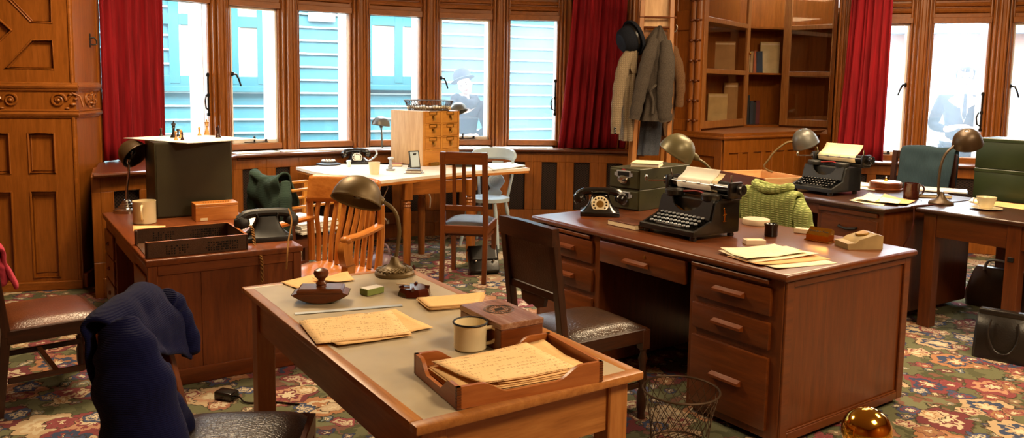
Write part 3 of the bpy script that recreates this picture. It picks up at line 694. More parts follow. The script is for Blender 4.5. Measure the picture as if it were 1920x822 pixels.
# ---- drop-leaf table by the bay window
WTH = .82
def clampR(p, R):
    q = Vector((p.x, p.y, 0))-AC
    if q.length > R: q = q.normalized()*R
    return AC+q
q = [clampR(at(x, y, WTH), 4.26 if x < 700 else 3.82) for x, y in ((555, 313.5), (585, 321.5), (640, 331), (706, 340), (758, 334.5), (870, 323), (993, 315.5), (975, 311), (917, 302), (780, 300), (646, 305))]
wt0 = at(800, 330, WTH); wt0.z = 0
t = thing('drop_leaf_table', 'drop-leaf table, its top whitened for glare, under the bay window carrying the index drawers', 'table', wt0); wt = t
L_ = [(p.x-wt0.x, p.y-wt0.y) for p in q]; b = MB(); b.prism(L_, .026, z0=WTH-.026); b.obj('table_top', 'topwhite', t, ang=30)
b = MB(); b.prism([(x*.992, y*.992) for x, y in L_], .022, z0=WTH-.048); b.obj('leaf_rail', 'orangex', t)
lg = [at(763, 506, 0), at(790, 476, 0), at(884, 475, 0), at(880, 491, 0)]
def turned_leg(p): 
    b = MB(); b.bx(p.x-.038, p.x+.038, p.y-.038, p.y+.038, WTH-.2, WTH-.048, .003)
    b.lathe([(.036, WTH-.2), (.028, WTH-.21), (.038, WTH-.225), (.03, WTH-.24), (.037, WTH-.255), (.03, WTH-.265), (.036, WTH-.3), (.037, .5), (.034, .1), (.033, 0)], 12, T(p.x, p.y, 0)); return b
for p in lg: turned_leg(p-wt0).obj('leg', 'oakz', t)
b = MB()
for i in range(4): a_, c_ = lg[i]-wt0, lg[(i+1) % 4]-wt0; b.beam((a_.x, a_.y, WTH-.1), (c_.x, c_.y, WTH-.1), .1, .022, 0, (0, 0, 1)) if False else b.loft([[(a_.x, a_.y, WTH-.16), (a_.x, a_.y, WTH-.048), (c_.x, c_.y, WTH-.048), (c_.x, c_.y, WTH-.16)], [(a_.x+.015, a_.y+.02, WTH-.16), (a_.x+.015, a_.y+.02, WTH-.048), (c_.x+.015, c_.y+.02, WTH-.048), (c_.x+.015, c_.y+.02, WTH-.16)]])
parts(b, 'apron', 'oakx', t)
# ---- right-hand desks
RH = .83
def desk_frame(fl, fr):
    e = (fr-fl); L = e.length; e.normalize(); return math.atan2(e.y, e.x), L
FRa = at(1685, 397, RH); FRa.y = 3.085; FLa = Vector((FRa.x+.03, 4.55, RH)); ra, La = desk_frame(FLa, FRa); Ea = Vector((math.cos(ra), math.sin(ra), 0)); Ga = Vector((-Ea.y, Ea.x, 0))
oa = Vector((FLa.x, FLa.y, 0))-Ea*.55; La += .55
t = thing('pedestal_desk', 'dark pedestal desk behind the lime jumper, carrying the typewriter and wooden drawer', 'desk', oa, ra); da = t
b = MB(); slab(b, 0, La, 0, 1.2, RH-.03, RH, .008); b.obj('desk_top', 'darkx', t)
b = MB(); b.bx(La-.56, La-.03, .04, 1.16, .05, RH-.03, .004); b.bx(.03, .6, .04, 1.16, .05, RH-.03, .004); b.bx(.6, La-.56, 1.0, 1.03, .1, RH-.03, 0); b.bx(.55, La-.5, .04, .06, RH-.11, RH-.03, .002); b.obj('carcass', 'mahz', t)
for x0, x1 in ((La-.52, La-.07), (.07, .56)):
    b = MB(); b.bx(x0-.02, x1+.0, .02, .06, RH-.075, RH-.045, .003); b.obj('writing_slide', 'mahx', t)
    for z0, z1 in ((.56, .73), (.36, .53), (.09, .33)):
        b = MB(); b.bx(x0, x1, .028, .05, z0, z1, .004); d = b.obj('drawer', 'mahx', t); b = MB(); xc = (x0+x1)/2; zc = (z0+z1)/2+.02; b.tube([(xc-.07, .03, zc), (xc-.065, .012, zc-.004), (xc, .006, zc-.014), (xc+.065, .012, zc-.004), (xc+.07, .03, zc)], .009, 6); b.obj('handle', 'iron', d)
FLb, FRb = at(1718, 390, RH), at(1900, 413, RH); FLb.y = 3.03; FRb.x = FLb.x+.012; rb, Lb0 = desk_frame(FLb, FRb); Eb = Vector((math.cos(rb), math.sin(rb), 0)); Gb = Vector((-Eb.y, Eb.x, 0)); Lb = Lb0+.03
ob_ = Vector((FLb.x, FLb.y, 0)); t = thing('writing_table', 'dark oak table at the far right carrying the green boxes and cup', 'table', ob_, rb); dbt = t
b = MB(); slab(b, 0, Lb+.5, 0, 1.25, RH-.03, RH, .008); b.obj('table_top', 'darkx', t)
b = MB(); b.bx(.05, Lb+.45, .05, .07, RH-.19, RH-.03, .002); b.bx(.05, .07, .05, 1.2, RH-.17, RH-.03, .002); parts(b, 'apron', 'mahx', t)
for x in (.04, Lb-.06):
    for y in (.04, 1.13): b = MB(); b.bx(x, x+.085, y, y+.085, 0, RH-.03, .004); b.obj('leg', 'mahz', t)
b = MB(); b.bx(Lb-.04, Lb-.005, .03, .045, RH-.27, RH-.24, .002); b.obj('lock_plate', 'iron', t)
b = MB(); b.bx(Lb-.0, Lb+.45, .7, 1.2, .1, RH-.03, .004); pd = b.obj('drawer_pedestal', 'mahz', t)
for k in range(3): b = MB(); b.bx(Lb+.02, Lb+.43, .68, .71, .14+k*.2, .31+k*.2, .004); b.bx(Lb+.12, Lb+.33, .66, .69, .22+k*.2, .245+k*.2, .004); b.obj('drawer', 'redx', pd)
# ================================================================ chairs
def chair(name, label, loc, rz, w=.46, d=.46, sh=.46, bh=.95, wd='dark', seat='leabrown', style='panel', lean=.07, turned=False, leg=.042, cat='chair', stretch=True):
    t = thing(name, label, cat, (loc[0], loc[1], 0), rz); X, Y = w/2, d/2
    for s in (-1, 1):
        b = MB(); x = s*(X-leg/2); y = -Y+leg/2
        b.beam((x, y-.05, 0), (x, y, sh-.02), leg*.9, leg, .003, (0, 1, 0)); b.beam((x, y, sh-.05), (x*.97, y-lean, bh), leg, leg*.9, .003, (0, 1, 0)); b.obj('back_post', wd+'z', t)
        b = MB(); y = Y-leg/2
        if turned:
            b.bx(x-.024, x+.024, y-.024, y+.024, sh-.12, sh-.02, .003); b.lathe([(.02, sh-.12), (.014, sh-.14), (.024, sh-.17), (.016, sh-.2), (.018, sh-.24), (.026, .2), (.018, .15), (.025, .13), (.025, .06), (.018, .03), (.022, 0)], 12, T(x, y, 0))
        else: b.beam((x, y, 0), (x, y, sh-.02), leg*.8, leg*.8, .003, (0, 1, 0), leg, leg)
        b.obj('leg', wd+'z', t)
    b = MB(); b.bx(-X+.01, X-.01, Y-.03, Y, sh-.085, sh-.015, .004); b.bx(-X+.01, X-.01, -Y, -Y+.03, sh-.085, sh-.015, .004); parts(b, 'seat_rail', wd+'x', t)
    b = MB(); b.bx(-X, -X+.028, -Y+.02, Y-.02, sh-.085, sh-.015, .004); b.bx(X-.028, X, -Y+.02, Y-.02, sh-.085, sh-.015, .004); parts(b, 'side_rail', wd+'y', t)
    b = MB()
    def sf(u, v):
        x, y = (u-.5)*(w-.03), (v-.5)*(d-.03); k = max(0, 1-abs(2*u-1)**4)*max(0, 1-abs(2*v-1)**4); return (x, y, sh-.02+.045*k**.5)
    b.grid(sf, 16, 16); b.grid(lambda u, v: ((u-.5)*(w-.03), (v-.5)*(d-.03), sh-.03), 2, 2); b.obj('seat', seat, t, ang=60)
    b = MB(); z = .17 if stretch else .36
    for s in (-1, 1): b.bx(s*(X-.03)-.011, s*(X-.03)+.011, -Y+.02, Y-.02, z-.014, z+.014, .003)
    b.bx(-X+.04, X-.04, -.013, .013, z-.012, z+.012, .003); b.obj('stretcher', wd+'y', t)
    def yb(z): return -Y+leg/2-lean*(z-sh)/(bh-sh)
    if style == 'panel':
        b = MB(); b.loft([[(x*(X-.005), yb(bh-.06)+dy, bh-.085), (x*(X-.005), yb(bh)+dy-.0, bh+.0*(abs(x))+(.012 if abs(x) < .8 else 0))] for x in (-1, -.6, 0, .6, 1) for dy in ()] or [[(-X+.005, yb(bh)-.018, bh-.08), (-X+.005, yb(bh)+.018, bh-.08), (-X+.005, yb(bh)+.018, bh), (-X+.005, yb(bh)-.018, bh)], [(0, yb(bh)-.035, bh-.08), (0, yb(bh)+.005, bh-.08), (0, yb(bh)+.005, bh+.01), (0, yb(bh)-.035, bh+.01)], [(X-.005, yb(bh)-.018, bh-.08), (X-.005, yb(bh)+.018, bh-.08), (X-.005, yb(bh)+.018, bh), (X-.005, yb(bh)-.018, bh)]]); b.obj('top_rail', wd+'x', t)
        b = MB(); zl = sh+.2; b.bx(-X+.03, X-.03, yb(zl)-.015, yb(zl)+.015, zl-.02, zl+.02, .004); b.prism([(-.1, 0), (-.085, -.05), (-.03, -.065), (0, -.055), (.03, -.065), (.085, -.05), (.1, 0)], .02, Matrix(((1, 0, 0, 0), (0, 0, -1, yb(zl)+.01), (0, 1, 0, zl-.018), (0, 0, 0, 1)))); b.obj('lower_rail', wd+'x', t)
        b = MB(); b.loft([[(s*(X-.03), yb(zl)+o, zl+.018) for s, o in ((-1, -.01), (1, -.01), (1, .012), (-1, .012))], [(s*(X-.03), yb(bh-.08)+o, bh-.08) for s, o in ((-1, -.01), (1, -.01), (1, .012), (-1, .012))]]); b.obj('backrest', 'leabrown', t)
    elif style == 'slats':
        b = MB(); b.prism([(-X+.002, bh-.1), (X-.002, bh-.1), (X-.002, bh-.015), (X-.06, bh), (-X+.06, bh), (-X+.002, bh-.015)], .028, Matrix(((1, 0, 0, 0), (0, 0, 1, yb(bh)-.012), (0, 1, 0, 0), (0, 0, 0, 1)))); b.obj('crest_rail', wd+'x', t)
        b = MB(); zl = sh+.13; b.bx(-X+.02, X-.02, yb(zl)-.012, yb(zl)+.012, zl-.022, zl+.022, .003); b.obj('lower_rail', wd+'x', t)
        for x in (-.085, 0, .085): b = MB(); b.beam((x*w/.42, yb(zl), zl), (x*w/.42, yb(bh-.09), bh-.09), .03, .012, .002, (0, 1, 0)); b.obj('slat', wd+'z', t)
    elif style == 'frame':
        b = MB(); b.bx(-X+.02, X-.02, yb(bh)-.012, yb(bh)+.012, bh-.07, bh, .005); b.bx(-X+.02, X-.02, yb(sh+.2)-.01, yb(sh+.2)+.01, sh+.17, sh+.23, .004); parts(b, 'back_rail', wd+'x', t)
    elif style == 'splat':
        b = MB(); b.bx(-X+.01, X-.01, yb(bh)-.014, yb(bh)+.014, bh-.07, bh, .006); b.obj('top_rail', wd+'x', t)
        b = MB(); b.loft([[(x, yb(sh+.02)+y, sh+.02) for x, y in ((-.09, -.008), (.09, -.008), (.09, .008), (-.09, .008))], [(x, yb(bh-.06)+y, bh-.06) for x, y in ((-.07, -.008), (.07, -.008), (.07, .008), (-.07, .008))]]); b.obj('splat', 'orangez', t)
    return t
def off(p, rz, x, y): c, s = math.cos(rz), math.sin(rz); return Vector((p.x+c*x-s*y, p.y+s*x+c*y, 0))
R_ = math.radians
# pink-garment chair at the left edge
rz = R_(-83); w, d = .52, .46; pk = off(at(200, 587, .44), rz, -w/2, -d/2)
ch_pink = chair('dining_chair', 'brown leather-seated chair at the left edge with a pink woollen garment on its back', pk, rz, w, d, .44, .95, 'dark', 'leatan', 'frame', .06, True)
# navy cardigan chair at the bottom
rz_n = R_(-118); w, d = .45, .47; nv = off(at(592, 760, .475), rz_n, w/2, -d/2)
ch_navy = chair('dining_chair', 'chair with a worn dark leather seat under the navy cardigan, at the foreground desk', nv, rz_n, w, d, .465, .89, 'red', 'leablack', 'splat', .10)
# chair drawn up to the big desk
rz = R_(-90); w, d = .45, .53; cp = off(at(1219, 610, .475), rz, -w/2, -d/2)
chair('dining_chair', 'dark panel-backed chair with brown leather seat drawn up to the big mahogany desk', cp, rz, w, d, .475, 1.0, 'dark', 'leagrey', 'panel', .075, True)
# slat chair at the window table
rz = R_(-42); cs = off((at(831, 529, 0)+at(905, 532, 0))/2, rz, 0, .24)
chair('dining_chair', 'dark slat-backed chair standing on the carpet at the window table', cs, rz, .40, .45, .49, 1.085, 'mah', 'hidedark', 'slats', .05, stretch=False)
# green cardigan armchair
gb = atd(520, 330, 6.0); rz_g = R_(-70); gc = off(gb, rz_g, 0, .2)
ch_g = chair('armchair', 'wooden open armchair with newspapers on its seat and a dark green cardigan over its back', gc, rz_g, .42, .46, .47, .90, 'red', 'leabrown', 'frame', .06)
for s in (-1, 1):
    b = MB(); x = s*.20
    for z in (.70, .83): b.beam((x, -.24, z), (x, .25, z), .04, .018, .004, (0, 0, 1))
    b.bx(x-.02, x+.02, .2, .24, .45, .84, .004); b.obj('arm', 'honeyy', ch_g)
# lime jumper chair, navy etc.
lb = atp(1459, 360, (4.42, 0, 0), (1, 0, 0)); rz_l = R_(-86); lc = off(lb, rz_l, 0, .2); LZ = zat(lb, 362)
ch_l = chair('dining_chair', 'chair between the big desk and the far typewriter desk, wearing the lime cable jumper', lc, rz_l, .46, .45, .46, LZ-.02, 'dark', 'leabrown', 'frame', .06)
tb = atd(1727, 300, 6.95); rz_t = R_(90-33.5+38); tc = off(tb, rz_t, 0, .2); TZ = zat(tb, 285)
ch_t = chair('dining_chair', 'dark square-framed chair below the right window with a teal cardigan over its back', tc, rz_t, .56, .45, .48, TZ-.005, 'dark', 'leabrown', 'frame', .05)
# ---- orange slatted armchair
ob0 = atd(646, 335, 5.05); rz_o = R_(118.5); oc = off(ob0, rz_o, 0, .24); OZ = zat(ob0, 333)
t = thing('swivel_armchair', 'orange oak slatted armchair with curved arms, behind the foreground desk', 'armchair', oc, rz_o)
sh = .47; b = MB(); b.grid(lambda u, v: ((u-.5)*.54, (v-.5)*.5, sh-.012*math.cos((u-.5)*4*PI)*(1 if v < .8 else .4)+.0), 20, 12); b.obj('seat', 'orangey', t, solid=.035, ang=60)
b = MB()
def crest(u, v): x = (u-.5)*.58; y = -.24-.07+.10*(2*abs(u-.5))**2-.0; return (x, y-.03*v, OZ-.175+.175*v-(.012 if (abs(u-.5) > .47 and v > .9) else 0))
b.grid(crest, 20, 6); b.obj('crest_rail', 'orangex', t, solid=.026, ang=60)
for k in range(9):
    x = (k-4)*.056; u = .5+x/.58; y1 = -.24-.07+.10*(2*abs(u-.5))**2; b = MB(); b.tube(spline([(x*.92, -.22, sh), (x*.95, -.235, sh+.15), (x, y1+.02, sh+.3), (x, y1, OZ-.17)], 5), .0165, 6); bmesh.ops.scale(b.bm, vec=(1, 1, 1), verts=b.bm.verts); b.obj('slat', 'orangez', t)
for s in (-1, 1):
    b = MB(); b.tube(spline([(s*.27, -.23, sh+.0), (s*.285, -.24, sh+.2), (s*.29, -.235, OZ-.15)], 5), .024, 8); b.obj('back_post', 'orangez', t)
    b = MB(); top = .73; ptsa = spline([(s*.28, -.24, top+.02), (s*.31, -.1, top+.01), (s*.32, .02, top), (s*.31, .12, top-.005)], 6); b.loft([[(p.x+dx, p.y, p.z+dz) for dx, dz in ((-.03, -.012), (.03, -.012), (.034, .004), (.02, .014), (-.02, .014), (-.034, .004))] for p in ptsa]); b.ball((s*.31, .12, top-.012), .036, (1, 1, .75), 12); b.obj('arm', 'orangey', t)
    b = MB(); ptsb = spline([(s*.31, .12, top-.02), (s*.31, .135, top-.08), (s*.30, .10, top-.16), (s*.285, .07, sh+.08), (s*.275, .08, sh-.03)], 6); b.loft([[(p.x+dx, p.y+dy, p.z) for dx, dy in ((-.024, -.036), (.024, -.036), (.024, .036), (-.024, .036))] for p in ptsb]); b.obj('arm_support', 'orangez', t)
b = MB(); b.lathe([(.045, sh-.05), (.05, sh-.09), (.03, sh-.12), (.03, .22), (.05, .16), (.05, .12)], 14); b.obj('pedestal', 'orangez', t)
for k in range(4): a = k*PI/2+.6; b = MB(); b.beam((.03*math.cos(a), .03*math.sin(a), .15), (.3*math.cos(a), .3*math.sin(a), .06), .05, .05, .006); b.lathe([(.02, 0), (.025, .03), (.02, .04)], 10, T(.3*math.cos(a), .3*math.sin(a), 0)); b.obj('foot', 'orangex', t)
# ---- pale blue windsor chair
wback = atd(934, 290, 8.36); rz_w = R_(124); wc = off(wback, rz_w, 0, .26) 
t = thing('windsor_chair', 'pale blue painted windsor chair with a roundel on its splat, beyond the window table', 'chair', wc, rz_w)
b = MB(); b.prism([(.22*math.cos(a)*(1.05), .21*math.sin(a)) for a in [k*2*PI/24 for k in range(24)]], .035, z0=.455); b.obj('seat', 'bluepaint', t)
for sx in (-1, 1):
    for sy in (-1, 1): b = MB(); a_, c_ = Vector((sx*.14, sy*.13, .46)), Vector((sx*.21, sy*.2, 0)); b.tube([a_+(c_-a_)*k for k in (0, .2, .3, .36, .4, .48, .7, 1)], [.016, .02, .022, .015, .022, .02, .022, .014], 10); b.obj('leg', 'bluepaint', t)
b = MB(); b.tube([(-.17, -.16, .2), (-.17, .16, .2)], .011, 8); b.tube([(.17, -.16, .2), (.17, .16, .2)], .011, 8); b.tube([(-.17, 0, .2), (.17, 0, .2)], .011, 8); b.obj('stretcher', 'bluepaint', t)
WZ = zat(wback, 277)
b = MB(); b.grid(lambda u, v: ((u-.5)*.46*(1+.12*math.sin(v*PI)), -.27+.13*(2*abs(u-.5))**2-.02*v, WZ-.12+.12*v-.02*(2*abs(u-.5))**4*v), 16, 5); b.obj('crest_rail', 'bluepaint', t, solid=.022, ang=60)
for s in (-1, 1): b = MB(); b.tube([(s*.16, -.15, .48), (s*.19, -.19, .7), (s*.2, -.19, WZ-.08)], .016, 8); b.obj('back_post', 'bluepaint', t)
b = MB(); hs = WZ-.12-.49; pr_ = [(.05, 0), (.085, .08), (.05, .16), (.075, .24), (.1, .34), (.075, .44), (.05, .5), (.07, .6), (.06, 1)]
pr_ = [(x, y*hs if y == 1 else y*hs*1.25) for x, y in pr_ if y == 1 or y*1.25 < .95]
b.prism([(x, y) for x, y in pr_]+[(-x, y) for x, y in reversed(pr_)], .016, T(0, -.17, .48) @ Matrix.Rotation(R_(90+12), 4, 'X')); sp = b.obj('splat', 'bluepaint', t)
b = MB(); ro = T(0, -.17, .48) @ Matrix.Rotation(R_(90+12), 4, 'X') @ T(0, hs*.425, 0)
for r in (.062, .04, .018): b.tube([ro @ Vector((r*math.cos(k*PI/10), r*math.sin(k*PI/10), .016)) for k in range(20)], .006, 6, True); b.tube([ro @ Vector((r*math.cos(k*PI/10), r*math.sin(k*PI/10), 0)) for k in range(20)], .006, 6, True)
b.obj('roundel', 'bluepaint', sp)

for k, (lb, P_) in enumerate((('white flex hanging under the left end of the window table, ending in a plug', [(722, 343), (727, 352), (721, 366), (714, 384), (718, 404), (726, 414)]), ('white flex hanging under the middle of the window table', [(806, 348), (803, 358), (807, 372), (806, 390)]))):
    d_ = 6.95 if k == 0 else 7.3; top = WTH-.05; b = MB(); pts_ = [atd(x, y, d_) for x, y in P_]; b.tube(spline(pts_, 5), .006, 6)
    if k == 0: b.box(pts_[-1]+Vector((0, 0, -.01)), (.03, .03, .04), .005)
    tag(b.obj('white_flex', 'white' if k else 'chrome'), lb, 'cord')
# ================================================================ repeated kinds of thing
def bowl(R, H, n=28):
    pr = [(R*1.03, -.002), (R, .006)]
    for i in range(1, 11):
        a = i/10*PI/2; pr.append((R*math.cos(a)**.82 if i < 10 else .012, H*math.sin(a)))
    return pr
def zto(a):
    z = Vector(a).normalized(); x = Vector((0, 1, 0)).cross(z)
    if x.length < .05: x = Vector((1, 0, 0))
    x.normalize(); y = z.cross(x); return Matrix((x, y, z)).transposed().to_4x4()
def goose_lamp(label, foot, z0, neck, sc, axis, R, H, mat='bronze', neckmat=None, base=None, basemat=None, stretch=1.0, group=None, br=.085, bh=.1, switch=False):
    # neck, sc: offsets (right, up[, away]) in metres from the foot, in the viewer-square frame of the lamp
    t = thing('desk_lamp', label, 'lamp', (foot.x, foot.y, z0), VR, group)
    nk = [Vector((p[0], p[2] if len(p) > 2 else 0, p[1])) for p in neck]; s = Vector((sc[0], sc[2] if len(sc) > 2 else 0, sc[1]))
    b = MB()
    if base != 'none':
        prof = [(br, 0), (br*1.0, .012), (br*.9, .022), (br*.55, .034), (br*.3, bh*.6), (br*.16, bh), (0, bh)] if base != 'ring' else [(br, 0), (br, .02), (br*.8, .03), (br*.62, .035), (br*.6, .045), (br*.5, .05), (br*.48, .06), (br*.36, .066), (br*.34, .078), (br*.2, .09), (br*.18, bh), (0, bh)]
        b.lathe(prof, 32)
        if base == 'embossed':
            for k in range(26): a = k*2*PI/26; b.tube([(r*math.cos(a+.25*j), r*math.sin(a+.25*j), z) for j, (r, z) in enumerate(((br*.9, .024), (br*.74, .031), (br*.6, .035)))], .0045, 5)
            for k in range(13): a = k*2*PI/13; b.ball((br*.84*math.cos(a), br*.84*math.sin(a), .026), .009, (1, 1, .6), 8)
        b.obj('base', basemat or mat, t)
    b = MB(); pts = spline(nk, 8); r = max(.0085, .0075*R/.11); b.tube(pts, [r*(1+.12*(i % 2)) for i in range(len(pts))], 10); b.obj('gooseneck', neckmat or mat, t)
    m = T(*s) @ zto(axis) @ Matrix.Diagonal((stretch, 1, 1, 1)); b = MB(); b.lathe(bowl(R, H), 32, m, cap=False); sh = b.obj('lamp_shade', mat, t, solid=.003, ang=50)
    b = MB(); ax = Vector(axis).normalized(); b.tube([s+ax*(H*.98), s+ax*(H*.45)], [R*.16, R*.24], 12); b.ball(s+ax*H*.36, R*.25, n=12); b.obj('bulb_socket', 'bakelite', t)
    e = nk[-1]; j = e+(s+ax*H*.45-e)*.34
    b = MB(); b.tube([e, e+(j-e)*.5, j], [R*.14, R*.2, R*.18], 10); b.obj('neck_joint', neckmat or mat, t)
    return t
def telephone(label, loc, rz, s, mat='bakelite', dial='cream', cord=None, cordmat='bakelite', group=None):
    t = thing('telephone', label, 'telephone', loc, rz, group); h = .5
    b = MB(); b.bx(-.5*s, .5*s, -.42*s, .42*s, .0, .11*s, .012*s, seg=2); b.bx(-.16*s, .16*s, -.435*s, -.4*s, .02*s, .09*s, .006*s); b.obj('base', mat, t)
    def ring(x, y0, y1, z, r=.18):
        pts = []
        for k in range(24):
            a = k*2*PI/24; c, q = math.cos(a), math.sin(a); px = x*(abs(c)**.5)*(1 if c > 0 else -1); py = (y1-y0)/2*(abs(q)**.5)*(1 if q > 0 else -1)+(y0+y1)/2; pts.append((px, py, z))
        return pts
    b = MB(); b.loft([ring(.47*s, -.4*s, .4*s, .11*s), ring(.40*s, -.34*s, .34*s, .17*s), ring(.31*s, -.23*s, .27*s, .28*s), ring(.25*s, -.12*s, .22*s, .42*s), ring(.23*s, -.06*s, .2*s, .50*s), ring(.25*s, -.05*s, .19*s, .53*s)]); b.obj('body', mat, t)
    b = MB()
    for sx in (-1, 1):
        for sy in (-1, 1): b.beam((sx*.2*s, .07*s+sy*.1*s, .5*s), (sx*.23*s, .07*s+sy*.1*s, .60*s), .035*s, .03*s, .002)
    parts(b, 'cradle_prong', mat, t)
    b = MB(); y = .07*s; pts = spline([(-.58*s, y, .47*s), (-.44*s, y, .575*s), (-.2*s, y, .61*s), (.2*s, y, .61*s), (.44*s, y, .575*s), (.58*s, y, .47*s)], 5); b.tube(pts, [.092*s+.02*s*abs(i-12)/12 for i in range(len(pts))], 10)
    for sx in (-1, 1): b.lathe([(.0, -.13*s), (.15*s, -.125*s), (.175*s, -.06*s), (.165*s, .02*s), (.11*s, .11*s), (0, .14*s)], 18, T(sx*.55*s, y, .43*s) @ Matrix.Rotation(sx*.45, 4, 'Y'))
    b.obj('handset', mat, t)
    md = T(0, -.245*s, .31*s) @ Matrix.Rotation(R_(-52+0), 4, 'X') if False else T(0, -.24*s, .30*s) @ Matrix.Rotation(R_(62), 4, 'X')
    if dial:
        b = MB(); b.lathe([(0, -.02*s), (.225*s, -.02*s), (.225*s, .015*s), (.21*s, .022*s), (.08*s, .024*s), (0, .024*s)], 30, md); d = b.obj('dial', dial, t)
        b = MB()
        for k in range(10): a = R_(-40+k*29); b.lathe([(.026*s, .0), (.026*s, .0255*s), (0, .0255*s)], 10, md @ T(.165*s*math.cos(a), .165*s*math.sin(a), 0))
        b.obj('finger_holes', 'bakelite', d)
        b = MB(); b.lathe([(.095*s, 0), (.095*s, .03*s), (0, .031*s)], 20, md); b.obj('dial_centre', 'agedbrass' if dial == 'cream' else dial, d)
    return t
def typewriter(label, loc, rz, w, d, h, mat, keymat, logo=None, shift=0):
    t = thing('typewriter', label, 'typewriter', loc, rz); X = w/2
    b = MB()
    for s in (-1, 1):          # side frames
        b.prism([(0, .03), (0, .05*h/.2), (d*.08, .058*h/.2), (d*.40, .10*h/.2), (d*.47, h*.95), (d*.52, h), (d, h), (d, .03)], .016 if s < 0 else -.016, Matrix(((0, 0, 1, s*X), (1, 0, 0, 0), (0, 1, 0, 0), (0, 0, 0, 1))))
    b.bx(-X, X, d*.55, d, .03, h*.98, .008); b.bx(-X, X, 0, .022, .025, .055*h/.2, .006); b.bx(-X, X, 0, d, .025, .038, .002); b.obj('body', mat, t)
    b = MB()                    # front cover with the round type-basket opening
    n = 14; arc_ = [(.30*w*math.cos(PI+PI*k/n), .30*w*math.sin(PI+PI*k/n)) for k in range(n+1)]
    pl = [(-X+.016, 0), (X-.016, 0), (X-.016, .27*w), (.28*w, .27*w)]+[(x*.93, .27*w+y*.66) for x, y in reversed(arc_)][1:-1]+[(-.28*w, .27*w), (-X+.016, .27*w)]
    b.prism(pl, .012, T(0, d*.405, h-.26*w) @ Matrix.Rotation(R_(74), 4, 'X')); b.obj('front_cover', mat, t)
    b = MB(); cy = d*.62
    for k in range(25):
        a = PI+PI*(k+.5)/25; b.beam((.06*w*math.cos(a), cy-.02, h*.52), (.27*w*math.cos(a), cy-.06, h*.82+.2*w*math.sin(a)*.5), .004, .003, 0)
    b.obj('type_bars', 'agedbrass', t)
    b = MB(); kb = MB()
    for r in range(4):
        y = .035+r*d*.088; z = (.058+r*.0125)*h/.2+.010
        for k in range(11-(r == 0)):
            x = (k-5)*w*.074+(.5-r*.25)*w*.037; b.lathe([(.0088*w/.33, 0), (.0088*w/.33, .005), (.007*w/.33, .0065), (0, .0065)], 10, T(x, y, z) @ Matrix.Rotation(R_(12), 4, 'X')); kb.beam((x, y, z), (x, y+.03, z-.028), .004, .004, 0)
    b.obj('keys', keymat, t); kb.obj('key_levers', 'black', t)
    b = MB(); b.bx(-.24*w, .24*w, .018, .03, .052*h/.2, .062*h/.2+.004, .003); b.obj('space_bar', mat, t)
    b = MB(); b.prism([(-X+.02, .03), (X-.02, .03), (X-.02, d*.47), (-X+.02, d*.47)], .004, z0=.045); b.obj('keyboard_well', 'black', t)
    for s in (-1, 1): b = MB(); b.lathe([(.048*w/.36, 0), (.05*w/.36, .01), (.05*w/.36, .026), (.043*w/.36, .034), (0, .036)], 20, T(s*.33*w, d*.57, h)); b.obj('ribbon_spool_cover', mat, t)
    b = MB(); b.tube([(-.25*w, d*.58, h+.02), (-.05*w, d*.68, h+.03), (.05*w, d*.68, h+.03), (.25*w, d*.58, h+.02)], .005, 6); b.obj('ribbon', 'ribbon', t)
    cz, cyy = h+.065, d*.80; cw = w*.58
    b = MB(); b.tube([(-cw+shift, cyy, cz), (cw+shift, cyy, cz)], .026*w/.36+.004, 18); b.obj('platen', 'black', t)
    b = MB()
    for s in (-1, 1): b.bx(s*cw*.97-.012+shift, s*cw*.97+.012+shift, cyy-.055, cyy+.05, cz-.05, cz+.038, .008, seg=2); b.tube([(s*cw+shift, cyy, cz), (s*(cw+.055)+shift, cyy, cz)], [.012, .012], 10); b.lathe([(.026, 0), (.03, .006), (.03, .026), (.026, .03), (0, .03)], 16, T(s*(cw+.02)+shift, cyy, cz) @ Matrix.Rotation(s*PI/2, 4, 'Y'))
    b.bx(-cw+shift, cw+shift, cyy-.035, cyy+.05, cz-.06, cz-.035, .004); b.bx(-cw+shift, cw+shift, cyy+.03, cyy+.045, cz-.04, cz+.025, .003); b.obj('carriage', 'black', t)
    b = MB(); b.tube([(-cw*.9+shift, cyy-.035, cz+.008), (cw*.9+shift, cyy-.035, cz+.008)], .0035, 6)
    for x in (-.45, 0, .4): b.tube([(x*cw+shift-.012, cyy-.033, cz+.01), (x*cw+shift+.012, cyy-.033, cz+.01)], .008, 8)
    b.obj('paper_bail', 'steel', t)
    b = MB(); b.tube(spline([(-cw-.01+shift, cyy-.03, cz+.0), (-cw-.05+shift, cyy-.05, cz-.002), (-cw-.11+shift, cyy-.085, cz-.006)], 4), .005, 8); b.ball((-cw-.125+shift, cyy-.09, cz+.008), .02, (.55, .5, 1), 10); b.obj('return_lever', 'chrome', t)
    b = MB(); b.tube([(cw*.93+shift, cyy-.02, cz+.03), (cw*.95+shift, cyy-.03, cz+.075)], .005, 6); b.tube([(-cw*.93+shift, cyy-.02, cz+.03), (-cw*.95+shift, cyy-.03, cz+.07)], .005, 6); b.obj('release_levers', 'chrome', t)
    for s in (-1, 1):
        for y in (.03, d-.03): b = MB(); b.lathe([(.018, 0), (.02, .01), (.014, .03)], 12, T(s*(X-.03), y, 0)); b.obj('foot', 'bakelite', t)
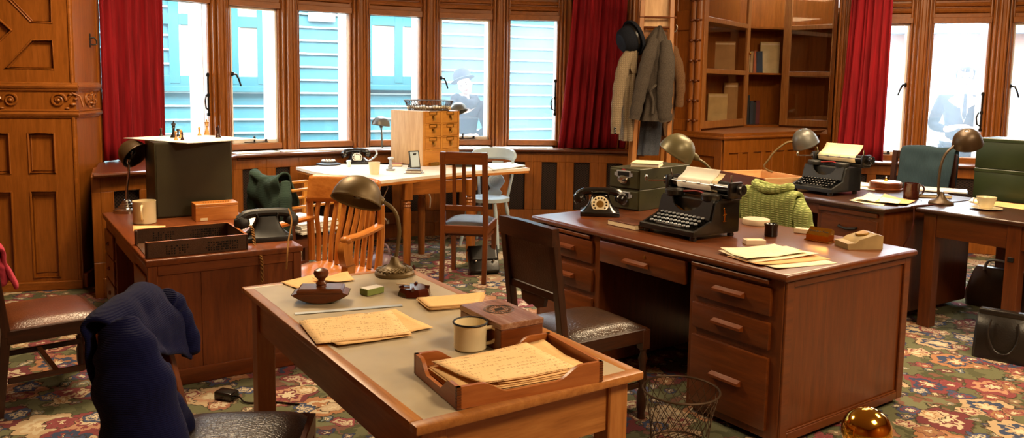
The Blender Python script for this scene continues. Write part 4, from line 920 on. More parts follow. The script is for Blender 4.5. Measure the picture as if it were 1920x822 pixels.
    if logo:                    # small gilt figure and scroll on the side plate and cover
        b = MB(); x = X+.001; yy, zz = d*.66, h*.62; b.tube([(x, yy, zz-.035), (x, yy+.004, zz), (x, yy-.003, zz+.03)], .004, 6); b.tube([(x, yy-.014, zz+.0), (x, yy+.014, zz+.004)], .0035, 6); b.tube([(x, yy-.012, zz-.034), (x, yy+.014, zz-.034)], .003, 6); b.ball((x, yy-.004, zz+.036), .005, (.4, 1, 1), 8); b.obj('gilt_emblem', 'brass', t)
        b = MB(); b.tube([(X-.05+.012*math.cos(a), d*.47-.002, h*.86+.014*math.sin(a)) for a in [k*.6 for k in range(9)]], .003, 6); b.obj('gilt_scroll', 'brass', t)
    return t
def sheet(label, c, z, mat, curl=.0, th=.0012, name='sheet_of_paper', cat='paper', group=None, sheets=1, sag=0):
    # c: four ground points in order; x runs along c0->c1
    c = [Vector((p.x, p.y, 0)) for p in c]; o = sum(c, Vector())/4; ex = (c[1]-c[0]).normalized(); rz = math.atan2(ex.y, ex.x); inv = Matrix.Rotation(-rz, 3, 'Z'); L = [inv @ (p-o) for p in c]
    t_ = MB(); rnd = random.Random(len(label)+int(abs(o.x)*1000)); ph = rnd.random()*6
    for k in range(sheets):
        jx, jy = (rnd.uniform(-.006, .006), rnd.uniform(-.006, .006)) if k < sheets-1 else (0, 0); zz = k*.0025
        def f(u, v):
            p = (L[0]*(1-u)+L[1]*u)*(1-v)+(L[3]*(1-u)+L[2]*u)*v
            e = max(abs(2*u-1), abs(2*v-1))**3; lift = curl*e*(.5+.5*math.sin(ph+3*u+2*v))*(abs(2*u-1)*abs(2*v-1)+.25)
            return (p.x+jx, p.y+jy, zz+.001+lift+sag*math.sin(u*PI)*.5)
        t_.grid(f, 10, 8)
    ob = t_.obj(name, mat, None, solid=th, ang=60, off=1); ob.location = (o.x, o.y, z); ob.rotation_euler = (0, 0, rz); return tag(ob, label, cat, group)
def mug(label, p, z, R, h, mat, hang, rim=None, name='mug', hs=1.0):
    t = thing(name, label, 'mug', (p.x, p.y, z), hang); b = MB()
    b.lathe([(R*.9, 0), (R*.97, .004), (R*.98, h*.95), (R, h), (R*.94, h), (R*.92, h*.9), (R*.9, .008), (0, .008)], 32); b.obj('body', mat, t)
    b = MB(); b.tube(spline([(R*.93, 0, h*.8), (R*1.35, 0, h*.84), (R*1.62*hs, 0, h*.62), (R*1.4, 0, h*.32), (R*.93, 0, h*.22)], 5), [R*.11]*21, 8); b.obj('handle', mat, t)
    if rim: b = MB(); b.tube([(R*.99*math.cos(k*PI/20), R*.99*math.sin(k*PI/20), h) for k in range(40)], .0035, 6, True); b.obj('rim', rim, t, label='dark enamel rim')
    return t
# ================================================================ on the foreground desk
def p1(x, y, z=0): return D1+Vector((x, y, D1H+z))
Z1 = D1H
s = mpp(D1+Vector((.66, 1.5, 0))); k_ = lambda x, y: ((x-743)*s, (517-y)*s)
goose_lamp('bronze gooseneck desk lamp with an embossed round base on the foreground desk', p1(.655, 1.525), Z1, [k_(745, 488), k_(750, 455), k_(752, 430), k_(747, 402), k_(736, 386), k_(722, 377)], k_(671, 376)+(-.02,), (.22, .45, 1), 48*s, 50*s, 'bronze', 'bronze', 'embossed', 'bronze', 1.0, br=38*s, bh=35*s)
b = MB(); q = p1(.70, 1.56); q2 = p1(.80, 1.66); b.tube(spline([(q.x, q.y, Z1+.012), (q.x+.03, q.y+.03, Z1+.03), (q.x+.07, q.y+.045, Z1+.008), (q.x+.085, q.y+.04, Z1+.004), (D1.x+D1L+.006, D1.y+1.58, Z1-.01), (D1.x+D1L+.012, D1.y+1.57, Z1-.3), (D1.x+D1L+.02, D1.y+1.5, .008)], 6), .0035, 6); tag(b.obj('power_flex', 'cordred'), 'thin dark flex running off the back of the foreground desk behind its lamp', 'cord')
# rocker blotter
t = thing('rocker_blotter', 'polished wooden rocker blotter with a turned knob on the foreground desk', 'blotter', p1(.213, 1.262), VR+R_(6)); 
b = MB(); Rr, hw, dp = .19, .108, .05; aa = math.asin(hw/Rr); arcp = [(Rr*math.sin(-aa+2*aa*k/16), Rr-Rr*math.cos(-aa+2*aa*k/16)) for k in range(17)]
mxz = Matrix(((1, 0, 0, 0), (0, 0, 1, -dp), (0, 1, 0, .003), (0, 0, 0, 1))); b.prism(arcp+[(hw*.72, .045), (-hw*.72, .045)], 2*dp, mxz); b.obj('rocker', 'mahx', t)
b = MB(); b.grid(lambda u, v: (Rr*1.012*math.sin(-aa*1.02+2.04*aa*u), (v-.5)*2*dp*.98, Rr-Rr*1.012*math.cos(-aa*1.02+2.04*aa*u)+.003), 16, 1); b.obj('blotting_paper', 'felt', t, solid=.002)
b = MB(); b.loft([[(sx*.088, sy*.056, .045) for sx, sy in ((-1, -1), (1, -1), (1, 1), (-1, 1))], [(sx*.088, sy*.056, .053) for sx, sy in ((-1, -1), (1, -1), (1, 1), (-1, 1))], [(sx*.08, sy*.048, .06) for sx, sy in ((-1, -1), (1, -1), (1, 1), (-1, 1))]]); b.obj('top_plate', 'mahx', t)
b = MB(); b.lathe([(.02, .06), (.018, .066), (.022, .072), (.013, .082), (.015, .09), (.026, .1), (.03, .113), (.026, .126), (.012, .133), (0, .134)], 20); b.obj('knob', 'mahz', t)
# ruler, eraser box, ashtray
a_, c_ = at(553, 589, Z1), at(754, 573, Z1); dv = c_-a_; t = MB(); t.bx(0, dv.length, -.013, .013, 0, .0015, 0); t.lathe([(.004, .0016), (0, .0017)], 8, T(dv.length-.012, 0, 0)); o = t.obj('steel_ruler', 'steel'); o.location = a_; o.rotation_euler = (0, 0, math.atan2(dv.y, dv.x)); tag(o, 'steel ruler lying across the foreground desk', 'ruler')
t = thing('eraser_box', 'small green cardboard box near the lamp on the foreground desk', 'box', p1(.432, 1.268), R_(16)); b = MB(); b.box((0, 0, .013), (.088, .05, .026), .001); b.obj('sleeve', 'eraser', t); b = MB(); b.box((0, 0, .0265), (.082, .046, .001), 0); b.obj('label', 'white', t)
t = thing('ashtray', 'dark octagonal ashtray with notches on the foreground desk', 'ashtray', p1(.577, 1.168), VR); b = MB(); R8 = .07
def oc(r, z): return [(r*math.cos(R_(22.5+k*45)), r*math.sin(R_(22.5+k*45)), z) for k in range(8)]
b.loft([oc(R8, 0), oc(R8*.97, .012), oc(R8*.84, .032), oc(R8*.74, .032)], cap=False)
b.lathe([(R8*.72, .032), (R8*.62, .028), (R8*.55, .012), (0, .01)], 8, Matrix.Rotation(R_(22.5), 4, 'Z')); b.loft([oc(R8, 0), oc(R8*.01, 0)])
for k in range(4): a = R_(-90+k*90); b.tube([(R8*.62*math.cos(a), R8*.62*math.sin(a), .0335), (R8*.9*math.cos(a), R8*.9*math.sin(a), .0315)], .007, 8)
b.obj('tray', 'ash', t)
b = MB(); b.tube([(-.075, .012, .04), (-.02, .008, .037)], .0042, 10); o = b.obj('cigarette', 'ivory'); o.matrix_world = T(*p1(.577, 1.168)) @ Matrix.Rotation(VR, 4, 'Z'); tag(o, 'cigarette resting on the rim of the octagonal ashtray', 'cigarette')
# papers
sheet('buff sheet at the back left corner of the foreground desk behind the blotter', [at(527, 531, Z1), at(598, 513, Z1), at(640, 524, Z1), at(557, 543, Z1)], Z1, 'buff', .004)
sheet('buff sheet with a raised corner lying behind the knob of the blotter', [at(585, 528, Z1), at(652, 514, Z1), at(665, 527, Z1), at(610, 534, Z1)], Z1+.002, 'buff', .015)
sheet('buff sheet sticking out at the right from under the pencilled page on the foreground desk', [at(640, 592, Z1), at(741, 584, Z1), at(812, 617, Z1), at(690, 640, Z1)], Z1, 'buff', .006)
sheet('buff sheet showing its lower edge beneath the pencilled page on the foreground desk', [at(560, 609, Z1), at(700, 596, Z1), at(772, 632, Z1), at(634, 653, Z1)], Z1+.003, 'buff', .004)
sheet('pencilled buff squared page lying by the steel ruler on the foreground desk', [at(593, 650, Z1), at(772, 632, Z1), at(733, 586, Z1), at(560, 608, Z1)], Z1+.006, 'written', .004)
sheet('pad of buff envelopes with a scribbled top beside the ashtray', [at(803, 584, Z1), at(897, 575, Z1), at(907, 556, Z1), at(782, 565, Z1)], Z1, 'buff', .003, sheets=6, name='envelope_pad', cat='envelopes')
# wooden box with oval stamp
zt = Z1+.095; q = [at(864, 571, zt), at(937, 611, zt), at(1014, 596, zt), at(944, 560, zt)]; o0 = sum(q, Vector())/4; ex = (q[2]-q[1]+q[3]-q[0]).normalized(); rzb = math.atan2(ex.y, ex.x); w_, d_ = ((q[2]-q[1]).length+(q[3]-q[0]).length)/2, ((q[0]-q[1]).length+(q[3]-q[2]).length)/2
t = thing('wooden_box', 'wooden box with an oval stamp on its lid, behind the letter tray', 'box', (o0.x, o0.y, Z1), rzb); b = MB(); b.box((0, 0, .0375), (w_-.004, d_-.004, .075), .002); b.obj('body', 'redx', t)
M['lidwood'] = wood('weathered_lid', '#6d4630', '#8a6049', '#a88a76', 'y', .22); b = MB(); b.box((0, 0, .085), (w_, d_, .02), .002); lid = b.obj('lid', 'lidwood', t)
b = MB()
for k, (rx, ry) in enumerate(((.052, .052), (.047, .047), (.030, .028))): b.tube([(rx*math.cos(a*PI/20)+.004, ry*math.sin(a*PI/20)+.02, .0952) for a in range(40)], .0011, 4, True)
for k in range(26):
    a = k*2*PI/26; b.tube([(.034*math.cos(a)+.004, .033*math.sin(a)+.02, .0953), (.043*math.cos(a+.06)+.004, .043*math.sin(a+.06)+.02, .0953)], .0011, 4)
for k in range(5): b.tube([(-.02+.004+.002*k, .008+k*.006, .0953), (.024, .008+k*.006, .0953)], .0012, 4)
b.obj('oval_stamp', 'iron', lid)
# enamel mug
zt = Z1+.088; mp = at(882, 604, zt); s = mpp(mp); mug('cream enamel mug with a dark rim beside the wooden box', mp, Z1, 33*s, .088, 'enamel', VR-.15, 'iron')
# letter tray
tl, tr_, tbk = at(857, 770, Z1), at(1130, 716, Z1), at(761, 703, Z1); ex = (tr_-tl); Wt = ex.length; rzt = math.atan2(ex.y, ex.x); Dt = (tbk-tl).length; ht = .062
t = thing('letter_tray', 'orange wooden letter tray with scooped sides full of buff papers, on the foreground desk', 'tray', (tl.x, tl.y, Z1), rzt); tk = .012
def scoop(L, lo, a0, a1, hi0=1, hi1=1, n=8):
    pts = [(0, 0), (L, 0), (L, ht*hi1)]
    def ss(x0, x1, z0, z1): return [(x0+(x1-x0)*k/n, z0+(z1-z0)*(.5-.5*math.cos(PI*k/n))) for k in range(n+1)]
    return pts+ss(L-a1*.45, L-a1, ht*hi1, ht*lo)+ss(a0, a0*.45, ht*lo, ht*hi0)+[(0, ht*hi0)]
FX = lambda y: Matrix(((1, 0, 0, 0), (0, 0, 1, y), (0, 1, 0, 0), (0, 0, 0, 1)))
FY = lambda x: Matrix(((0, 0, 1, x), (1, 0, 0, 0), (0, 1, 0, 0), (0, 0, 0, 1)))
b = MB(); b.prism(scoop(Wt, .42, .16, .16), tk, FX(0)); b.obj('front', 'trayx', t)
b = MB(); b.prism(scoop(Wt, .42, .14, .16), tk, FX(Dt-tk)); b.obj('back', 'trayx', t)
b = MB(); b.prism(scoop(Dt, .38, .12, .10), tk, FY(0)); b.obj('side', 'trayy', t)
b = MB(); b.prism([(0, 0), (Dt, 0), (Dt, ht), (0, ht)], tk, FY(Wt-tk)); b.obj('side', 'trayy', t)
b = MB(); b.bx(tk, Wt-tk, tk, Dt-tk, .002, .008, 0); b.obj('bottom', 'trayx', t)
b = MB()
for k in range(8):
    z = .004+k*.0075
    for x in (0, Wt): b.box((x, .006, z), (.0016, .0125, .0038), 0); b.box((x+(.006 if x == 0 else -.006), 0, z), (.0125, .0016, .0038), 0)
b.obj('dovetails', 'mahx', t)
def tp(u, v): e = Vector((math.cos(rzt), math.sin(rzt), 0)); g = Vector((-e.y, e.x, 0)); return Vector((tl.x, tl.y, 0))+e*u*Wt+g*v*Dt
sheet('lowest buff papers showing at the front left of the letter tray', [tp(.08, .1), tp(.9, .08), tp(.88, .9), tp(.06, .88)], Z1+.009, 'buff', .004, sheets=9, name='paper_stack')
sheet('plain buff sheet second from top in the letter tray, sticking up at the right', [tp(.3, .1), tp(.93, .09), tp(.93, .93), tp(.45, .93)], Z1+.034, 'buff', .012)
sheet('pencilled buff squared page on top of the pile in the letter tray', [tp(.19, .1), tp(.86, .14), tp(.80, .95), tp(.08, .86)], Z1+.038, 'written', .008, sheets=2)
# ================================================================ on the left desk
Z3 = D3H
fl, fr, bl = D3+Vector((.275, 1.33, 0)), D3+Vector((.785, 1.335, 0)), D3+Vector((.262, 1.675, 0)); BH = zat(fl, 268)-Z3
t = thing('deed_box', 'tall olive-black steel box standing on the left desk under the chess board', 'box', (fl.x, fl.y, Z3)); wB, dB = .505, .36
b = MB(); b.bx(0, wB, 0, dB, 0, BH, .006, seg=2); b.obj('case', 'greenbox', t); b = MB(); b.bx(.012, wB-.012, -.004, .004, .012, BH-.012, .004); b.obj('door', 'greenbox', t)
cb = [at(246, 257, Z3+BH), at(329, 269, Z3+BH), at(463, 260, Z3+BH), at(395, 251, Z3+BH)]
c_o = Vector((fl.x+wB*.5, fl.y+dB*.5, Z3+BH))
M['chess'] = (lambda t: (t.link(t.mix((lambda c: (t.link(t.coord((1, 1, 1)), c.inputs['Vector']), c)[1])(t.add('ShaderNodeTexChecker', Scale=17.0)).outputs['Fac'], lin('#e9e4d8'), lin('#cfccc6')), t.pr((1, 1, 1, 1), .6).inputs['Base Color']), t.m)[1])(NT('chess_board'))
b = MB(); b.box((0, 0, .004), (.58, .70, .006), .001); o = b.obj('chess_board', 'chess'); o.location = (D3.x+.565, D3.y+1.59, Z3+BH+.0005); o.rotation_euler = (0, 0, R_(25)); tag(o, 'pale paper chess board lying on top of the tall steel box', 'chess board')
ZC = Z3+BH+.0075
M['boxwood'] = wood('boxwood_pieces', '#9a6a30', '#c08c4a', '#d6a865', 'z', .35, 3); M['ebony'] = plain('ebony_pieces', '#1b130e', .3); M['rosew'] = plain('dark_rosewood', '#2e140c', .3)
def chess(px, py, kind, hpx, mat, label):
    p = at(px, py, ZC); h = hpx*mpp(p); k = h
    t = thing('chess_'+kind, label, 'chess piece', (p.x, p.y, ZC), VR); b = MB()
    base = [(.0, 0), (.2*k, 0), (.2*k, .05*k), (.17*k, .09*k), (.15*k, .16*k), (.09*k, .3*k)]
    if kind in ('king', 'queen'): b.lathe(base+[(.065*k, .5*k), (.08*k, .58*k), (.12*k, .6*k), (.09*k, .64*k), (.11*k, .74*k), (.14*k, .84*k), (.06*k, .88*k), (0, .89*k)], 16)
    elif kind == 'pawn': b.lathe([(r*1.3, z) for r, z in base]+[(.1*k, .6*k), (.15*k, .66*k), (.09*k, .7*k), (.16*k, .8*k), (.16*k, .9*k), (.08*k, .99*k), (0, k)], 16)
    elif kind == 'rook': b.lathe([(r*1.25, z) for r, z in base]+[(.12*k, .5*k), (.13*k, .7*k), (.2*k, .78*k), (.2*k, k), (.14*k, k), (.14*k, .92*k), (0, .92*k)], 16)
    elif kind == 'bishop': b.lathe([(r*1.15, z) for r, z in base]+[(.075*k, .52*k), (.13*k, .58*k), (.08*k, .62*k), (.12*k, .74*k), (.09*k, .88*k), (.04*k, .93*k), (.045*k, .97*k), (0, k)], 16)
    else: b.lathe([(r*1.2, z) for r, z in base[:5]]+[(.16*k, .22*k), (.12*k, .28*k), (0, .28*k)], 16); b.loft([[(x, y*.09*k, z) for x, z, y in pts] for pts in ([(-.11*k, .25*k, -1), (.11*k, .25*k, -1), (.11*k, .25*k, 1), (-.11*k, .25*k, 1)], [(-.08*k, .5*k, -1), (.12*k, .5*k, -1), (.12*k, .5*k, 1), (-.08*k, .5*k, 1)], [(-.2*k, .72*k, -.8), (.1*k, .76*k, -.8), (.1*k, .76*k, .8), (-.2*k, .72*k, .8)], [(-.16*k, .82*k, -.6), (.04*k, .96*k, -.6), (.04*k, .96*k, .6), (-.16*k, .82*k, .6)])]); b.bx(.0, .04*k, -.05*k, .05*k, .92*k, k, 0)
    b.obj('body', mat, t, ang=50)
    if kind == 'king': b = MB(); b.bx(-.022*k, .022*k, -.02*k, .02*k, .86*k, k, .003); b.bx(-.06*k, .06*k, -.018*k, .018*k, .91*k, .95*k, .003); b.obj('cross', mat, t)
chess(302, 255, 'pawn', 15, 'rosew', 'dark pawn standing alone at the far left of the chess board')
chess(326, 258, 'king', 31, 'ebony', 'black king on the chess board, seen against the first window pane')
chess(334, 256, 'rook', 14, 'ebony', 'squat black rook just behind the pale queen on the chess board')
chess(330, 263, 'queen', 19, 'boxwood', 'pale wooden queen nearest the front corner of the chess board')
chess(339, 259, 'pawn', 16, 'boxwood', 'pale pawn half hidden behind the dark bishop on the chess board')
chess(342, 263, 'bishop', 17, 'rosew', 'dark bishop beside the pale queen on the chess board')
chess(374, 254, 'pawn', 16, 'boxwood', 'pale pawn beside the tall pale king on the chess board')
chess(388, 253, 'king', 29, 'boxwood', 'tall pale wooden king on the chess board in front of the white window jamb')
chess(409, 258, 'knight', 23, 'rosew', 'dark knight standing alone at the right end of the chess board')
# lamp
lp = D3+Vector((.15, 1.72, 0)); s = mpp(lp); k_ = lambda x, y: ((x-240)*s, (399-y)*s)
goose_lamp('desk lamp with tipped bronze hood and chrome stem behind the cream mug', lp, Z3, [k_(240, 378), k_(242, 350), k_(246, 325), k_(246, 310), k_(243, 304)], k_(262, 291)+(-.01,), (-.72, .25, .55), 27*s, 33*s, 'bronzedark', 'chrome', 'ring', 'chrome', br=24*s, bh=24*s)
mp = D3+Vector((.185, 1.2, 0)); s = mpp(mp); mug('tall cream mug on the left desk beside the steel box', mp, Z3, 21*s, 43*s, 'cream', VR+R_(-75))
sheet('buff paper under the cream mug on the left desk', [at(249, 424, Z3), at(310, 424, Z3), at(312, 432, Z3), at(250, 434, Z3)], Z3, 'buff', .0)
# pierced card in-tray
ty0, ty1 = D3+Vector((.012, .05, Z3)), .5; t = thing('filing_tray', 'dark brown pierced filing tray with an open end on the left desk', 'tray', ty0, R_(-1)); wT, dT, hT = .52, .44, .085
b = MB(); b.bx(0, wT, 0, .012, 0, hT, .002); b.obj('front', 'wicker', t); b = MB(); b.bx(0, wT, dT-.012, dT, 0, hT, .002); b.obj('back', 'wicker', t); b = MB(); b.bx(wT-.012, wT, 0, dT, 0, hT, .002); b.obj('side', 'wicker', t); b = MB(); b.bx(0, .012, 0, .05, 0, hT, .002); b.bx(0, .012, dT-.05, dT, 0, hT, .002); parts(b, 'end_lip', 'wicker', t); b = MB(); b.bx(.005, wT-.005, .005, dT-.005, 0, .006, 0); b.obj('bottom', 'wicker', t)
b = MB(); rnd = random.Random(4)
for x0 in (.1, .3, .36):
    for i in range(9):
        for j in range(4):
            if rnd.random() < .8: b.box((x0+i*.013, -.0008, .018+j*.013), (.006, .002, .008), 0); b.box((x0+i*.013, dT-.0125, .018+j*.013), (.006, .002, .008), 0)
b.obj('piercings', 'iron', t)
b = MB(); e = .0015; b.bx(0, wT, -.001, .013, hT, hT+e, 0); b.bx(0, wT, dT-.013, dT+.001, hT, hT+e, 0); b.bx(wT-.013, wT+.001, .013, dT-.013, hT, hT+e, 0); b.obj('worn_edge', 'trayx', t)
# index box
q = D3+Vector((.478, 1.09, Z3)); t = thing('index_box', 'small orange wooden box with printed lid beside the steel box on the left desk', 'box', q, R_(-2)); wX, dX, hX = .275, .15, .115
b = MB(); b.bx(0, wX, 0, dX, 0, hX-.02, .002); b.obj('body', 'orangex', t); b = MB(); b.bx(0, wX, 0, dX, hX-.019, hX, .002); lid = b.obj('lid', 'orangex', t); b = MB()
for k in range(22): b.box((.06+k*.008, .06+.03*(k % 2), hX+.0006), (.005, .02, .001), 0)
b.obj('lid_print', 'mahx', lid); b = MB(); b.bx(.03, .075, -.0015, 0, .004, .022, 0); b.obj('paper_label', 'paperc', t)
sheet('white papers under the telephone at the far edge of the left desk', [at(440, 407, Z3), at(470, 396, Z3), at(500, 412, Z3), at(455, 432, Z3)], Z3, 'paperw', .0)
ph = D3+Vector((.71, .30, Z3)); t = telephone('black telephone seen from behind with tan cords, at the near corner of the left desk', ph, VR+R_(180+28), .265, 'satin', None)
s = mpp(ph); I = Matrix.Rotation(-VR-R_(208), 3, 'Z')
def loc3(px, py, dy=0):
    w = atd(px, py, dep(ph)+dy); return I @ (w-ph)
b = MB(); b.tube(spline([loc3(541, 392, -.06), loc3(547, 415, -.15), loc3(541, 450, -.26), loc3(539, 475, -.33), loc3(537, 505, -.35)], 6), .0045, 6); b.obj('handset_cord', 'cordtan', t)
def twist(pts, r, turns, rr, n=70):
    P = spline(pts, 12); o = [[], []]
    for i, p in enumerate(P):
        a = i/len(P)*turns*2*PI
        for k in (0, 1): o[k].append(p+Vector((math.cos(a+k*PI)*r, math.sin(a+k*PI)*r*.6, math.sin(a+k*PI)*r*.4)))
    return o
b = MB(); c0 = [loc3(452, 430, -.06), loc3(470, 425, -.1), loc3(475, 440, -.14), loc3(478, 462, -.2), loc3(488, 478, -.31), loc3(491, 500, -.33), loc3(491, 530, -.34)]
for P in twist(c0, .006, 12, .004): b.tube(P, .0045, 6)
b.obj('twisted_cord', 'cordtan', t)
# ================================================================ on the big desk
Z2 = D2H
ph = d2p(.20, .40); telephone('black telephone with a cream dial on the left end of the big mahogany desk', ph, VR+R_(-6), .245, 'bakelite', 'cream')
rzf = D2R+R_(9.6); f0 = d2p(.0, .655); fw, fd, fh = .245, .60, .138
def file_box(label, loc, logo):
    t = thing('card_file_drawer', label, 'file drawer', loc, rzf, 'olive steel card file drawers'); b = MB(); b.bx(0, fw, .008, fd, 0, fh, .003); b.obj('case', 'greenfile', t)
    b = MB(); b.bx(.006, fw-.006, -.004, .012, .008, fh-.01, .004); d = b.obj('drawer_front', 'greenfile', t)
    b = MB(); cx, cz = fw*.5, fh*.56; b.bx(cx-.058, cx+.058, -.008, -.003, cz-.0, cz+.045, .002); 
    for s in (-1, 1): b.box((cx+s*.064, -.006, cz+.02), (.02, .004, .022), .002)
    b.obj('label_holder', 'steel', d); b = MB(); b.bx(cx-.046, cx+.046, -.0095, -.007, cz+.008, cz+.038, 0); b.obj('label_window', 'iron', d)
    b = MB(); b.lathe([(.0, .03), (.02, .028), (.034, .018), (.038, 0)], 20, T(cx, -.006, cz-.012) @ Matrix.Rotation(R_(118), 4, 'X') @ Matrix.Diagonal((1.15, .8, 1, 1))); b.obj('cup_pull', 'chrome', d)
    if logo: b = MB(); b.ball((cx, -.005, fh*.92), .014, (1.3, .12, .55), 10); b.obj('red_badge', 'ribbon', d, label='small red badge')
    b = MB(); b.lathe([(.005, 0), (0, .001)], 8, T(fw, .2, fh*.55) @ Matrix.Rotation(PI/2, 4, 'Y')); b.obj('rivet', 'iron', t)
    return t
file_box('lower olive steel card file drawer standing on the big mahogany desk', f0, False)
file_box('upper olive steel card file drawer with a red badge, under the small notebook', f0+Vector((0, 0, fh+.001)), True)
zf = Z2+2*fh+.0025; _c = Vector((math.cos(rzf), math.sin(rzf), 0)); _g = Vector((-_c.y, _c.x, 0)); o0 = f0+_c*.125+_g*.25
t = thing('notebook', 'buff notebook lying on top of the olive card file drawers', 'notebook', (o0.x, o0.y, zf), rzf+R_(28)); wq, dq = .19, .25
b = MB(); b.box((0, 0, .013), (wq-.006, dq-.006, .018), .001); b.obj('pages', 'paperw', t); b = MB(); b.box((0, 0, .0015), (wq, dq, .003), 0); b.box((0, 0, .024), (wq, dq, .003), 0); b.obj('cover', 'paperc', t)
# ledger, lamp, typewriter
t = thing('ledger', 'slim brown ledger with gilt page edges in front of the black typewriter', 'book', d2p(.505, .19), D2R); b = MB(); b.bx(.003, .232, .003, .147, .004, .028, 0); b.obj('pages', 'paperc', t); b = MB(); b.bx(0, .235, 0, .15, 0, .004, .001); b.bx(0, .235, 0, .15, .028, .032, .001); b.bx(0, .235, .146, .15, 0, .032, .001); b.obj('cover', 'leatan', t)
TW = d2p(.952, .215); tw_w, tw_d, tw_h = .405, .36, .205; typewriter('black typewriter with gilt emblem and cream paper on the big mahogany desk', TW, D2R, tw_w, tw_d, tw_h, 'black', 'steel', True)
def platen_paper(label, tw, rz, w, d, h, x0, x1, up, mat, low=.085):
    cz, cyy, r = h+.065, d*.80, .026*w/.36+.008; b = MB()
    prof = [(-r, -low+.04), (-r*1.0, 0), (-r*.7, r*.7), (0, r), (r*.4, r+.01)]; prof = [(-r*.75, -r*.75), (-r, 0), (-r*.72, r*.72), (-r*.1, r*1.05), (up*.55, r+up*.5), (up*.9, r+up)]
    P = spline([(0, y, z) for y, z in prof], 5); b.grid(lambda u, v: (x0+(x1-x0)*u, cyy+P[round(v*(len(P)-1))].y, cz+P[round(v*(len(P)-1))].z), 6, len(P)-1)
    o = b.obj('sheet_of_paper', mat, solid=.0008, ang=60); o.location = tw; o.rotation_euler = (0, 0, rz); return tag(o, label, 'paper')
platen_paper('cream sheet rolled into the black typewriter on the big desk', TW, D2R, tw_w, tw_d, tw_h, -.165, .085, .05, 'paperw')
platen_paper('second sheet behind the first in the black typewriter on the big desk', TW, D2R, tw_w+.03, tw_d+.01, tw_h, -.10, .125, .03, 'paperc')
lf = d2p(.70, .80); s = mpp(lf); fx, fy = proj(lf); k_ = lambda x, y: ((x-fx)*s, (fy-y)*s)
goose_lamp('olive gooseneck lamp standing behind the black typewriter on the big desk', lf, Z2, [(.01, .07), k_(1338, 345), k_(1332, 322), k_(1318, 306), k_(1304, 297)], k_(1261, 287)+(.0,), (.5, -.22, .85), 34*s, 38*s, 'olivelamp', 'olivelamp', None, 'olivelamp', 1.0, br=.09, bh=.08)
# small things
p = d2p(.95, .99); t = thing('tape_tin', 'round buff cardboard drum lying flat beside the black typewriter', 'tin', p, 0); b = MB(); b.lathe([(.078, 0), (.08, .003), (.08, .03), (.078, .033), (.012, .033), (.012, .0335), (0, .0335)], 36); b.obj('drum', 'ivory', t); b = MB(); b.lathe([(.01, .0337), (0, .034)], 12); b.obj('centre', 'paperc', t)
p = d2p(1.25, .735); t = thing('ink_bottle', 'small dark ribbed pot on the big mahogany desk', 'pot', p, 0); b = MB(); n = 28
b.loft([[(rr*(1+.05*(k % 2))*math.cos(k*2*PI/n), rr*(1+.05*(k % 2))*math.sin(k*2*PI/n), z) for k in range(n)] for rr, z in ((.032, 0), (.034, .004), (.034, .056), (.037, .062), (.037, .07), (.028, .07), (.027, .02))], cap=True); b.obj('pot', 'bakelite', t); b = MB()
for k in range(7): a = k*.9; b.ball((.012*(k % 3)*math.cos(a), .012*(k % 3)*math.sin(a), .064), .007, n=8)
b.obj('contents', 'steel', t)
t = thing('matchbox', 'cream matchbox on the big mahogany desk near the loose papers', 'matchbox', d2p(1.347, .468), D2R+R_(58)); b = MB(); b.box((0, 0, .012), (.105, .058, .024), .001); b.obj('sleeve', 'ivory', t); b = MB(); b.box((0, 0, .0245), (.08, .04, .0012), 0); b.obj('label', 'paperc', t)
p0, p1_ = d2p(1.42, .81), d2p(1.545, .822); ex = p1_-p0; t = thing('brass_calendar', 'polished brass desk plaque with sloping engraved face on the big desk', 'desk plaque', p0, math.atan2(ex.y, ex.x)); Lq = ex.length
b = MB(); b.bx(-.008, Lq+.008, -.008, .075, 0, .007, .002); b.obj('base', 'brass', t); b = MB(); b.loft([[(x, y, z) for y, z in ((0, .007), (.0, .035), (.045, .072), (.066, .06), (.066, .007))] for x in (0, Lq)]); b.obj('body', 'brass', t)
cu = bpy.data.curves.new('lettering', 'FONT'); cu.body = 'Bond St in Town'; cu.size = .0155; cu.extrude = .0004; cu.align_x = 'CENTER'; cu.align_y = 'CENTER'; cu.materials.append(M['iron']); _o = bpy.data.objects.new('t', cu); COL.objects.link(_o); _m = bpy.data.meshes.new_from_object(_o.evaluated_get(bpy.context.evaluated_depsgraph_get())); bpy.data.objects.remove(_o); tx = bpy.data.objects.new('lettering', _m); COL.objects.link(tx); tx.parent = t; tx.location = (Lq/2, .0222, .0542); tx.rotation_euler = (math.atan2(.037, .045), 0, 0)
t = thing('ivory_block', 'small ivory-coloured block just behind the brass plaque', 'block', d2p(1.30, .98), D2R+R_(20)); b = MB(); b.box((0, 0, .014), (.12, .05, .028), .003); b.obj('block', 'ivory', t)
p0, p1_ = d2p(1.70, .765), d2p(1.79, .93); ex = p1_-p0; t = thing('stone_inkstand', 'wedge of veined brown stone with a round metal cap on the big desk', 'inkstand', p0, math.atan2(ex.y, ex.x)); Lq = ex.length
b = MB(); b.loft([[(x, y, z) for x, z in ((0, 0), (-.004, .03), (.04, .033), (.06, .05), (Lq*.82, .078), (Lq, .07), (Lq, 0))] for y in (0, .02, .1, .135)]); b.obj('stone', 'stone', t, ang=25)
b = MB(); b.lathe([(.034, 0), (.036, .004), (.03, .009), (0, .008)], 24, T(Lq*.62, .075, .0665) @ Matrix.Rotation(-.2, 4, 'Y')); b.obj('cap', 'agedbrass', t)
def P2(*q): return [d2p(*k) for k in q]
sheet('cream page at the far right of the loose papers on the big desk', P2((1.79, .06), (1.862, .42), (1.66, .45), (1.55, .1)), Z2, 'writtenw', .006)
sheet('orange-tinted page among the loose papers on the big desk', P2((1.715, .04), (1.80, .46), (1.60, .50), (1.49, .08)), Z2+.003, 'orangep', .006)
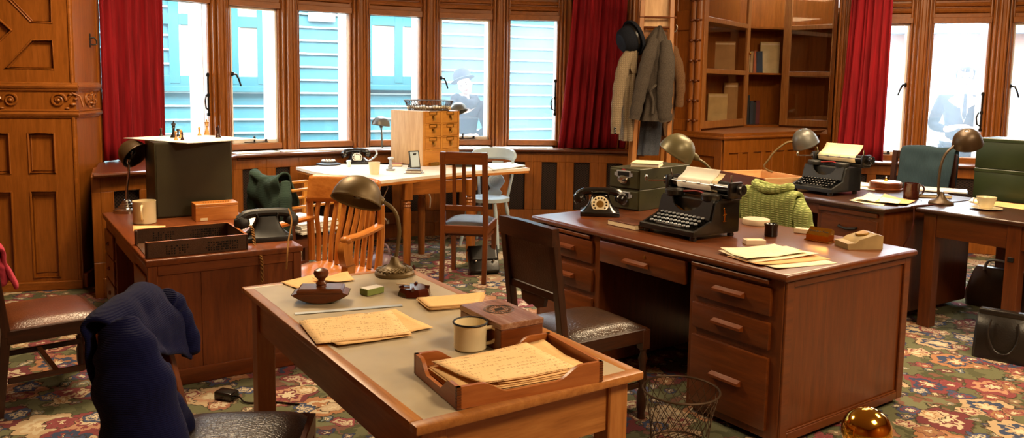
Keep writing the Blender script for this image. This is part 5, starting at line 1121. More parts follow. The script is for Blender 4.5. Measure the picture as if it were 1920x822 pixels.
sheet('cream squared page second from top of the loose papers on the big desk', P2((1.66, .06), (1.73, .47), (1.50, .53), (1.42, .1)), Z2+.006, 'writtenw', .010)
sheet('creased cream page on top of the loose papers on the big desk', P2((1.63, .05), (1.68, .45), (1.44, .51), (1.405, .13)), Z2+.010, 'writtenw', .014)
# ================================================================ on the bay-window table
ZW = WTH
def wp(px, py): return at(px, py, ZW)
p = wp(616, 309); s = mpp(p); t = thing('dial_unit', 'round dark disc with ring of pale keys on the window table', 'dial', p, 0); b = MB(); b.lathe([(23*s, 0), (23*s, .012), (19*s, .018), (15*s, .02), (0, .02)], 30); b.obj('base', 'satin', t); b = MB(); b.lathe([(15*s, .02), (14*s, .036), (0, .038)], 24); b.obj('drum', 'satin', t); b = MB()
for k in range(12): a = k*PI/6; b.ball((11*s*math.cos(a), 11*s*math.sin(a), .04), 2.4*s, n=8)
b.obj('keys', 'white', t)
ph = wp(668, 307); s = mpp(ph); t = telephone('black telephone with pale dial and coiled cord on the window table', ph, VR+R_(22), 41*s, 'bakelite', 'white'); I = Matrix.Rotation(-VR-R_(22), 3, 'Z')
def locw(px, py, dy=0): return I @ (atd(px, py, dep(ph)+dy)-ph)
b = MB()
for P in twist([locw(702, 280, -.03), locw(707, 288, -.03), locw(700, 297, -.04), locw(690, 302, -.04), locw(682, 296, 0)], .007, 9, .004): b.tube(P, .0055, 6)
b.obj('coiled_cord', 'steel', t)
p = wp(654, 313); t = thing('pounce_pot', 'small white pot with a lid in front of the telephone on the window table', 'pot', p, 0); b = MB(); b.lathe([(.018, 0), (.02, .004), (.019, .045), (.024, .05), (.024, .062), (0, .066)], 16); b.obj('pot', 'white', t)
p = wp(702, 327); s = mpp(p); t = thing('beaker', 'cream tapering beaker standing on the window table', 'beaker', p, 0); b = MB(); b.lathe([(8.5*s, 0), (11*s, 20*s), (11*s, 23*s), (9.6*s, 23*s), (7.6*s, .006), (0, .006)], 28); b.obj('beaker', 'cream', t)
lf = wp(716, 301); s = mpp(lf); k_ = lambda x, y: ((x-716)*s, (301-y)*s)
goose_lamp('slender grey desk lamp between the telephone and the index drawers', lf, ZW, [k_(717, 278), k_(716, 258), k_(715, 240)], k_(714, 235), (.1, .1, 1), 17*s, 17*s, 'greylamp', 'greylamp', None, 'greylamp', br=13*s, bh=22*s)
p = wp(730, 320); t = thing('hand_punch', 'small nickel hand stamp by the beaker on the window table', 'punch', p, VR); s = mpp(p); b = MB(); b.bx(-.03, .05, -.025, .025, 0, .02, .004); b.bx(-.01, .03, -.02, .02, .02, .05, .004); b.tube([(.01, 0, .04), (.012, 0, .1)], [.015, .012], 10); b.ball((.014, 0, .115), .025, (1.2, .9, .6), 10); b.obj('body', 'steel', t)
p = wp(744, 312); t = thing('book', 'small red-edged box behind the hand stamp on the window table', 'box', p, VR); b = MB(); b.box((0, 0, .016), (.1, .07, .026), .002); b.obj('pages', 'paperc', t); b = MB(); b.box((0, 0, .0315), (.104, .074, .005), .001); b.box((0, 0, .002), (.104, .074, .004), .001); b.obj('cover', 'ribbon', t)
p = wp(779, 316); s = mpp(p); t = thing('photograph_frame', 'worn leather easel frame leaning on the window table beside the index drawers', 'frame', p, VR+R_(35)); b = MB(); lean = Matrix.Rotation(R_(-14), 4, 'X'); b.box((0, 0, 17*s), (22*s, .012, 34*s), .004, lean); b.obj('frame', 'satin', t); b = MB(); b.box((0, -.007, 17*s), (17*s, .003, 29*s), .001, lean); b.obj('pane', 'bluepaint', t); b = MB(); b.beam((0, .012, 28*s), (0, .13, .002), .03, .006, 0); b.obj('easel_leg', 'satin', t)
for k, (lb, w_, h_, m_) in enumerate((('grey slate at the bottom of the pile in front of the leather easel frame', .17, .006, 'steel'), ('brown book in the pile in front of the leather easel frame', .14, .02, 'leatan'), ('slim dark book on top of the pile in front of the leather easel frame', .12, .014, 'satin'))):
    p = wp(776, 325); t = thing('book', lb, 'book', (p.x, p.y, ZW+(0, .007, .028)[k]), VR+R_(-3+3*k)); b = MB(); b.box((0, 0, h_/2), (w_-.006, .10, h_-.006), 0); b.obj('pages', 'paperw', t); b = MB(); b.box((0, 0, .0015), (w_, .105, .003), 0); b.box((0, 0, h_-.0015), (w_, .105, .003), 0); b.box((0, .051, h_/2), (w_, .003, h_), 0); b.obj('cover', m_, t)
# index card cabinet
A_, B_, Bk = wp(793, 312), wp(861, 307), wp(734, 303); ex = (B_-A_); Wc = .47; rzc = math.atan2(ex.y, ex.x)+.02; t = thing('index_cabinet', 'pale wooden card index cabinet with brass-handled honey drawers on the window table', 'cabinet', A_, rzc); Dc = .53; Hc = zat(A_, 209)-ZW
b = MB(); b.bx(0, Wc, .004, Dc, 0, Hc, .003); b.obj('case', 'blondz', t); b = MB()
rows = [(.78, .985), (.54, .755), (.30, .515)]; 
for x in (0, Wc/2-.012, Wc-.024): b.bx(x, x+.024, -.006, .006, 0, Hc, .002)
for z0, z1 in ((.985, 1), (.755, .78), (.515, .54), (.27, .30), (0, .02)): b.bx(0, Wc, -.006, .006, z0*Hc, z1*Hc, .002)
b.obj('face_frame', 'honeyz', t)
b = MB(); b.bx(.02, Wc-.02, -.003, .006, .02*Hc, .27*Hc, .002); b.obj('plinth_panel', 'honeyx', t)
for z0, z1 in rows:
    for x0, x1 in ((.026, Wc/2-.014), (Wc/2+.014, Wc-.026)):
        b = MB(); b.bx(x0, x1, -.004, .01, z0*Hc+.002, z1*Hc-.002, .003); d = b.obj('drawer', 'honeyx', t); xc = (x0+x1)/2; zc = (z0+z1)/2*Hc
        b = MB(); hw, hh = .048, .034; zt_ = zc+.03; b.bx(xc-hw, xc+hw, -.008, -.004, zt_+hh-.006, zt_+hh, .001); b.bx(xc-hw, xc+hw, -.008, -.004, zt_-.006, zt_, .001); b.bx(xc-hw, xc-hw+.007, -.008, -.004, zt_, zt_+hh, .001); b.bx(xc+hw-.007, xc+hw, -.008, -.004, zt_, zt_+hh, .001); b.box((xc, -.006, zt_-.02), (.03, .004, .035), .002); b.tube([(xc, -.006, zt_-.012), (xc, -.03, zt_-.018), (xc, -.032, zt_-.04), (xc, -.02, zt_-.055)], .009, 8); b.obj('card_holder_pull', 'agedbrass', d)
p = A_+Vector((math.cos(rzc)*.12, math.sin(rzc)*.12, 0))+Vector((math.sin(rzc)*.03, -math.cos(rzc)*.03, 0)); t = thing('brass_plate', 'small brass block on the window table at the foot of the index cabinet', 'block', p, rzc); b = MB(); b.box((0, 0, .017), (.11, .03, .034), .003); b.obj('block', 'agedbrass', t)
zt = ZW+Hc; c_ = A_+Vector((math.cos(rzc)*Wc*.46-math.sin(rzc)*Dc*.34, math.sin(rzc)*Wc*.46+math.cos(rzc)*Dc*.34, 0)); s = mpp(c_)
t = thing('wire_basket', 'oval wire basket on top of the card index cabinet', 'basket', (c_.x, c_.y, zt), VR); b = MB(); rx, ry, hb = 46*s, .15, 19*s
for z, k in ((.004, .82), (hb, 1.0), (hb*.5, .92)): b.tube([(rx*k*math.cos(a*PI/24), ry*k*math.sin(a*PI/24), z) for a in range(48)], .003 if z < hb else .005, 5, True)
for k in range(44):
    a = k*2*PI/44
    for sg in (-1, 1): b.tube([(rx*.82*math.cos(a), ry*.82*math.sin(a), .004), (rx*math.cos(a+sg*.14), ry*math.sin(a+sg*.14), hb)], .0018, 4)
for k in range(-6, 7): y = k/7*ry*.8; xx = rx*.82*math.sqrt(max(0, 1-(y/(ry*.82))**2)); b.tube([(-xx, y, .004), (xx, y, .004)], .0018, 4)
b.obj('wire_mesh', 'rust', t)
for k, (dx, lb, m_) in enumerate(((-.12, 'roll of white paper at the left in the wire basket', 'paperw'), (.03, 'bundle of white paper in the middle of the wire basket', 'white'), (.13, 'buff envelope bundle at the right in the wire basket', 'paperc'))):
    q = c_+HR*dx-HF*.02; t = thing('paper_bundle', lb, 'paper', (q.x, q.y, zt+.009), VR+R_(12*k-8)); b = MB(); b.grid(lambda u, v: (.09*(u-.5)*2, .05*math.cos(v*2*PI), .022+.02*math.sin(v*2*PI)+.004*math.sin(u*9+k)), 8, 12); b.bx(-.085, .085, -.04, .04, .006, .034, .006); b.obj('bundle', m_, t, ang=60)
lf = atd(846, 262, dep(c_)+.5); s = mpp(lf); Lw = clampR(lf, 4.22); k_ = lambda x, y: ((x-proj((Lw.x, Lw.y, ZL))[0])*s, (proj((Lw.x, Lw.y, ZL))[1]-y)*s)
goose_lamp('pale grey desk lamp peeping from behind the card index cabinet', Vector((Lw.x, Lw.y, ZW)), ZW, [(0, .1), (-.0, .3), (.0, .45), (.03, .52)] , (k_(858, 210)[0], zat(Lw, 212)-ZW), (-.35, .2, .9), 19*s, 19*s, 'greylamp', 'greylamp', None, 'greylamp', br=.09, bh=.08)
sheet('white papers at the right end of the window table', [wp(925, 320), wp(985, 314), wp(960, 306), wp(912, 310)], ZW, 'paperw', .012, sheets=3, name='paper_stack')
sheet('white sheet behind the dark slat chair on the window table', [wp(870, 322), wp(915, 320), wp(905, 310), wp(868, 312)], ZW, 'paperw', .006)
t = thing('tin', 'dark oblong tin lying on the window table behind the slat chair', 'tin', wp(868, 313), VR); b = MB(); b.box((0, 0, .02), (.2, .09, .04), .006); b.obj('tin', 'satin', t); b = MB(); b.box((0, 0, .043), (.206, .096, .008), .003); b.obj('lid', 'leatan', t)
for k, (a0, a1) in enumerate(((101, 95.5), (94.8, 85), (84.4, 75.5), (74.9, 66), (65.4, 57))):  # white boards, widened over the ledge to stand in for window glare
    lb = ('white board standing in for glare on the window ledge beside the chess board', 'white board standing in for glare on the window ledge behind the table telephone', 'white board standing in for glare on the window ledge behind the card index cabinet', 'white board standing in for glare on the window ledge under the fifth bay window', 'white board standing in for glare on the window ledge next to the middle red curtain')[k]
    b = MB(); b.prism([(p.x, p.y) for p in [ap(a, RL+.035) for a in (a0, (a0+a1)/2, a1)]+[ap(a, RW-.06) for a in (a1, (a0+a1)/2, a0)]], .008); o = b.obj('ledge_glare_board', 'white'); o.location = (0, 0, ZL+.0005); tag(o, lb, 'board')
# ================================================================ on the right-hand desks
ZR = RH
def rpx(px, py): return at(px, py, ZR)
TA = Vector((oa.x, oa.y, 0))+Ea*0; p = (rpx(1478, 358)+rpx(1560, 369))/2; p.x = max(p.x, FRa.x+.06); wA, dA, hA = .38, .36, .21
typewriter('grey-black typewriter facing away from the window on the right-hand desk', p, ra, wA, dA, hA, 'satin', 'black', None, .06)
platen_paper('cream sheet rolled into the grey-black typewriter on the right-hand desk', p, ra, wA, dA, hA, -.13, .20, .07, 'paperc')
# wooden drawer lying on the desk
q = Vector((FRa.x+.30, 4.80, ZR)); rzd = R_(-104); t = thing('loose_drawer', 'empty wooden drawer lying on the right-hand desk beside the typewriter', 'drawer', q, rzd); wD, dD, hD = .60, .42, .085; eD = Vector((math.cos(rzd), math.sin(rzd), 0)); gD = Vector((-eD.y, eD.x, 0))
b = MB(); b.bx(-.01, wD+.01, -.018, 0, 0, hD, .003); b.obj('front', 'redx', t)
b = MB(); b.bx(0, .012, 0, dD, .0, hD, .002); b.obj('side', 'blondy', t); b = MB(); b.bx(wD-.012, wD, 0, dD, 0, hD, .002); b.obj('side', 'blondy', t); b = MB(); b.bx(.012, wD-.012, dD-.012, dD, 0, hD, .002); b.obj('back', 'blondx', t); b = MB(); b.bx(.012, wD-.012, 0, dD-.012, .006, .012, 0); b.obj('bottom', 'honeyx', t)
# clamp lamp beside it
cl = q+eD*.22+gD*.60; cl.z = ZR; s = mpp(cl); cx_, cyy_ = proj(cl); k_ = lambda x, y: ((x-cx_)*s, (cyy_-y)*s)
LF = cl.copy()
t = goose_lamp('grey hooded lamp on a curved arm behind the loose wooden drawer', LF, ZR, [(0, .03), k_(1434, 318), k_(1440, 298), k_(1452, 282), k_(1470, 268), k_(1482, 265)], k_(1508, 271), (-.42, -.12, .9), 24*s, 32*s, 'greylamp', 'bronze', 'disc', 'iron', br=.07, bh=.05)
ph = Vector((cl.x, cl.y, ZR))+Ga*.32+Ea*.03; telephone('black telephone behind the curved arm of the grey hooded lamp', ph, ra+R_(30), .22, 'bakelite', None)
sheet('white papers behind the typewriter on the right-hand desk', [ph+Ea*.25+Ga*.1, ph+Ea*.55+Ga*.12, ph+Ea*.56-Ga*.1, ph+Ea*.27-Ga*.12], ZR, 'paperw', .01, sheets=3)
sheet('white sheet lying just right of the typewriter on the right-hand desk', [rpx(1612, 355), rpx(1640, 358), rpx(1652, 345), rpx(1615, 343)], ZR, 'paperw', .004)
# tape dispenser
p = rpx(1660, 356); s = mpp(p); t = thing('tape_reel', 'round red-brown wooden reel with a brass spindle on the right-hand desk', 'reel', p, 0); b = MB(); b.lathe([(30*s, 0), (31*s, .006), (31*s, .016), (28*s, .02), (29*s, .062), (27*s, .068), (0, .068)], 12); b.obj('reel', 'redx', t); b = MB(); b.lathe([(26*s, .0685), (26*s, .071), (0, .071)], 30); b.obj('tape', 'white', t); b = MB(); b.lathe([(.014, .071), (.014, .085), (.008, .09), (.008, .105), (0, .106)], 12); b.obj('spindle', 'brass', t)
sheet('white squared page with a raised corner under the others near the right-hand desk edge', [rpx(1592, 379), rpx(1655, 387), rpx(1672, 374), rpx(1628, 366)], ZR, 'writtenw', .01)
sheet('orange-tinted page near the brown mug on the right-hand desk', [rpx(1640, 382), rpx(1700, 386), rpx(1716, 378), rpx(1658, 368)], ZR+.004, 'orangep', .014)
sheet('white page on top of the loose pages at the edge of the right-hand desk', [rpx(1600, 378), rpx(1684, 387), rpx(1690, 378), rpx(1630, 368)], ZR+.009, 'writtenw', .016)
p = rpx(1708, 372); s = mpp(p); mug('dark brown mug on the right-hand desk beside the bronze lamp', p, ZR, 14*s, 29*s, 'glazebrown', VR-.1)
p = rpx(1768, 358); t = thing('notebook', 'white writing pad behind the bronze lamp on the right-hand desk', 'pad', (p.x, p.y, ZR), VR+R_(-30)); b = MB(); b.box((0, 0, .006), (.34, .24, .012), .001); b.obj('pages', 'white', t); b = MB(); b.box((.0, 0, .0005), (.35, .25, .001), 0); b.obj('backing_card', 'satin', t)
p = rpx(1748, 370); t = thing('notebook', 'buff-edged notebook just left of the bronze lamp stem on the right-hand desk', 'notebook', (p.x, p.y, ZR), VR+R_(-8)); b = MB(); b.box((0, 0, .012), (.24, .1, .018), .001); b.obj('pages', 'paperc', t); b = MB(); b.box((0, 0, .0225), (.245, .104, .003), 0); b.box((0, 0, .0015), (.245, .104, .003), 0); b.obj('cover', 'leagrey', t)
lf = rpx(1764, 383); s = mpp(lf); k_ = lambda x, y: ((x-1764)*s, (383-y)*s)
goose_lamp('bronze gooseneck lamp on the right-hand table in front of the window', lf, ZR, [k_(1758, 365), k_(1757, 340), k_(1759, 310), k_(1766, 288), k_(1778, 275), k_(1786, 269)], k_(1806, 268), (-.35, -.42, .84), 26*s, 30*s, 'bronzedark', 'bronzedark', None, 'bronzedark', br=22*s, bh=24*s)
t0 = lf-HF*.09; P = [Vector((lf.x, lf.y, ZR+.012))-HF*.07]
edge = Vector((FLb.x-.012, lf.y-.01, ZR)); b = MB(); b.tube(spline([P[0], Vector((edge.x+.03, edge.y+.02, ZR+.008)), edge+Vector((-.004, 0, -.01)), edge+Vector((-.012, .0, -.15)), edge+Vector((-.018, .07, -.33)), edge+Vector((-.018, .09, -.45)), edge+Vector((-.016, .13, -.58)), edge+Vector((-.03, .04, -.72)), edge+Vector((-.06, .0, -.815))], 6), .0045, 6); tag(b.obj('power_flex', 'cordred'), 'red-brown flex hanging from the bronze lamp down the right-hand table leg', 'cord')
# green steel boxes
g0 = rpx(1823, 371); Hg1 = zat(g0, 314)-ZR; Hg2 = zat(g0, 258)-ZR; gr = rb+R_(2)
def gbox(label, z, h):
    t = thing('steel_box', label, 'box', (g0.x, g0.y, z), gr, 'green steel boxes'); b = MB(); b.bx(0, .62, 0, .36, 0, h-.012, .005, seg=2); b.obj('body', 'greenright', t); b = MB(); b.bx(-.004, .624, -.004, .364, h-.03, h-.002, .004); b.obj('lid', 'greenright', t); b = MB(); b.tube([(.25, -.006, h*.5), (.26, -.02, h*.45), (.36, -.02, h*.45), (.37, -.006, h*.5)], .005, 6); b.obj('handle', 'iron', t) if False else b.bm.free(); return t
gbox('lower of the two green steel boxes stacked on the right-hand table', ZR, Hg1); gbox('upper of the two green steel boxes stacked on the right-hand table', ZR+Hg1+.001, Hg2-Hg1)
p = rpx(1848, 393); s = mpp(p); t = thing('saucer', 'cream saucer under the teacup on the right-hand table', 'saucer', p, 0); b = MB(); b.lathe([(14*s, 0), (16*s, .002), (27*s, .011), (28*s, .014), (26*s, .015), (15*s, .006), (0, .006)], 32); b.obj('saucer', 'cream', t)
t = thing('teacup', 'cream teacup on its saucer on the right-hand table', 'cup', (p.x, p.y, ZR+.0075), VR); b = MB(); b.lathe([(9.5*s, 0), (11*s, .004), (12*s, 5*s), (17*s, 20*s), (17.4*s, 22*s), (16.5*s, 22*s), (11*s, 5*s), (0, 3*s)], 30); b.obj('cup', 'cream', t); b = MB(); b.tube(spline([(-14*s, .0, 18*s), (-20*s, .02, 17*s), (-19*s, .02, 9*s), (-12*s, .0, 6*s)], 5), .004, 6); b.obj('handle', 'cream', t)
sheet('long buff sheet on the right-hand table behind the teacup', [rpx(1818, 380), rpx(1920, 394), rpx(1930, 386), rpx(1870, 378)], ZR, 'buff', .004)
sheet('white sheet left of the teacup on the right-hand table', [rpx(1816, 378), rpx(1838, 381), rpx(1838, 374), rpx(1824, 372)], ZR+.003, 'paperw', .004)
# ================================================================ on the floor
# waste basket
wb = at(1279, 832, 0); wb.x -= .02; s = mpp(wb); t = thing('waste_basket', 'round open wire waste basket on the carpet in front of the big desk drawers', 'basket', (wb.x, wb.y, 0), 0); b = MB(); zt = zat(wb, 731); Rt, Rb = 75*s*.985, 55*s; n = 22
b.tube([(Rt*math.cos(k*PI/24), Rt*math.sin(k*PI/24), zt) for k in range(48)], .005, 6, True); b.obj('rim', 'rust', t)
b = MB(); b.tube([(Rb*math.cos(k*PI/24), Rb*math.sin(k*PI/24), .006) for k in range(48)], .004, 5, True)
for k in range(n):
    for sg in (-1, 1):
        P = []
        for i in range(9): u = i/8; a = 2*PI*k/n+sg*u*1.1; r = Rb+(Rt-Rb)*u-.01*math.sin(u*PI); P.append((r*math.cos(a), r*math.sin(a), .006+(zt-.006)*u))
        b.tube(P, .0016, 4)
for k in range(-5, 6): y = k/6*Rb; xx = math.sqrt(Rb*Rb-y*y); b.tube([(-xx, y, .006), (xx, y, .006)], .0016, 4)
b.obj('wire_mesh', 'rust', t)
# brass barrier finial
bp = atd(1625, 812, 2.55); Rb_ = 47*mpp(bp); t = thing('barrier_post', 'polished brass ball on top of a barrier post at the bottom right corner', 'post', (bp.x, bp.y, 0), 0); zc = zat(bp, 766)-Rb_*.97; b = MB(); b.ball((0, 0, zc), Rb_, n=40); b.obj('ball_finial', 'brass', t, ang=60); b = MB(); b.tube([(0, 0, .02), (0, 0, zc-Rb_*.9)], .025, 20); b.lathe([(.045, zc-Rb_*1.15), (.05, zc-Rb_*1.05), (.03, zc-Rb_*.9)], 20); b.obj('post', 'brass', t); b = MB(); b.lathe([(.16, 0), (.16, .02), (.05, .04), (.03, .06)], 30); b.obj('base', 'brass', t)
# adapter
p = at(425, 748, 0); t = thing('power_adapter', 'black power adapter lying on the carpet beside the left desk', 'adapter', p, VR+R_(-18)); b = MB(); b.box((0, 0, .022), (.105, .07, .044), .008, seg=2); b.obj('case', 'bakelite', t); b = MB(); b.tube(spline([(.05, 0, .02), (.08, .0, .018), (.12, -.02, .008), (.17, -.015, .006), (.25, .03, .006), (.4, .05, .006)], 6), .0045, 6); b.obj('cable', 'bakelite', t)
# purple bag
p = (at(697, 509, 0)+at(738, 505, 0))/2; s = mpp(p); t = thing('handbag', 'small purple leather handbag on the carpet under the window table', 'handbag', p, VR+R_(-25)); b = MB(); wq, hq = 52*s, 34*s
b.loft([[(x*wq/2*k, y*.10*kk, z) for x, y in ((-1, -.6), (-.7, -1), (.7, -1), (1, -.6), (1, .6), (.7, 1), (-.7, 1), (-1, .6))] for k, kk, z in ((.95, .9, 0), (1.06, 1.0, hq*.3), (.95, .7, hq*.7), (.7, .18, hq))]); b.obj('body', 'purple', t, sub=1); b = MB(); b.tube([(-wq*.36, 0, hq), (wq*.36, 0, hq)], .012, 8); b.obj('clasp_bar', 'chrome', t); b = MB(); b.tube(spline([(-wq*.28, 0, hq), (-wq*.2, 0, hq*1.4), (wq*.1, 0, hq*1.5), (wq*.24, 0, hq*1.3), (wq*.28, 0, hq)], 6), .009, 8); b.obj('handle', 'purple', t)
# satchel
p = at(912, 519, 0); s = mpp(p); t = thing('satchel', 'black leather satchel with flap lying on the carpet under the slat chair', 'bag', p, VR+R_(14)); wq, hq, dq = 58*s, .22, .09; tilt = T(0, .06, 0) @ Matrix.Rotation(R_(-38), 4, 'X')
b = MB(); b.box((0, 0, hq/2), (wq, dq, hq), .018, tilt @ T(0, .0, .015), 2); b.obj('body', 'bagblack', t); b = MB(); b.grid(lambda u, v: tilt @ Vector(((u-.5)*wq*(1.0-.1*max(0, v-.6)), [dq*.5, -dq*.3, -dq*.56, -dq*.58][0]*(1-v*2) if v < .5 else -dq*.54-.006, (hq+.022 if v < .5 else hq+.02-(v-.5)*2*hq*.62)+.015)), 10, 12); b.obj('flap', 'bagblack', t, solid=.006); b = MB()
for x in (-.3, .3): b.ball(tilt @ Vector((x*wq, -dq*.6-.004, hq*.48)), .012, n=8)
b.obj('stud', 'chrome', t)
# right-hand bags
p = (at(1822, 668, 0)+at(1932, 690, 0))/2; e_ = at(1932, 690, 0)-at(1822, 668, 0); t = thing('handbag', 'black leather handbag on the carpet in front of the right-hand table', 'handbag', p+Vector((.08, .02, 0)), math.atan2(e_.y, e_.x)); wq, hq = e_.length*1.05, .27
b = MB(); b.loft([[(x*wq/2*k, y*.09*kk, z) for x, y in ((-1, -.8), (-.9, -1), (.9, -1), (1, -.8), (1, .8), (.9, 1), (-.9, 1), (-1, .8))] for k, kk, z in ((1, 1, 0), (1.0, 1, hq*.1), (.97, .75, hq*.7), (.95, .4, hq*.97), (.93, .3, hq))]); b.obj('body', 'bagblack', t); b = MB(); b.bx(-wq*.46, wq*.46, -.035, .035, hq-.01, hq+.03, .012, seg=2); b.obj('frame', 'bagblack', t)
for y in (-.075, .05): b = MB(); b.tube(spline([(-wq*.22, y, hq*.92), (-wq*.24, y*1.4, hq*.6), (-wq*.1, y*1.6, hq*.25), (wq*.12, y*1.6, hq*.25), (wq*.25, y*1.4, hq*.6), (wq*.22, y, hq*.92)], 5), .006, 6); b.obj('handle', 'bagblack', t)
p = at(1860, 590, 0)+Vector((.25, .08, 0)); t = thing('carpet_bag', 'brown leather bag with silvery handles under the right-hand table', 'bag', p, ra+R_(10)); b = MB(); b.loft([[(x*.2*k, y*.1*kk, z) for x, y in ((-1, -.8), (-.9, -1), (.9, -1), (1, -.8), (1, .8), (.9, 1), (-.9, 1), (-1, .8))] for k, kk, z in ((1, 1, 0), (1.05, 1, .1), (.9, .5, .25), (.8, .25, .3))]); b.obj('body', 'leagrey', t); b = MB(); b.tube(spline([(-.1, -.04, .28), (-.06, -.06, .36), (.06, -.06, .36), (.1, -.04, .28)], 5), .01, 8); b.obj('handle', 'steel', t)
# stacked newspapers on the cardigan chair
b = MB(); rnd = random.Random(2)
for k in range(9): j = rnd.uniform(-.012, .012); b.bx(-.21+j, .25+j, -.19+j, .17+j, k*.009, k*.009+.008, .002)
o = b.obj('newspaper_pile', 'white'); o.location = (ch_g.location.x, ch_g.location.y, .497); o.rotation_euler = (0, 0, rz_g); tag(o, 'pile of folded white newspapers on the seat of the cardigan armchair', 'newspapers')
# ================================================================ bookcase in the corner
def gp(px, d): p = atd(px, 200, d); return Vector((p.x, p.y, 0))
K, KL, KR = Vector((6.64, 5.92, 0)), Vector((6.62, 6.66, 0)), Vector((8.82, 6.02, 0)); RWs = rp(-.75)
B1, B2, B3, B4 = gp(1311, 9.0), gp(1397, 10.15), gp(1464, 10.3), gp(1569, 9.8)
Q = [p+HF*.42 for p in (B1, B2, B3, B4)]; B0 = gp(1254, 9.32); ZB = 1.15
t = thing('bookcase', 'oak corner bookcase with glazed doors standing open above a panelled base', 'bookcase', K); bc = t
def rel(*ps): return [(p.x-K.x, p.y-K.y) for p in ps]
def rv3(p, z): return Vector((p.x-K.x, p.y-K.y, z))
b = MB(); b.prism(rel(K, KR, KR+Vector((0, .9, 0)), KL+Vector((0, .3, 0))), ZB-.03, z0=0); base = b.obj('base_cabinet', 'oakz', t)
b = MB(); b.prism(rel(K+Vector((-.03, -.03, 0)), KR+Vector((0, -.03, 0)), KR+Vector((0, .9, 0)), KL+Vector((-.03, .3, 0))), .03, z0=ZB-.03); b.tube([rv3(KL+Vector((-.03, 0, 0)), ZB-.05), rv3(K+Vector((-.028, -.028, 0)), ZB-.05), rv3(KR+Vector((0, -.03, 0)), ZB-.05)], .018, 8); b.obj('ledge', 'oakx', t)
m, L = facet(K-K, KR-K, Vector((0, -5, 0)))
b = MB()
for x in (0, .42, .84, 1.26, 1.68, L-.09): b.bx(x, x+.09, -.02, .002, .0, ZB-.06, .004, m)
for z0, z1 in ((ZB-.22, ZB-.06), (0, .18), (.5, .58)): b.bx(0, L, -.018, .002, z0, z1, .004, m)
for x in (.25, .66, 1.07, 1.49, 1.9): b.bx(x, x+.07, -.016, .002, .18, ZB-.2, .004, m)
b.obj('front_panelling', 'oakz', t)
m2, L2 = facet(KL-K, K-K, Vector((-5, 0, 0))); b = MB()
for x in (0, L2-.1): b.bx(x, x+.1, -.02, .002, 0, ZB-.06, .004, m2)
for z0, z1 in ((ZB-.26, ZB-.06), (0, .18)): b.bx(0, L2, -.018, .002, z0, z1, .004, m2)
b.obj('side_panelling', 'oakz', t)
b = MB()
for i in range(3): b.prism(rel(Q[i], Q[i+1], Q[i+1]+HF*.04, Q[i]+HF*.04), 2.2, z0=ZB)
b.prism(rel(B4, Q[3], Q[3]+HR*.03, B4+HR*.03), 2.2, z0=ZB); b.prism(rel(B1, Q[0], Q[0]+HR*.03, B1+HR*.03), 2.2, z0=ZB); b.obj('back', 'oakz', t)
for z in (1.815, 2.39, ZB): b = MB(); b.prism(rel(B1+HF*.04, B2+HF*.03, B3+HF*.03, B4+HF*.04, *Q[::-1]), .022, z0=z); b.obj('shelf', 'oakx', t)
# side panel and studded pilaster
mS, LS = facet(B0-K, B1-K, Vector((-6, -6, 0))); b = MB(); b.bx(0, LS, 0, .05, ZB, 3.35, 0, mS); pw = .40*LS
for x0, x1, z0, z1 in ((0, .1, ZB, 3.3), (LS*.62, LS, ZB, 3.3), (0, LS, 1.15, 1.28), (0, LS, 2.28, 2.5)): b.bx(x0, x1, -.025, .0, z0, z1, .004, mS)
b.obj('side_wall', 'oakz', t)
b = MB()
for x in (LS*.80, LS*.98): b.tube([mS @ Vector((x, -.03, ZB)), mS @ Vector((x, -.03, 3.3))], .045, 12)
b.obj('pilaster', 'oakz', t); b = MB()
for x in (LS*.80, LS*.98):
    for k in range(9):
        z = 1.27+k*.222; b.ball(mS @ Vector((x, -.075, z)), .022, n=8); b.tube([mS @ Vector((x-.04, -.06, z)), mS @ Vector((x+.04, -.06, z))], .012, 6)
parts(b, 'turned_stud', 'mahx', t)
def door(A, B, knobside, name='door'):
    m, L = facet(A-K, B-K, -K-Vector((0, 0, 0))); st = .10; z0, z1 = ZB+.025, 3.3; b = MB()
    b.bx(0, st, -.03, 0, z0, z1, .004, m); b.bx(L-st, L, -.03, 0, z0, z1, .004, m)
    for a, c in ((z0, z0+.085), (1.80, 1.855), (2.375, 2.43), (z1-.08, z1)): b.bx(st, L-st, -.028, -.002, a, c, .003, m)
    d = b.obj(name, 'orangez' if False else 'pinez', t); b = MB()
    for a, c in ((z0+.085, 1.80), (1.855, 2.375), (2.43, z1-.08)): b.bx(st-.004, L-st+.004, -.016, -.012, a, c, 0, m)
    b.obj('glass_pane', 'glasscab', d); b = MB(); x = L-st/2 if knobside == 'R' else st/2
    if knobside == 'R': b.ball(m @ Vector((L-st*.3, -.045, 2.07)), .016, n=8)
    else: b.bx(L-st*.62, L-st*.3, -.034, -.029, 1.98, 2.12, .002, m)
    b.obj('brass_fitting', 'brass', d); return d
door(B1, B2, 'R'); door(B3, B4, 'L')
b = MB(); b.prism(rel(B4+HR*.01, RWs, RWs+HF*.1, B4+HF*.2+HR*.1), 3.35); b.prism(rel(KR+Vector((0, -.01, 0)), RWs, RWs+HF*.3, KR+HF*.3), ZB); o = b.obj('wall_bookcase_return', 'oakz'); o.location = K; struct(o)
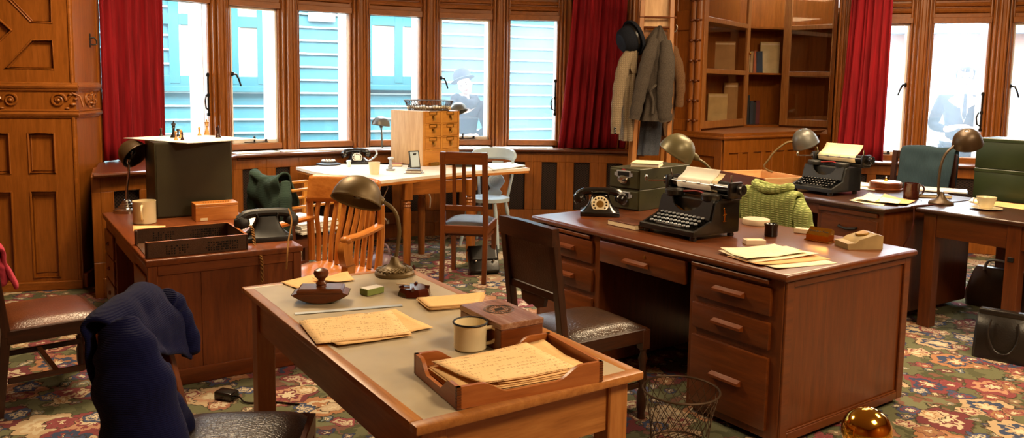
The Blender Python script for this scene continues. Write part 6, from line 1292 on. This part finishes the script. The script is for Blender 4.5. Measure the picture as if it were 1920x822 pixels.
# things on the shelves
def book(label, px0, px1, py0, py1, d, mat, name='book', thick=None, lean=0, grp=None, cat='book', pages=True):
    p = atd((px0+px1)/2, py1, d); s = mpp(p); w, h = (px1-px0)*s, (py1-py0)*s; dd = thick or .15
    t = thing(name, label, cat, p, VR, grp); L = Matrix.Rotation(R_(lean), 4, 'Y')
    if name == 'book':
        b = MB(); b.bx(-w/2, w/2, 0, .004, 0, h, .001, L); b.bx(-w/2, -w/2+.003, 0, dd, 0, h, 0, L); b.bx(w/2-.003, w/2, 0, dd, 0, h, 0, L); b.obj('cover', mat, t); b = MB(); b.bx(-w/2+.003, w/2-.003, .004, dd-.004, .003, h-.003, 0, L); b.obj('pages', 'paperc', t)
    else: b = MB(); b.bx(-w/2, w/2, 0, dd, 0, h, .002, L); b.obj('board', mat, t); b = MB(); b.bx(-w/2+.01, w/2-.01, -.001, 0, h*.9, h*.95, 0, L); b.obj('label', 'ivory', t)
    return t
def shelfd(px, z, py): return None
M['buffboard'] = plain('buff_board', '#b08a5a', .7); M['creamboard'] = plain('cream_board', '#cdb584', .7); M['bluebook'] = plain('blue_cloth', '#232c38', .7); M['redbook'] = plain('red_cloth', '#5c1712', .7); M['orangebook'] = plain('orange_cloth', '#a8572a', .7); M['blackbook'] = plain('black_cloth', '#16130f', .7)
def on(px, py, z): return .0+dep(at(px, py, z))if abs(z-CH) > .05 else 10
def sh(px, z, d): p = atd(px, 200, d); return proj((p.x, p.y, z))[1]
ZU, ZLo = 1.838, ZB+.023
for lb, x0, x1, y0, d, z, mt, nm in (
    ('large buff folder behind the left glazed door on the upper bookcase shelf', 1330, 1377, 79, 9.95, ZU, 'buffboard', 'folder'),
    ('pale folder standing in front behind the left glazed door, lower bookcase shelf', 1326, 1362, 176, 9.75, ZLo, 'creamboard', 'folder'),
    ('tall buff folder behind the pale one on the lower bookcase shelf', 1355, 1381, 156, 10.1, ZLo, 'buffboard', 'folder'),
    ('tall cream folder at the right of the books on the open bookcase shelf', 1424, 1460, 80, 10.52, ZU, 'creamboard', 'folder')):
    book(lb, x0, x1, y0, sh((x0+x1)/2, z, d), d, mt, nm, .03, cat='folder')
for lb, x0, x1, y0, d, z, mt, ln in (
    ('thin pale book at the left end of the open upper bookcase shelf', 1401, 1405, 98, 10.48, ZU, 'creamboard', 0),
    ('buff book second from the left on the open upper bookcase shelf', 1406, 1411, 97, 10.48, ZU, 'buffboard', 0),
    ('orange book on the open upper bookcase shelf next to the dark blue volume', 1412, 1418, 96, 10.48, ZU, 'orangebook', 0),
    ('thick dark blue book leaning against the cream folder on the bookcase shelf', 1418, 1430, 97, 10.48, ZU, 'bluebook', -3),
    ('black book at the left end of the open lower bookcase shelf', 1399, 1404, 179, 10.46, ZLo, 'blackbook', 0),
    ('dark blue book second from the left on the open lower bookcase shelf', 1405, 1411, 190, 10.46, ZLo, 'bluebook', 0),
    ('slim black book beside the red one on the open lower bookcase shelf', 1411, 1416, 192, 10.46, ZLo, 'blackbook', 0),
    ('dark red book at the right end of the open lower bookcase shelf', 1416, 1423, 189, 10.46, ZLo, 'redbook', 0)):
    book(lb, x0, x1, y0, sh((x0+x1)/2, z, d), d, mt, 'book', .13, ln, 'books in the corner bookcase')
# ================================================================ hat stand, coats and hat
hd = 8.05; h0 = gp(1222, hd); s = mpp(h0); hx0, _ = proj((h0.x, h0.y, 1.6)); 
def hz(py): return zat(h0, py)
def hk2(x, y, dy=0): return Vector(((x-hx0)*s, dy, hz(y)))
t = thing('hall_stand', 'tall pale wooden hall stand with rails, carrying the coats and hat', 'hall stand', h0, VR); hs = t
zt = hz(-40)
for a, c in (((-.21, -.12), (1201, -40)), ((.165, -.12), (1254, -40))): b = MB(); e = hk2(*c, .0); b.beam((a[0], -.16, 0), (e.x, 0, e.z), .045, .035, .004, (0, 1, 0)); b.obj('front_upright', 'pinez', t)
for a, c in ((-.2, 1203), (.17, 1252)): b = MB(); e = hk2(c, -40, .05); b.beam((a, .34, 0), (e.x, .05, e.z), .04, .03, .004, (0, 1, 0)); b.obj('rear_upright', 'pinez', t)
b = MB(); p, q = hk2(1204, 51), hk2(1250, -38); b.bx(p.x, q.x, .03, .045, p.z, q.z, .002); b.obj('backboard', 'blondz', t)
b = MB(); p, q = hk2(1204, 90), hk2(1250, 56); b.bx(p.x, q.x, .03, .045, p.z, q.z, .002); b.obj('lower_board', 'pinez', t)
for y, x0, x1 in ((33, 1194, 1262), (52, 1194, 1256)): b = MB(); p, q = hk2(x0, y, -.03), hk2(x1, y, -.03); b.tube([p, q], .012, 8); b.obj('rail', 'mahx', t)
for x, sg in ((1256, 1), (1196, -1)): b = MB(); p = hk2(x, 58, -.03); b.tube(spline([p, p+Vector((sg*.025, -.02, -.01)), p+Vector((sg*.04, -.02, .03)), p+Vector((sg*.03, -.02, .06))], 5), .006, 6); b.obj('hook', 'chrome', t)
def garment(name, label, cat, mat, rows, dy, thick, folds=7, amp=.012, seed=0, mats=None):
    # rows: (py, left px, right px, depth factor)
    t = thing(name, label, cat, h0, VR); rnd = random.Random(seed); ph = [rnd.uniform(0, 6) for _ in range(4)]; b = MB(); rings = []; n = 40; R = []
    for i in range(len(rows)-1):
        for k in range(5):
            u = k/5; R.append([rows[i][j]*(1-u)+rows[i+1][j]*u for j in range(4)])
    R.append(list(rows[-1]))
    for i, (py, xl, xr, df) in enumerate(R):
        p, q = hk2(xl, py), hk2(xr, py); cx, rx, ry = (p.x+q.x)/2, (q.x-p.x)/2, thick*df; f = i/len(R); rg = []
        for j in range(n):
            a = 2*PI*j/n; k = 1+amp/max(.04, rx)*(math.sin(a*folds+ph[0]+f*2)*min(1, f*2.2)+.5*math.sin(a*folds*1.7+ph[1])*f); rg.append((cx+rx*k*math.cos(a), dy+ry*(k*1.0)*math.sin(a)+amp*.6*math.sin(a*5+ph[2]+f*5), p.z))
        rings.append(rg)
    b.loft(rings); b.obj('body', mat, t, ang=70); return t
def sleeve(t, mat, pts, rad, flat=.65, name='sleeve'):
    b = MB(); P = spline([hk2(x, y, dy) for x, y, dy in pts], 5); n = len(P); k = (len(rad)-1)/(n-1); r = []
    for i in range(n):
        f = i*k; a = int(min(f, len(rad)-2)); r.append(rad[a]*(1-(f-a))+rad[a+1]*(f-a)+.004*math.sin(i*1.9))
    b.tube(P, r, 14); c = P[len(P)//2].y
    for v in b.bm.verts: v.co.y = c+(v.co.y-c)*flat
    return b.obj(name, mat, t, ang=70)
g1 = garment('overcoat', 'long brown overcoat at the right of the hall stand, behind the grey coat', 'coat', 'coatbrown', [(66, 1250, 1258, .3), (84, 1244, 1266, .6), (110, 1240, 1272, .9), (170, 1238, 1274, 1), (235, 1243, 1268, .9), (256, 1248, 1268, .8)], .14, .09, 6, .012, 1)
sleeve(g1, 'coatbrown', [(1262, 88, .1), (1272, 125, .06), (1277, 160, .05), (1276, 200, .06)], [.04, .055, .05, .04])
g3 = garment('trousers', 'blue-grey woollen trousers hanging below the grey coat on the hall stand', 'trousers', 'trouser', [(120, 1216, 1240, .6), (200, 1207, 1246, .9), (250, 1204, 1244, 1), (292, 1202, 1240, .9)], .06, .055, 8, .010, 5)
g2 = garment('coat', 'grey-brown tweed coat hanging by its collar at the front of the hall stand', 'coat', 'coatgrey', [(50, 1226, 1231, .25), (62, 1219, 1238, .5), (80, 1211, 1246, .8), (105, 1206, 1252, 1), (150, 1205, 1254, 1.05), (200, 1203, 1254, 1.05), (226, 1199, 1254, 1.1)], -.12, .10, 7, .013, 2)
sleeve(g2, 'coatgrey', [(1217, 76, -.17), (1207, 110, -.22), (1198, 150, -.22), (1191, 190, -.2), (1186, 222, -.18)], [.05, .07, .068, .062, .055])
sleeve(g2, 'coatgrey', [(1238, 80, -.18), (1240, 120, -.24), (1238, 165, -.24), (1239, 205, -.22), (1242, 224, -.2)], [.05, .08, .08, .072, .068])
b = MB(); b.loft([[hk2(x, y, d) for x, y, d in ((1196, 86, -.13), (1206, 82, -.2), (1224, 55, -.14), (1220, 54, -.1))], [hk2(x, y, d) for x, y, d in ((1203, 104, -.16), (1208, 98, -.21), (1229, 58, -.15), (1226, 52, -.1))]]); b.obj('collar', 'coatgrey', g2, solid=.012, ang=60)
b = MB(); P = spline([hk2(1222, 160, -.235), hk2(1216, 165, -.25), (hk2(1212, 172, -.24)), hk2(1218, 190, -.235), hk2(1217, 212, -.235)], 5); b.tube(P, .014, 8); b.obj('belt', 'coatgrey', g2)
g4 = garment('jacket', 'checked tweed jacket hanging at the left of the hall stand under the hat', 'jacket', 'coatcheck', [(66, 1183, 1191, .3), (84, 1176, 1194, .6), (108, 1164, 1196, .9), (150, 1163, 1197, 1), (210, 1163, 1196, 1), (264, 1166, 1192, 1)], -.02, .12, 6, .010, 3)
sleeve(g4, 'coatcheck', [(1178, 98, -.08), (1166, 122, -.14), (1158, 160, -.16), (1154, 205, -.16), (1153, 250, -.15)], [.05, .066, .062, .054, .047])
b = MB()
for k in range(3): p = hk2(1151+k*.4, 240+k*4, -.19); b.ball(p, .012, (1, .5, 1), 8)
b.obj('cuff_buttons', 'bakelite', g4); b = MB(); b.loft([[hk2(x, y, d) for x, y, d in ((1180, 100, -.14), (1174, 118, -.16), (1188, 95, -.14))], [hk2(x, y, d) for x, y, d in ((1183, 140, -.15), (1178, 134, -.16), (1189, 138, -.14))]]); b.obj('lapel', 'coatcheck', g4, solid=.01)
p = hk2(1182, 73, -.06); t = thing('felt_hat', 'dark navy felt hat tipped on its side at the top left of the hall stand', 'hat', h0, VR); mh = T(*p) @ Matrix.Rotation(R_(-112), 4, 'Y') @ Matrix.Rotation(R_(20), 4, 'X'); R = 27*s
b = MB(); b.lathe([(R*.98, -.0), (R, .01), (R*.97, R*.5), (R*.86, R*.9), (R*.6, R*1.12), (R*.25, R*1.08), (0, R*1.0)], 28, mh @ T(0, 0, -.02), cap=False); b.obj('crown', 'hat', t, solid=.006); b = MB(); b.lathe([(R*.96, -.01), (R*1.18, -.012), (R*1.25, .02), (R*1.22, .028), (R*.98, .006)], 28, mh @ T(0, 0, -.02), cap=False); b.obj('brim', 'hat', t, solid=.004); b = MB(); b.lathe([(R*1.005, .01), (R*1.015, .012), (R*1.01, .05), (R*1.0, .052)], 28, mh @ T(0, 0, -.02), cap=False); b.obj('hat_band', 'black', t)
# ================================================================ knitwear on the chairs
def drape(name, label, ch, rz, mat, w, top, yb, front, back, seed, thick=.02, bulge=.03, flare=.05, cat='cardigan', skew=0, loc=None, topdip=0, cut=None):
    o_ = ch.location; t = thing(name, label, cat, (o_.x, o_.y, 0), rz); Lf, Lb = front, back; tot = Lf+.09+Lb
    def f(u, v):
        sd = v*tot; x = (u-.5)*w
        fl = front*(1+(skew*(u-.5)))
        if sd < Lf: y, z, k = .04, top-(Lf-sd)*(1+skew*(u-.5)), (Lf-sd)/max(Lf, .01)
        elif sd < Lf+.09: a = (sd-Lf)/.09*PI; y, z, k = .04*math.cos(a), top+.03*math.sin(a), 0
        else: y, z, k = -.04, top-(sd-Lf-.09)*(1-skew*.6*(u-.5)), -(sd-Lf-.09)/max(Lb, .01)
        nz = noise.noise(Vector((x*5+seed, z*4, k*2)))*bulge+noise.noise(Vector((x*14+seed, z*9, k)))*bulge*.35
        x2 = x*(1+flare*abs(k)); z -= topdip*(1-(2*u-1)**2)+.02*abs(2*u-1)**4
        return (x2+noise.noise(Vector((z*6, seed, x*3)))*.012, yb(z)+y*(1+.4*abs(k))+(nz if k >= 0 else -nz)+(.015*k), z+noise.noise(Vector((x*7, seed+4, k)))*.014)
    b = MB(); b.grid(f, 30, 40); b.obj('body', mat, t, solid=thick, sub=1, ang=180, off=1); return t
def csleeve(t, mat, pts, rad, flat=(1, .6), name='sleeve', seed=0):
    b = MB(); P = spline(pts, 6); n = len(P); r = []
    for i in range(n):
        f = i*(len(rad)-1)/(n-1); a = int(min(f, len(rad)-2)); r.append((rad[a]*(1-(f-a))+rad[a+1]*(f-a))*(1+.08*math.sin(i*1.3+seed)))
    b.tube(P, r, 16)
    for v in b.bm.verts:
        q = min(P, key=lambda p: (p-v.co).length_squared); v.co = q+Vector(((v.co.x-q.x)*flat[0], (v.co.y-q.y)*flat[1], v.co.z-q.z))+Vector((noise.noise(v.co*9), noise.noise(v.co*9+Vector((5, 0, 0))), 0))*.012
    return b.obj(name, mat, t, ang=180, sub=1)
def ybf(d, sh_, bh, lean, leg=.042): return lambda z: -d/2+leg/2-lean*(z-sh_)/(bh-sh_)
# navy
yb = ybf(.47, .465, .89, .10); t = drape('cardigan', 'navy blue knitted cardigan draped over the back of the bottom-left chair', ch_navy, rz_n, 'navy', .44, .912, yb, .17, .42, 3.0, .016, .03, .03, skew=-.8)
csleeve(t, 'navy', [(.18, -.29, .90), (.205, -.255, .84), (.215, -.225, .7), (.21, -.195, .45), (.20, -.18, .08)], [.05, .09, .12, .13, .125], (.75, 1.0))
csleeve(t, 'navy', [(-.20, -.27, .88), (-.24, -.255, .83), (-.245, -.22, .75), (-.22, -.19, .67)], [.045, .055, .05, .035], (.9, .9), seed=2)
csleeve(t, 'navy', [(.08, -.2, .74), (.06, -.2, .62), (-.02, -.18, .5), (.01, -.2, .36), (.05, -.22, .22)], [.05, .06, .055, .05, .04], (1.0, .8), seed=4)
# pink garment at the very edge
yb = ybf(.46, .44, .95, .06); t = drape('shawl', 'pink woollen garment hanging over the chair back at the left edge', ch_pink, R_(-83), 'pink', .34, .80, yb, .18, .2, 9.0, .02, .03, .05, cat='shawl')
csleeve(t, 'pink', [(.10, -.26, .80), (.13, -.24, .76), (.14, -.21, .70), (.14, -.20, .62)], [.04, .045, .042, .03], (1, .8))
# dark green
yb = ybf(.46, .47, .90, .06); t = drape('cardigan', 'dark green knitted cardigan over the armchair back near the window table', ch_g, rz_g, 'dkgreen', .36, .95, yb, .22, .48, 5.0, .016, .045, .05, topdip=.06)
csleeve(t, 'dkgreen', [(.17, -.26, .90), (.21, -.29, .78), (.22, -.29, .6), (.20, -.28, .42)], [.04, .055, .055, .05], (.9, .8)); csleeve(t, 'dkgreen', [(-.15, -.26, .93), (-.18, -.29, .8), (-.18, -.3, .6)], [.04, .05, .045], (.9, .8), seed=3)
# lime jumper
yb = ybf(.45, .46, LZ-.02, .06); t = drape('jumper', 'lime green cable-knit jumper pulled over the chair back behind the big desk', ch_l, rz_l, 'lime', .40, LZ-.0, yb, .3, .42, 7.0, .03, .03, .10, cat='jumper', topdip=.025)
for sg in (-1, 1): csleeve(t, 'lime', [(sg*.19, yb(.9), LZ-.03), (sg*.25, yb(.9)-.03, LZ-.12), (sg*.275, yb(.8)-.04, LZ-.26), (sg*.28, yb(.7)-.04, LZ-.42)], [.05, .075, .07, .06], (.9, .8), seed=sg)
b = MB(); b.tube([(.13*math.cos(a), yb(LZ)+.0+.055*math.sin(a), LZ+.045+.014*math.cos(2*a)) for a in [k*2*PI/24 for k in range(24)]], .028, 10, True); b.obj('collar', 'lime', t)
# teal
yb = ybf(.45, .48, TZ-.005, .05); t = drape('cardigan', 'teal blue-grey knitted cardigan over the chair under the right window', ch_t, rz_t, 'teal', .46, TZ+.012, yb, .32, .28, 11.0, .014, .02, -.03)
t.location = off(ch_t.location, rz_t, -.04, 0)
# ================================================================ two solid figures standing in for images projected on the panes
def person(label, loc, rz, H, pose, female=False):
    t = thing('person', label, 'person', loc, rz); k = H/1.75
    V, E, R = [], [], []
    def add(p, r, par=None):
        V.append(Vector(p)*k); R.append(r*k); i = len(V)-1
        if par is not None: E.append((par, i))
        return i
    pel = add((0, 0, .95), .13); sp = add((0, .01, 1.12), .12, pel); ch = add((0, .01, 1.32), .145, sp); nb = add((0, .0, 1.46), .075, ch); nk = add((0, -.01, 1.53), .055, nb); hd_ = add((0, -.02, 1.57), .058, nk)
    for s in (-1, 1):
        hip = add((s*.10, 0, .9), .095, pel); kn = add((s*.11, -.01, .48), .06, hip); an = add((s*.11, .02, .08), .042, kn); add((s*.12, -.14, .03), .035, an)
        shd = add((s*.19, .01, 1.42), .068, ch); el, wr, hdv = pose[s]; e = add(el, .047, shd); w = add(wr, .032, e); d = (Vector(hdv)-Vector(wr)); h = add(hdv, .036, w); dn = d.normalized(); side = dn.cross(Vector((0, 0, 1))).normalized(); upv = side.cross(dn)
        for f in range(4): o = side*((f-1.5)*.02); L = (.075, .088, .082, .064)[f]; a = add(Vector(hdv)+o+dn*.03, .0115, h); c = add(Vector(hdv)+o*1.1+dn*(.03+L*.6)-upv*.012, .0095, a); add(Vector(hdv)+o*1.1+dn*(.03+L*.9)-upv*.035, .008, c)
        a = add(Vector(hdv)-side*s*.035+upv*.0, .012, h); add(Vector(hdv)-side*s*.055+dn*.045-upv*.02, .009, a)
    def skin(name, idx, grow, mat, sub=2):
        keep = {i: n for n, i in enumerate(idx)}; me = bpy.data.meshes.new(name); me.from_pydata([V[i] for i in idx], [(keep[a], keep[c]) for a, c in E if a in keep and c in keep], []); o = bpy.data.objects.new('tmp', me); COL.objects.link(o)
        o.modifiers.new('s', 'SKIN'); 
        for n, i in enumerate(idx): me.skin_vertices[0].data[n].radius = (R[i]*grow+.004*(grow > 1), R[i]*grow*(.8 if i in (pel, sp, ch) else 1)); me.skin_vertices[0].data[n].use_root = (i == idx[0])
        q = o.modifiers.new('u', 'SUBSURF'); q.levels = q.render_levels = sub
        m2 = bpy.data.meshes.new_from_object(o.evaluated_get(bpy.context.evaluated_depsgraph_get())); bm = bmesh.new(); bm.from_mesh(m2); bpy.data.objects.remove(o); return bm
    b = MB(); b.bm.free(); b.bm = skin('body', list(range(len(V))), 1, 'skin')
    hc = Vector((0, -.03, 1.665))*k; ht = Matrix.Translation(hc) @ Matrix.Rotation(R_(pose['tilt']), 4, 'Y') @ Matrix.Rotation(R_(pose.get('nod', 8)), 4, 'X') @ Matrix.Diagonal((k, k, k, 1))
    n0 = len(b.bm.verts); b.lathe([(0, -.115), (.035, -.112), (.058, -.085), (.07, -.04), (.076, .01), (.078, .05), (.068, .09), (.04, .115), (0, .122)], 24, ht @ Matrix.Diagonal((1, 1.18, 1, 1)))
    b.ball((0, -.098, -.015), .017, (.8, 1.1, 1.5), 10, ht); b.ball((0, -.088, .012), .014, (.7, 1, 2), 8, ht)
    for s in (-1, 1): b.ball((s*.078, .005, -.005), .022, (.4, .8, 1.3), 8, ht)
    b.obj('body', 'skin', t, ang=180)
    b = MB()
    for s in (-1, 1): b.ball((s*.03, -.078, .012), .0125, (1, .6, .7), 8, ht); b.box((s*.03, -.084, .034), (.034, .008, .007), .002, ht)
    b.obj('eyes', 'hair', t); b = MB(); b.box((0, -.079, -.058), (.045, .012, .009), .003, ht); b.obj('mouth', 'redbook', t)
    torso = [pel, sp, ch, nb]+[i for i in range(len(V)) if i > hd_]
    arm = [i for i in torso if (V[i]-Vector((0, 0, 0))).length > 0]
    keep = [pel, sp, ch]; idx = 6
    per = (len(V)-6)//2
    for s in (0, 1): o = 6+s*per; keep += [o+4, o+5, o+6]
    b = MB(); b.bm.free(); b.bm = skin('jacket', keep, 1.22, 'suit'); b.obj('jacket', 'suit', t, ang=180)
    legs = [pel]
    for s in (0, 1): o = 6+s*per; legs += [o, o+1, o+2]
    b = MB(); b.bm.free(); b.bm = skin('trousers', legs, 1.2, 'suit'); b.obj('skirt' if female else 'trousers', 'suit', t, ang=180)
    if female:
        b = MB(); b.lathe([(.118, .0), (.15, .012), (.112, .03), (.108, .09), (.07, .14), (0, .15)], 26, ht @ T(0, .01, .055) @ Matrix.Rotation(R_(-16), 4, 'X')); b.obj('hat', 'hat', t)
        b = MB(); b.tube([(.12*k*math.cos(a), .1*k*math.sin(a)-.01, 1.47*k+.03*math.sin(a*2)) for a in [q*PI/14 for q in range(28)]], .06*k, 10, True)
        for v in b.bm.verts: v.co += Vector((noise.noise(v.co*30), noise.noise(v.co*30+Vector((3, 0, 0))), noise.noise(v.co*30+Vector((0, 7, 0)))))*.025
        b.obj('fur_collar', 'suit', t, ang=180)
    else:
        b = MB(); b.lathe([(.083, -.02), (.088, .03), (.086, .07), (.07, .115), (.035, .138), (0, .142)], 24, ht @ Matrix.Diagonal((1, 1.15, 1, 1)) @ T(0, .012, .0), cap=False)
        for v in b.bm.verts: v.co += Vector((noise.noise(v.co*25), noise.noise(v.co*25+Vector((4, 0, 0))), noise.noise(v.co*25+Vector((0, 9, 0)))))*.018
        b.bm.verts.ensure_lookup_table(); dl = [v for v in b.bm.verts if (ht.inverted() @ v.co).y < -.045 and (ht.inverted() @ v.co).z < .055]; bmesh.ops.delete(b.bm, geom=dl, context='VERTS'); b.obj('hair', 'hair', t, solid=.012, ang=180)
        b = MB(); b.prism([(-.045, 1.5), (.045, 1.5), (.03, 1.3), (0, 1.2), (-.03, 1.3)], .012, Matrix(((k, 0, 0, 0), (0, 0, -1, -.155*k), (0, k, 0, 0), (0, 0, 0, 1)))); b.obj('shirt_front', 'shirt', t); b = MB(); b.prism([(-.012, 1.49), (.012, 1.49), (.02, 1.27), (0, 1.22), (-.02, 1.27)], .01, Matrix(((k, 0, 0, 0), (0, 0, -1, -.168*k), (0, k, 0, 0), (0, 0, 0, 1)))); b.obj('tie', 'hat', t)
    return t
pw = atd(872, 160, 9.85); person('woman in a dark hat and fur-collared coat standing in for an image projected on the fifth bay window', (pw.x, pw.y, -.07), VR+R_(-4), 1.78, {-1: ((-.27, .02, 1.14), (-.16, -.2, 1.06), (-.09, -.26, 1.08)), 1: ((.27, .02, 1.14), (.16, -.2, 1.06), (.08, -.26, 1.07)), 'tilt': -20, 'nod': 6}, True)
pm = atd(1808, 150, 9.05); person('dark-haired person in a dark jacket and tie standing in for an image projected on the right window, hands together', (pm.x, pm.y, -.02), VR+R_(-22), 1.92, {-1: ((-.27, -.02, 1.15), (-.15, -.24, 1.13), (-.07, -.27, 1.16)), 1: ((.27, -.02, 1.15), (.1, -.26, 1.12), (.02, -.30, 1.15)), 'tilt': 4, 'nod': 16})
# ================================================================ camera and light
cd = bpy.data.cameras.new('camera'); cam = bpy.data.objects.new('camera', cd); COL.objects.link(cam)
cd.sensor_width = 36; cd.sensor_fit = 'HORIZONTAL'; cd.lens = 36*F/1920; cd.shift_y = -(411-PY)/1920; cd.clip_start = .05
mm = Matrix((RT, UP, -FWD)).transposed().to_4x4(); mm.translation = EYE; cam.matrix_world = mm; SC.camera = cam
w = bpy.data.worlds.new('sky'); SC.world = w; w.use_nodes = True; nt = w.node_tree; bg = nt.nodes['Background']
tc = nt.nodes.new('ShaderNodeTexCoord'); sx_ = nt.nodes.new('ShaderNodeSeparateXYZ'); mr = nt.nodes.new('ShaderNodeMapRange'); nt.links.new(tc.outputs['Generated'], sx_.inputs[0]); nt.links.new(sx_.outputs[2], mr.inputs[0]); mr.inputs[1].default_value = .0; mr.inputs[2].default_value = .5; mr.inputs[3].default_value = 5.0; mr.inputs[4].default_value = 26; nt.links.new(mr.outputs[0], bg.inputs[1])
bg.inputs[0].default_value = (.84, .94, 1.0, 1); bg.inputs[1].default_value = 11
def lamp(name, typ, loc, energy, color, size=1, size_y=None, rot=(0, 0, 0), spread=None):
    d = bpy.data.lights.new(name, typ); d.energy = energy; d.color = color
    if typ == 'AREA':
        d.size = size
        if size_y: d.shape = 'RECTANGLE'; d.size_y = size_y
        if spread: d.spread = spread
    elif typ == 'POINT': d.shadow_soft_size = size
    o = bpy.data.objects.new(name, d); COL.objects.link(o); o.location = loc; o.rotation_euler = rot; return o
WARM = (1, .735, .44)
for x, y, e in ((2.4, -.4, 105), (5.0, .8, 75), (1.2, 5.2, 95), (4.9, 3.6, 60), (6.3, 3.6, 60)):
    lamp('ceiling_fill_lamp', 'AREA', (x, y, 3.3), e, WARM, .9)
def portal(A, B, zs, zh, inward):
    m, L = facet(A, B, inward); d = bpy.data.lights.new('window_portal', 'AREA'); d.shape = 'RECTANGLE'; d.size = L; d.size_y = zh-zs; d.cycles.is_portal = True
    o = bpy.data.objects.new('window_portal', d); COL.objects.link(o); y = m.col[1].to_3d(); x = m.col[0].to_3d(); z = y; yy = z.cross(x)
    R = Matrix((x, yy, z)).transposed().to_4x4(); c = m @ Vector((L/2, .4, (zs+zh)/2)); R.translation = c; o.matrix_world = R
for i in range(6): portal(ap(ANG[i], RW), ap(ANG[i+1], RW), ZS-.1, ZH+.1, AC)
for i in range(5): portal(rp(TB[i]), rp(TB[i+1]), .9, 2.4, EYE)
vs = SC.view_settings; SC.display_settings.display_device = 'sRGB'; vs.view_transform = 'Standard'; vs.look = 'None'; vs.gamma = 1; vs.use_curve_mapping = False; vs.exposure = .78
cy = SC.cycles; cy.use_denoising = True; cy.max_bounces = 8; cy.diffuse_bounces = 4; cy.glossy_bounces = 4; cy.transparent_max_bounces = 16; cy.sample_clamp_indirect = 6; cy.caustics_reflective = False; cy.caustics_refractive = False
try: cy.denoiser = 'OPENIMAGEDENOISE'
except Exception: pass
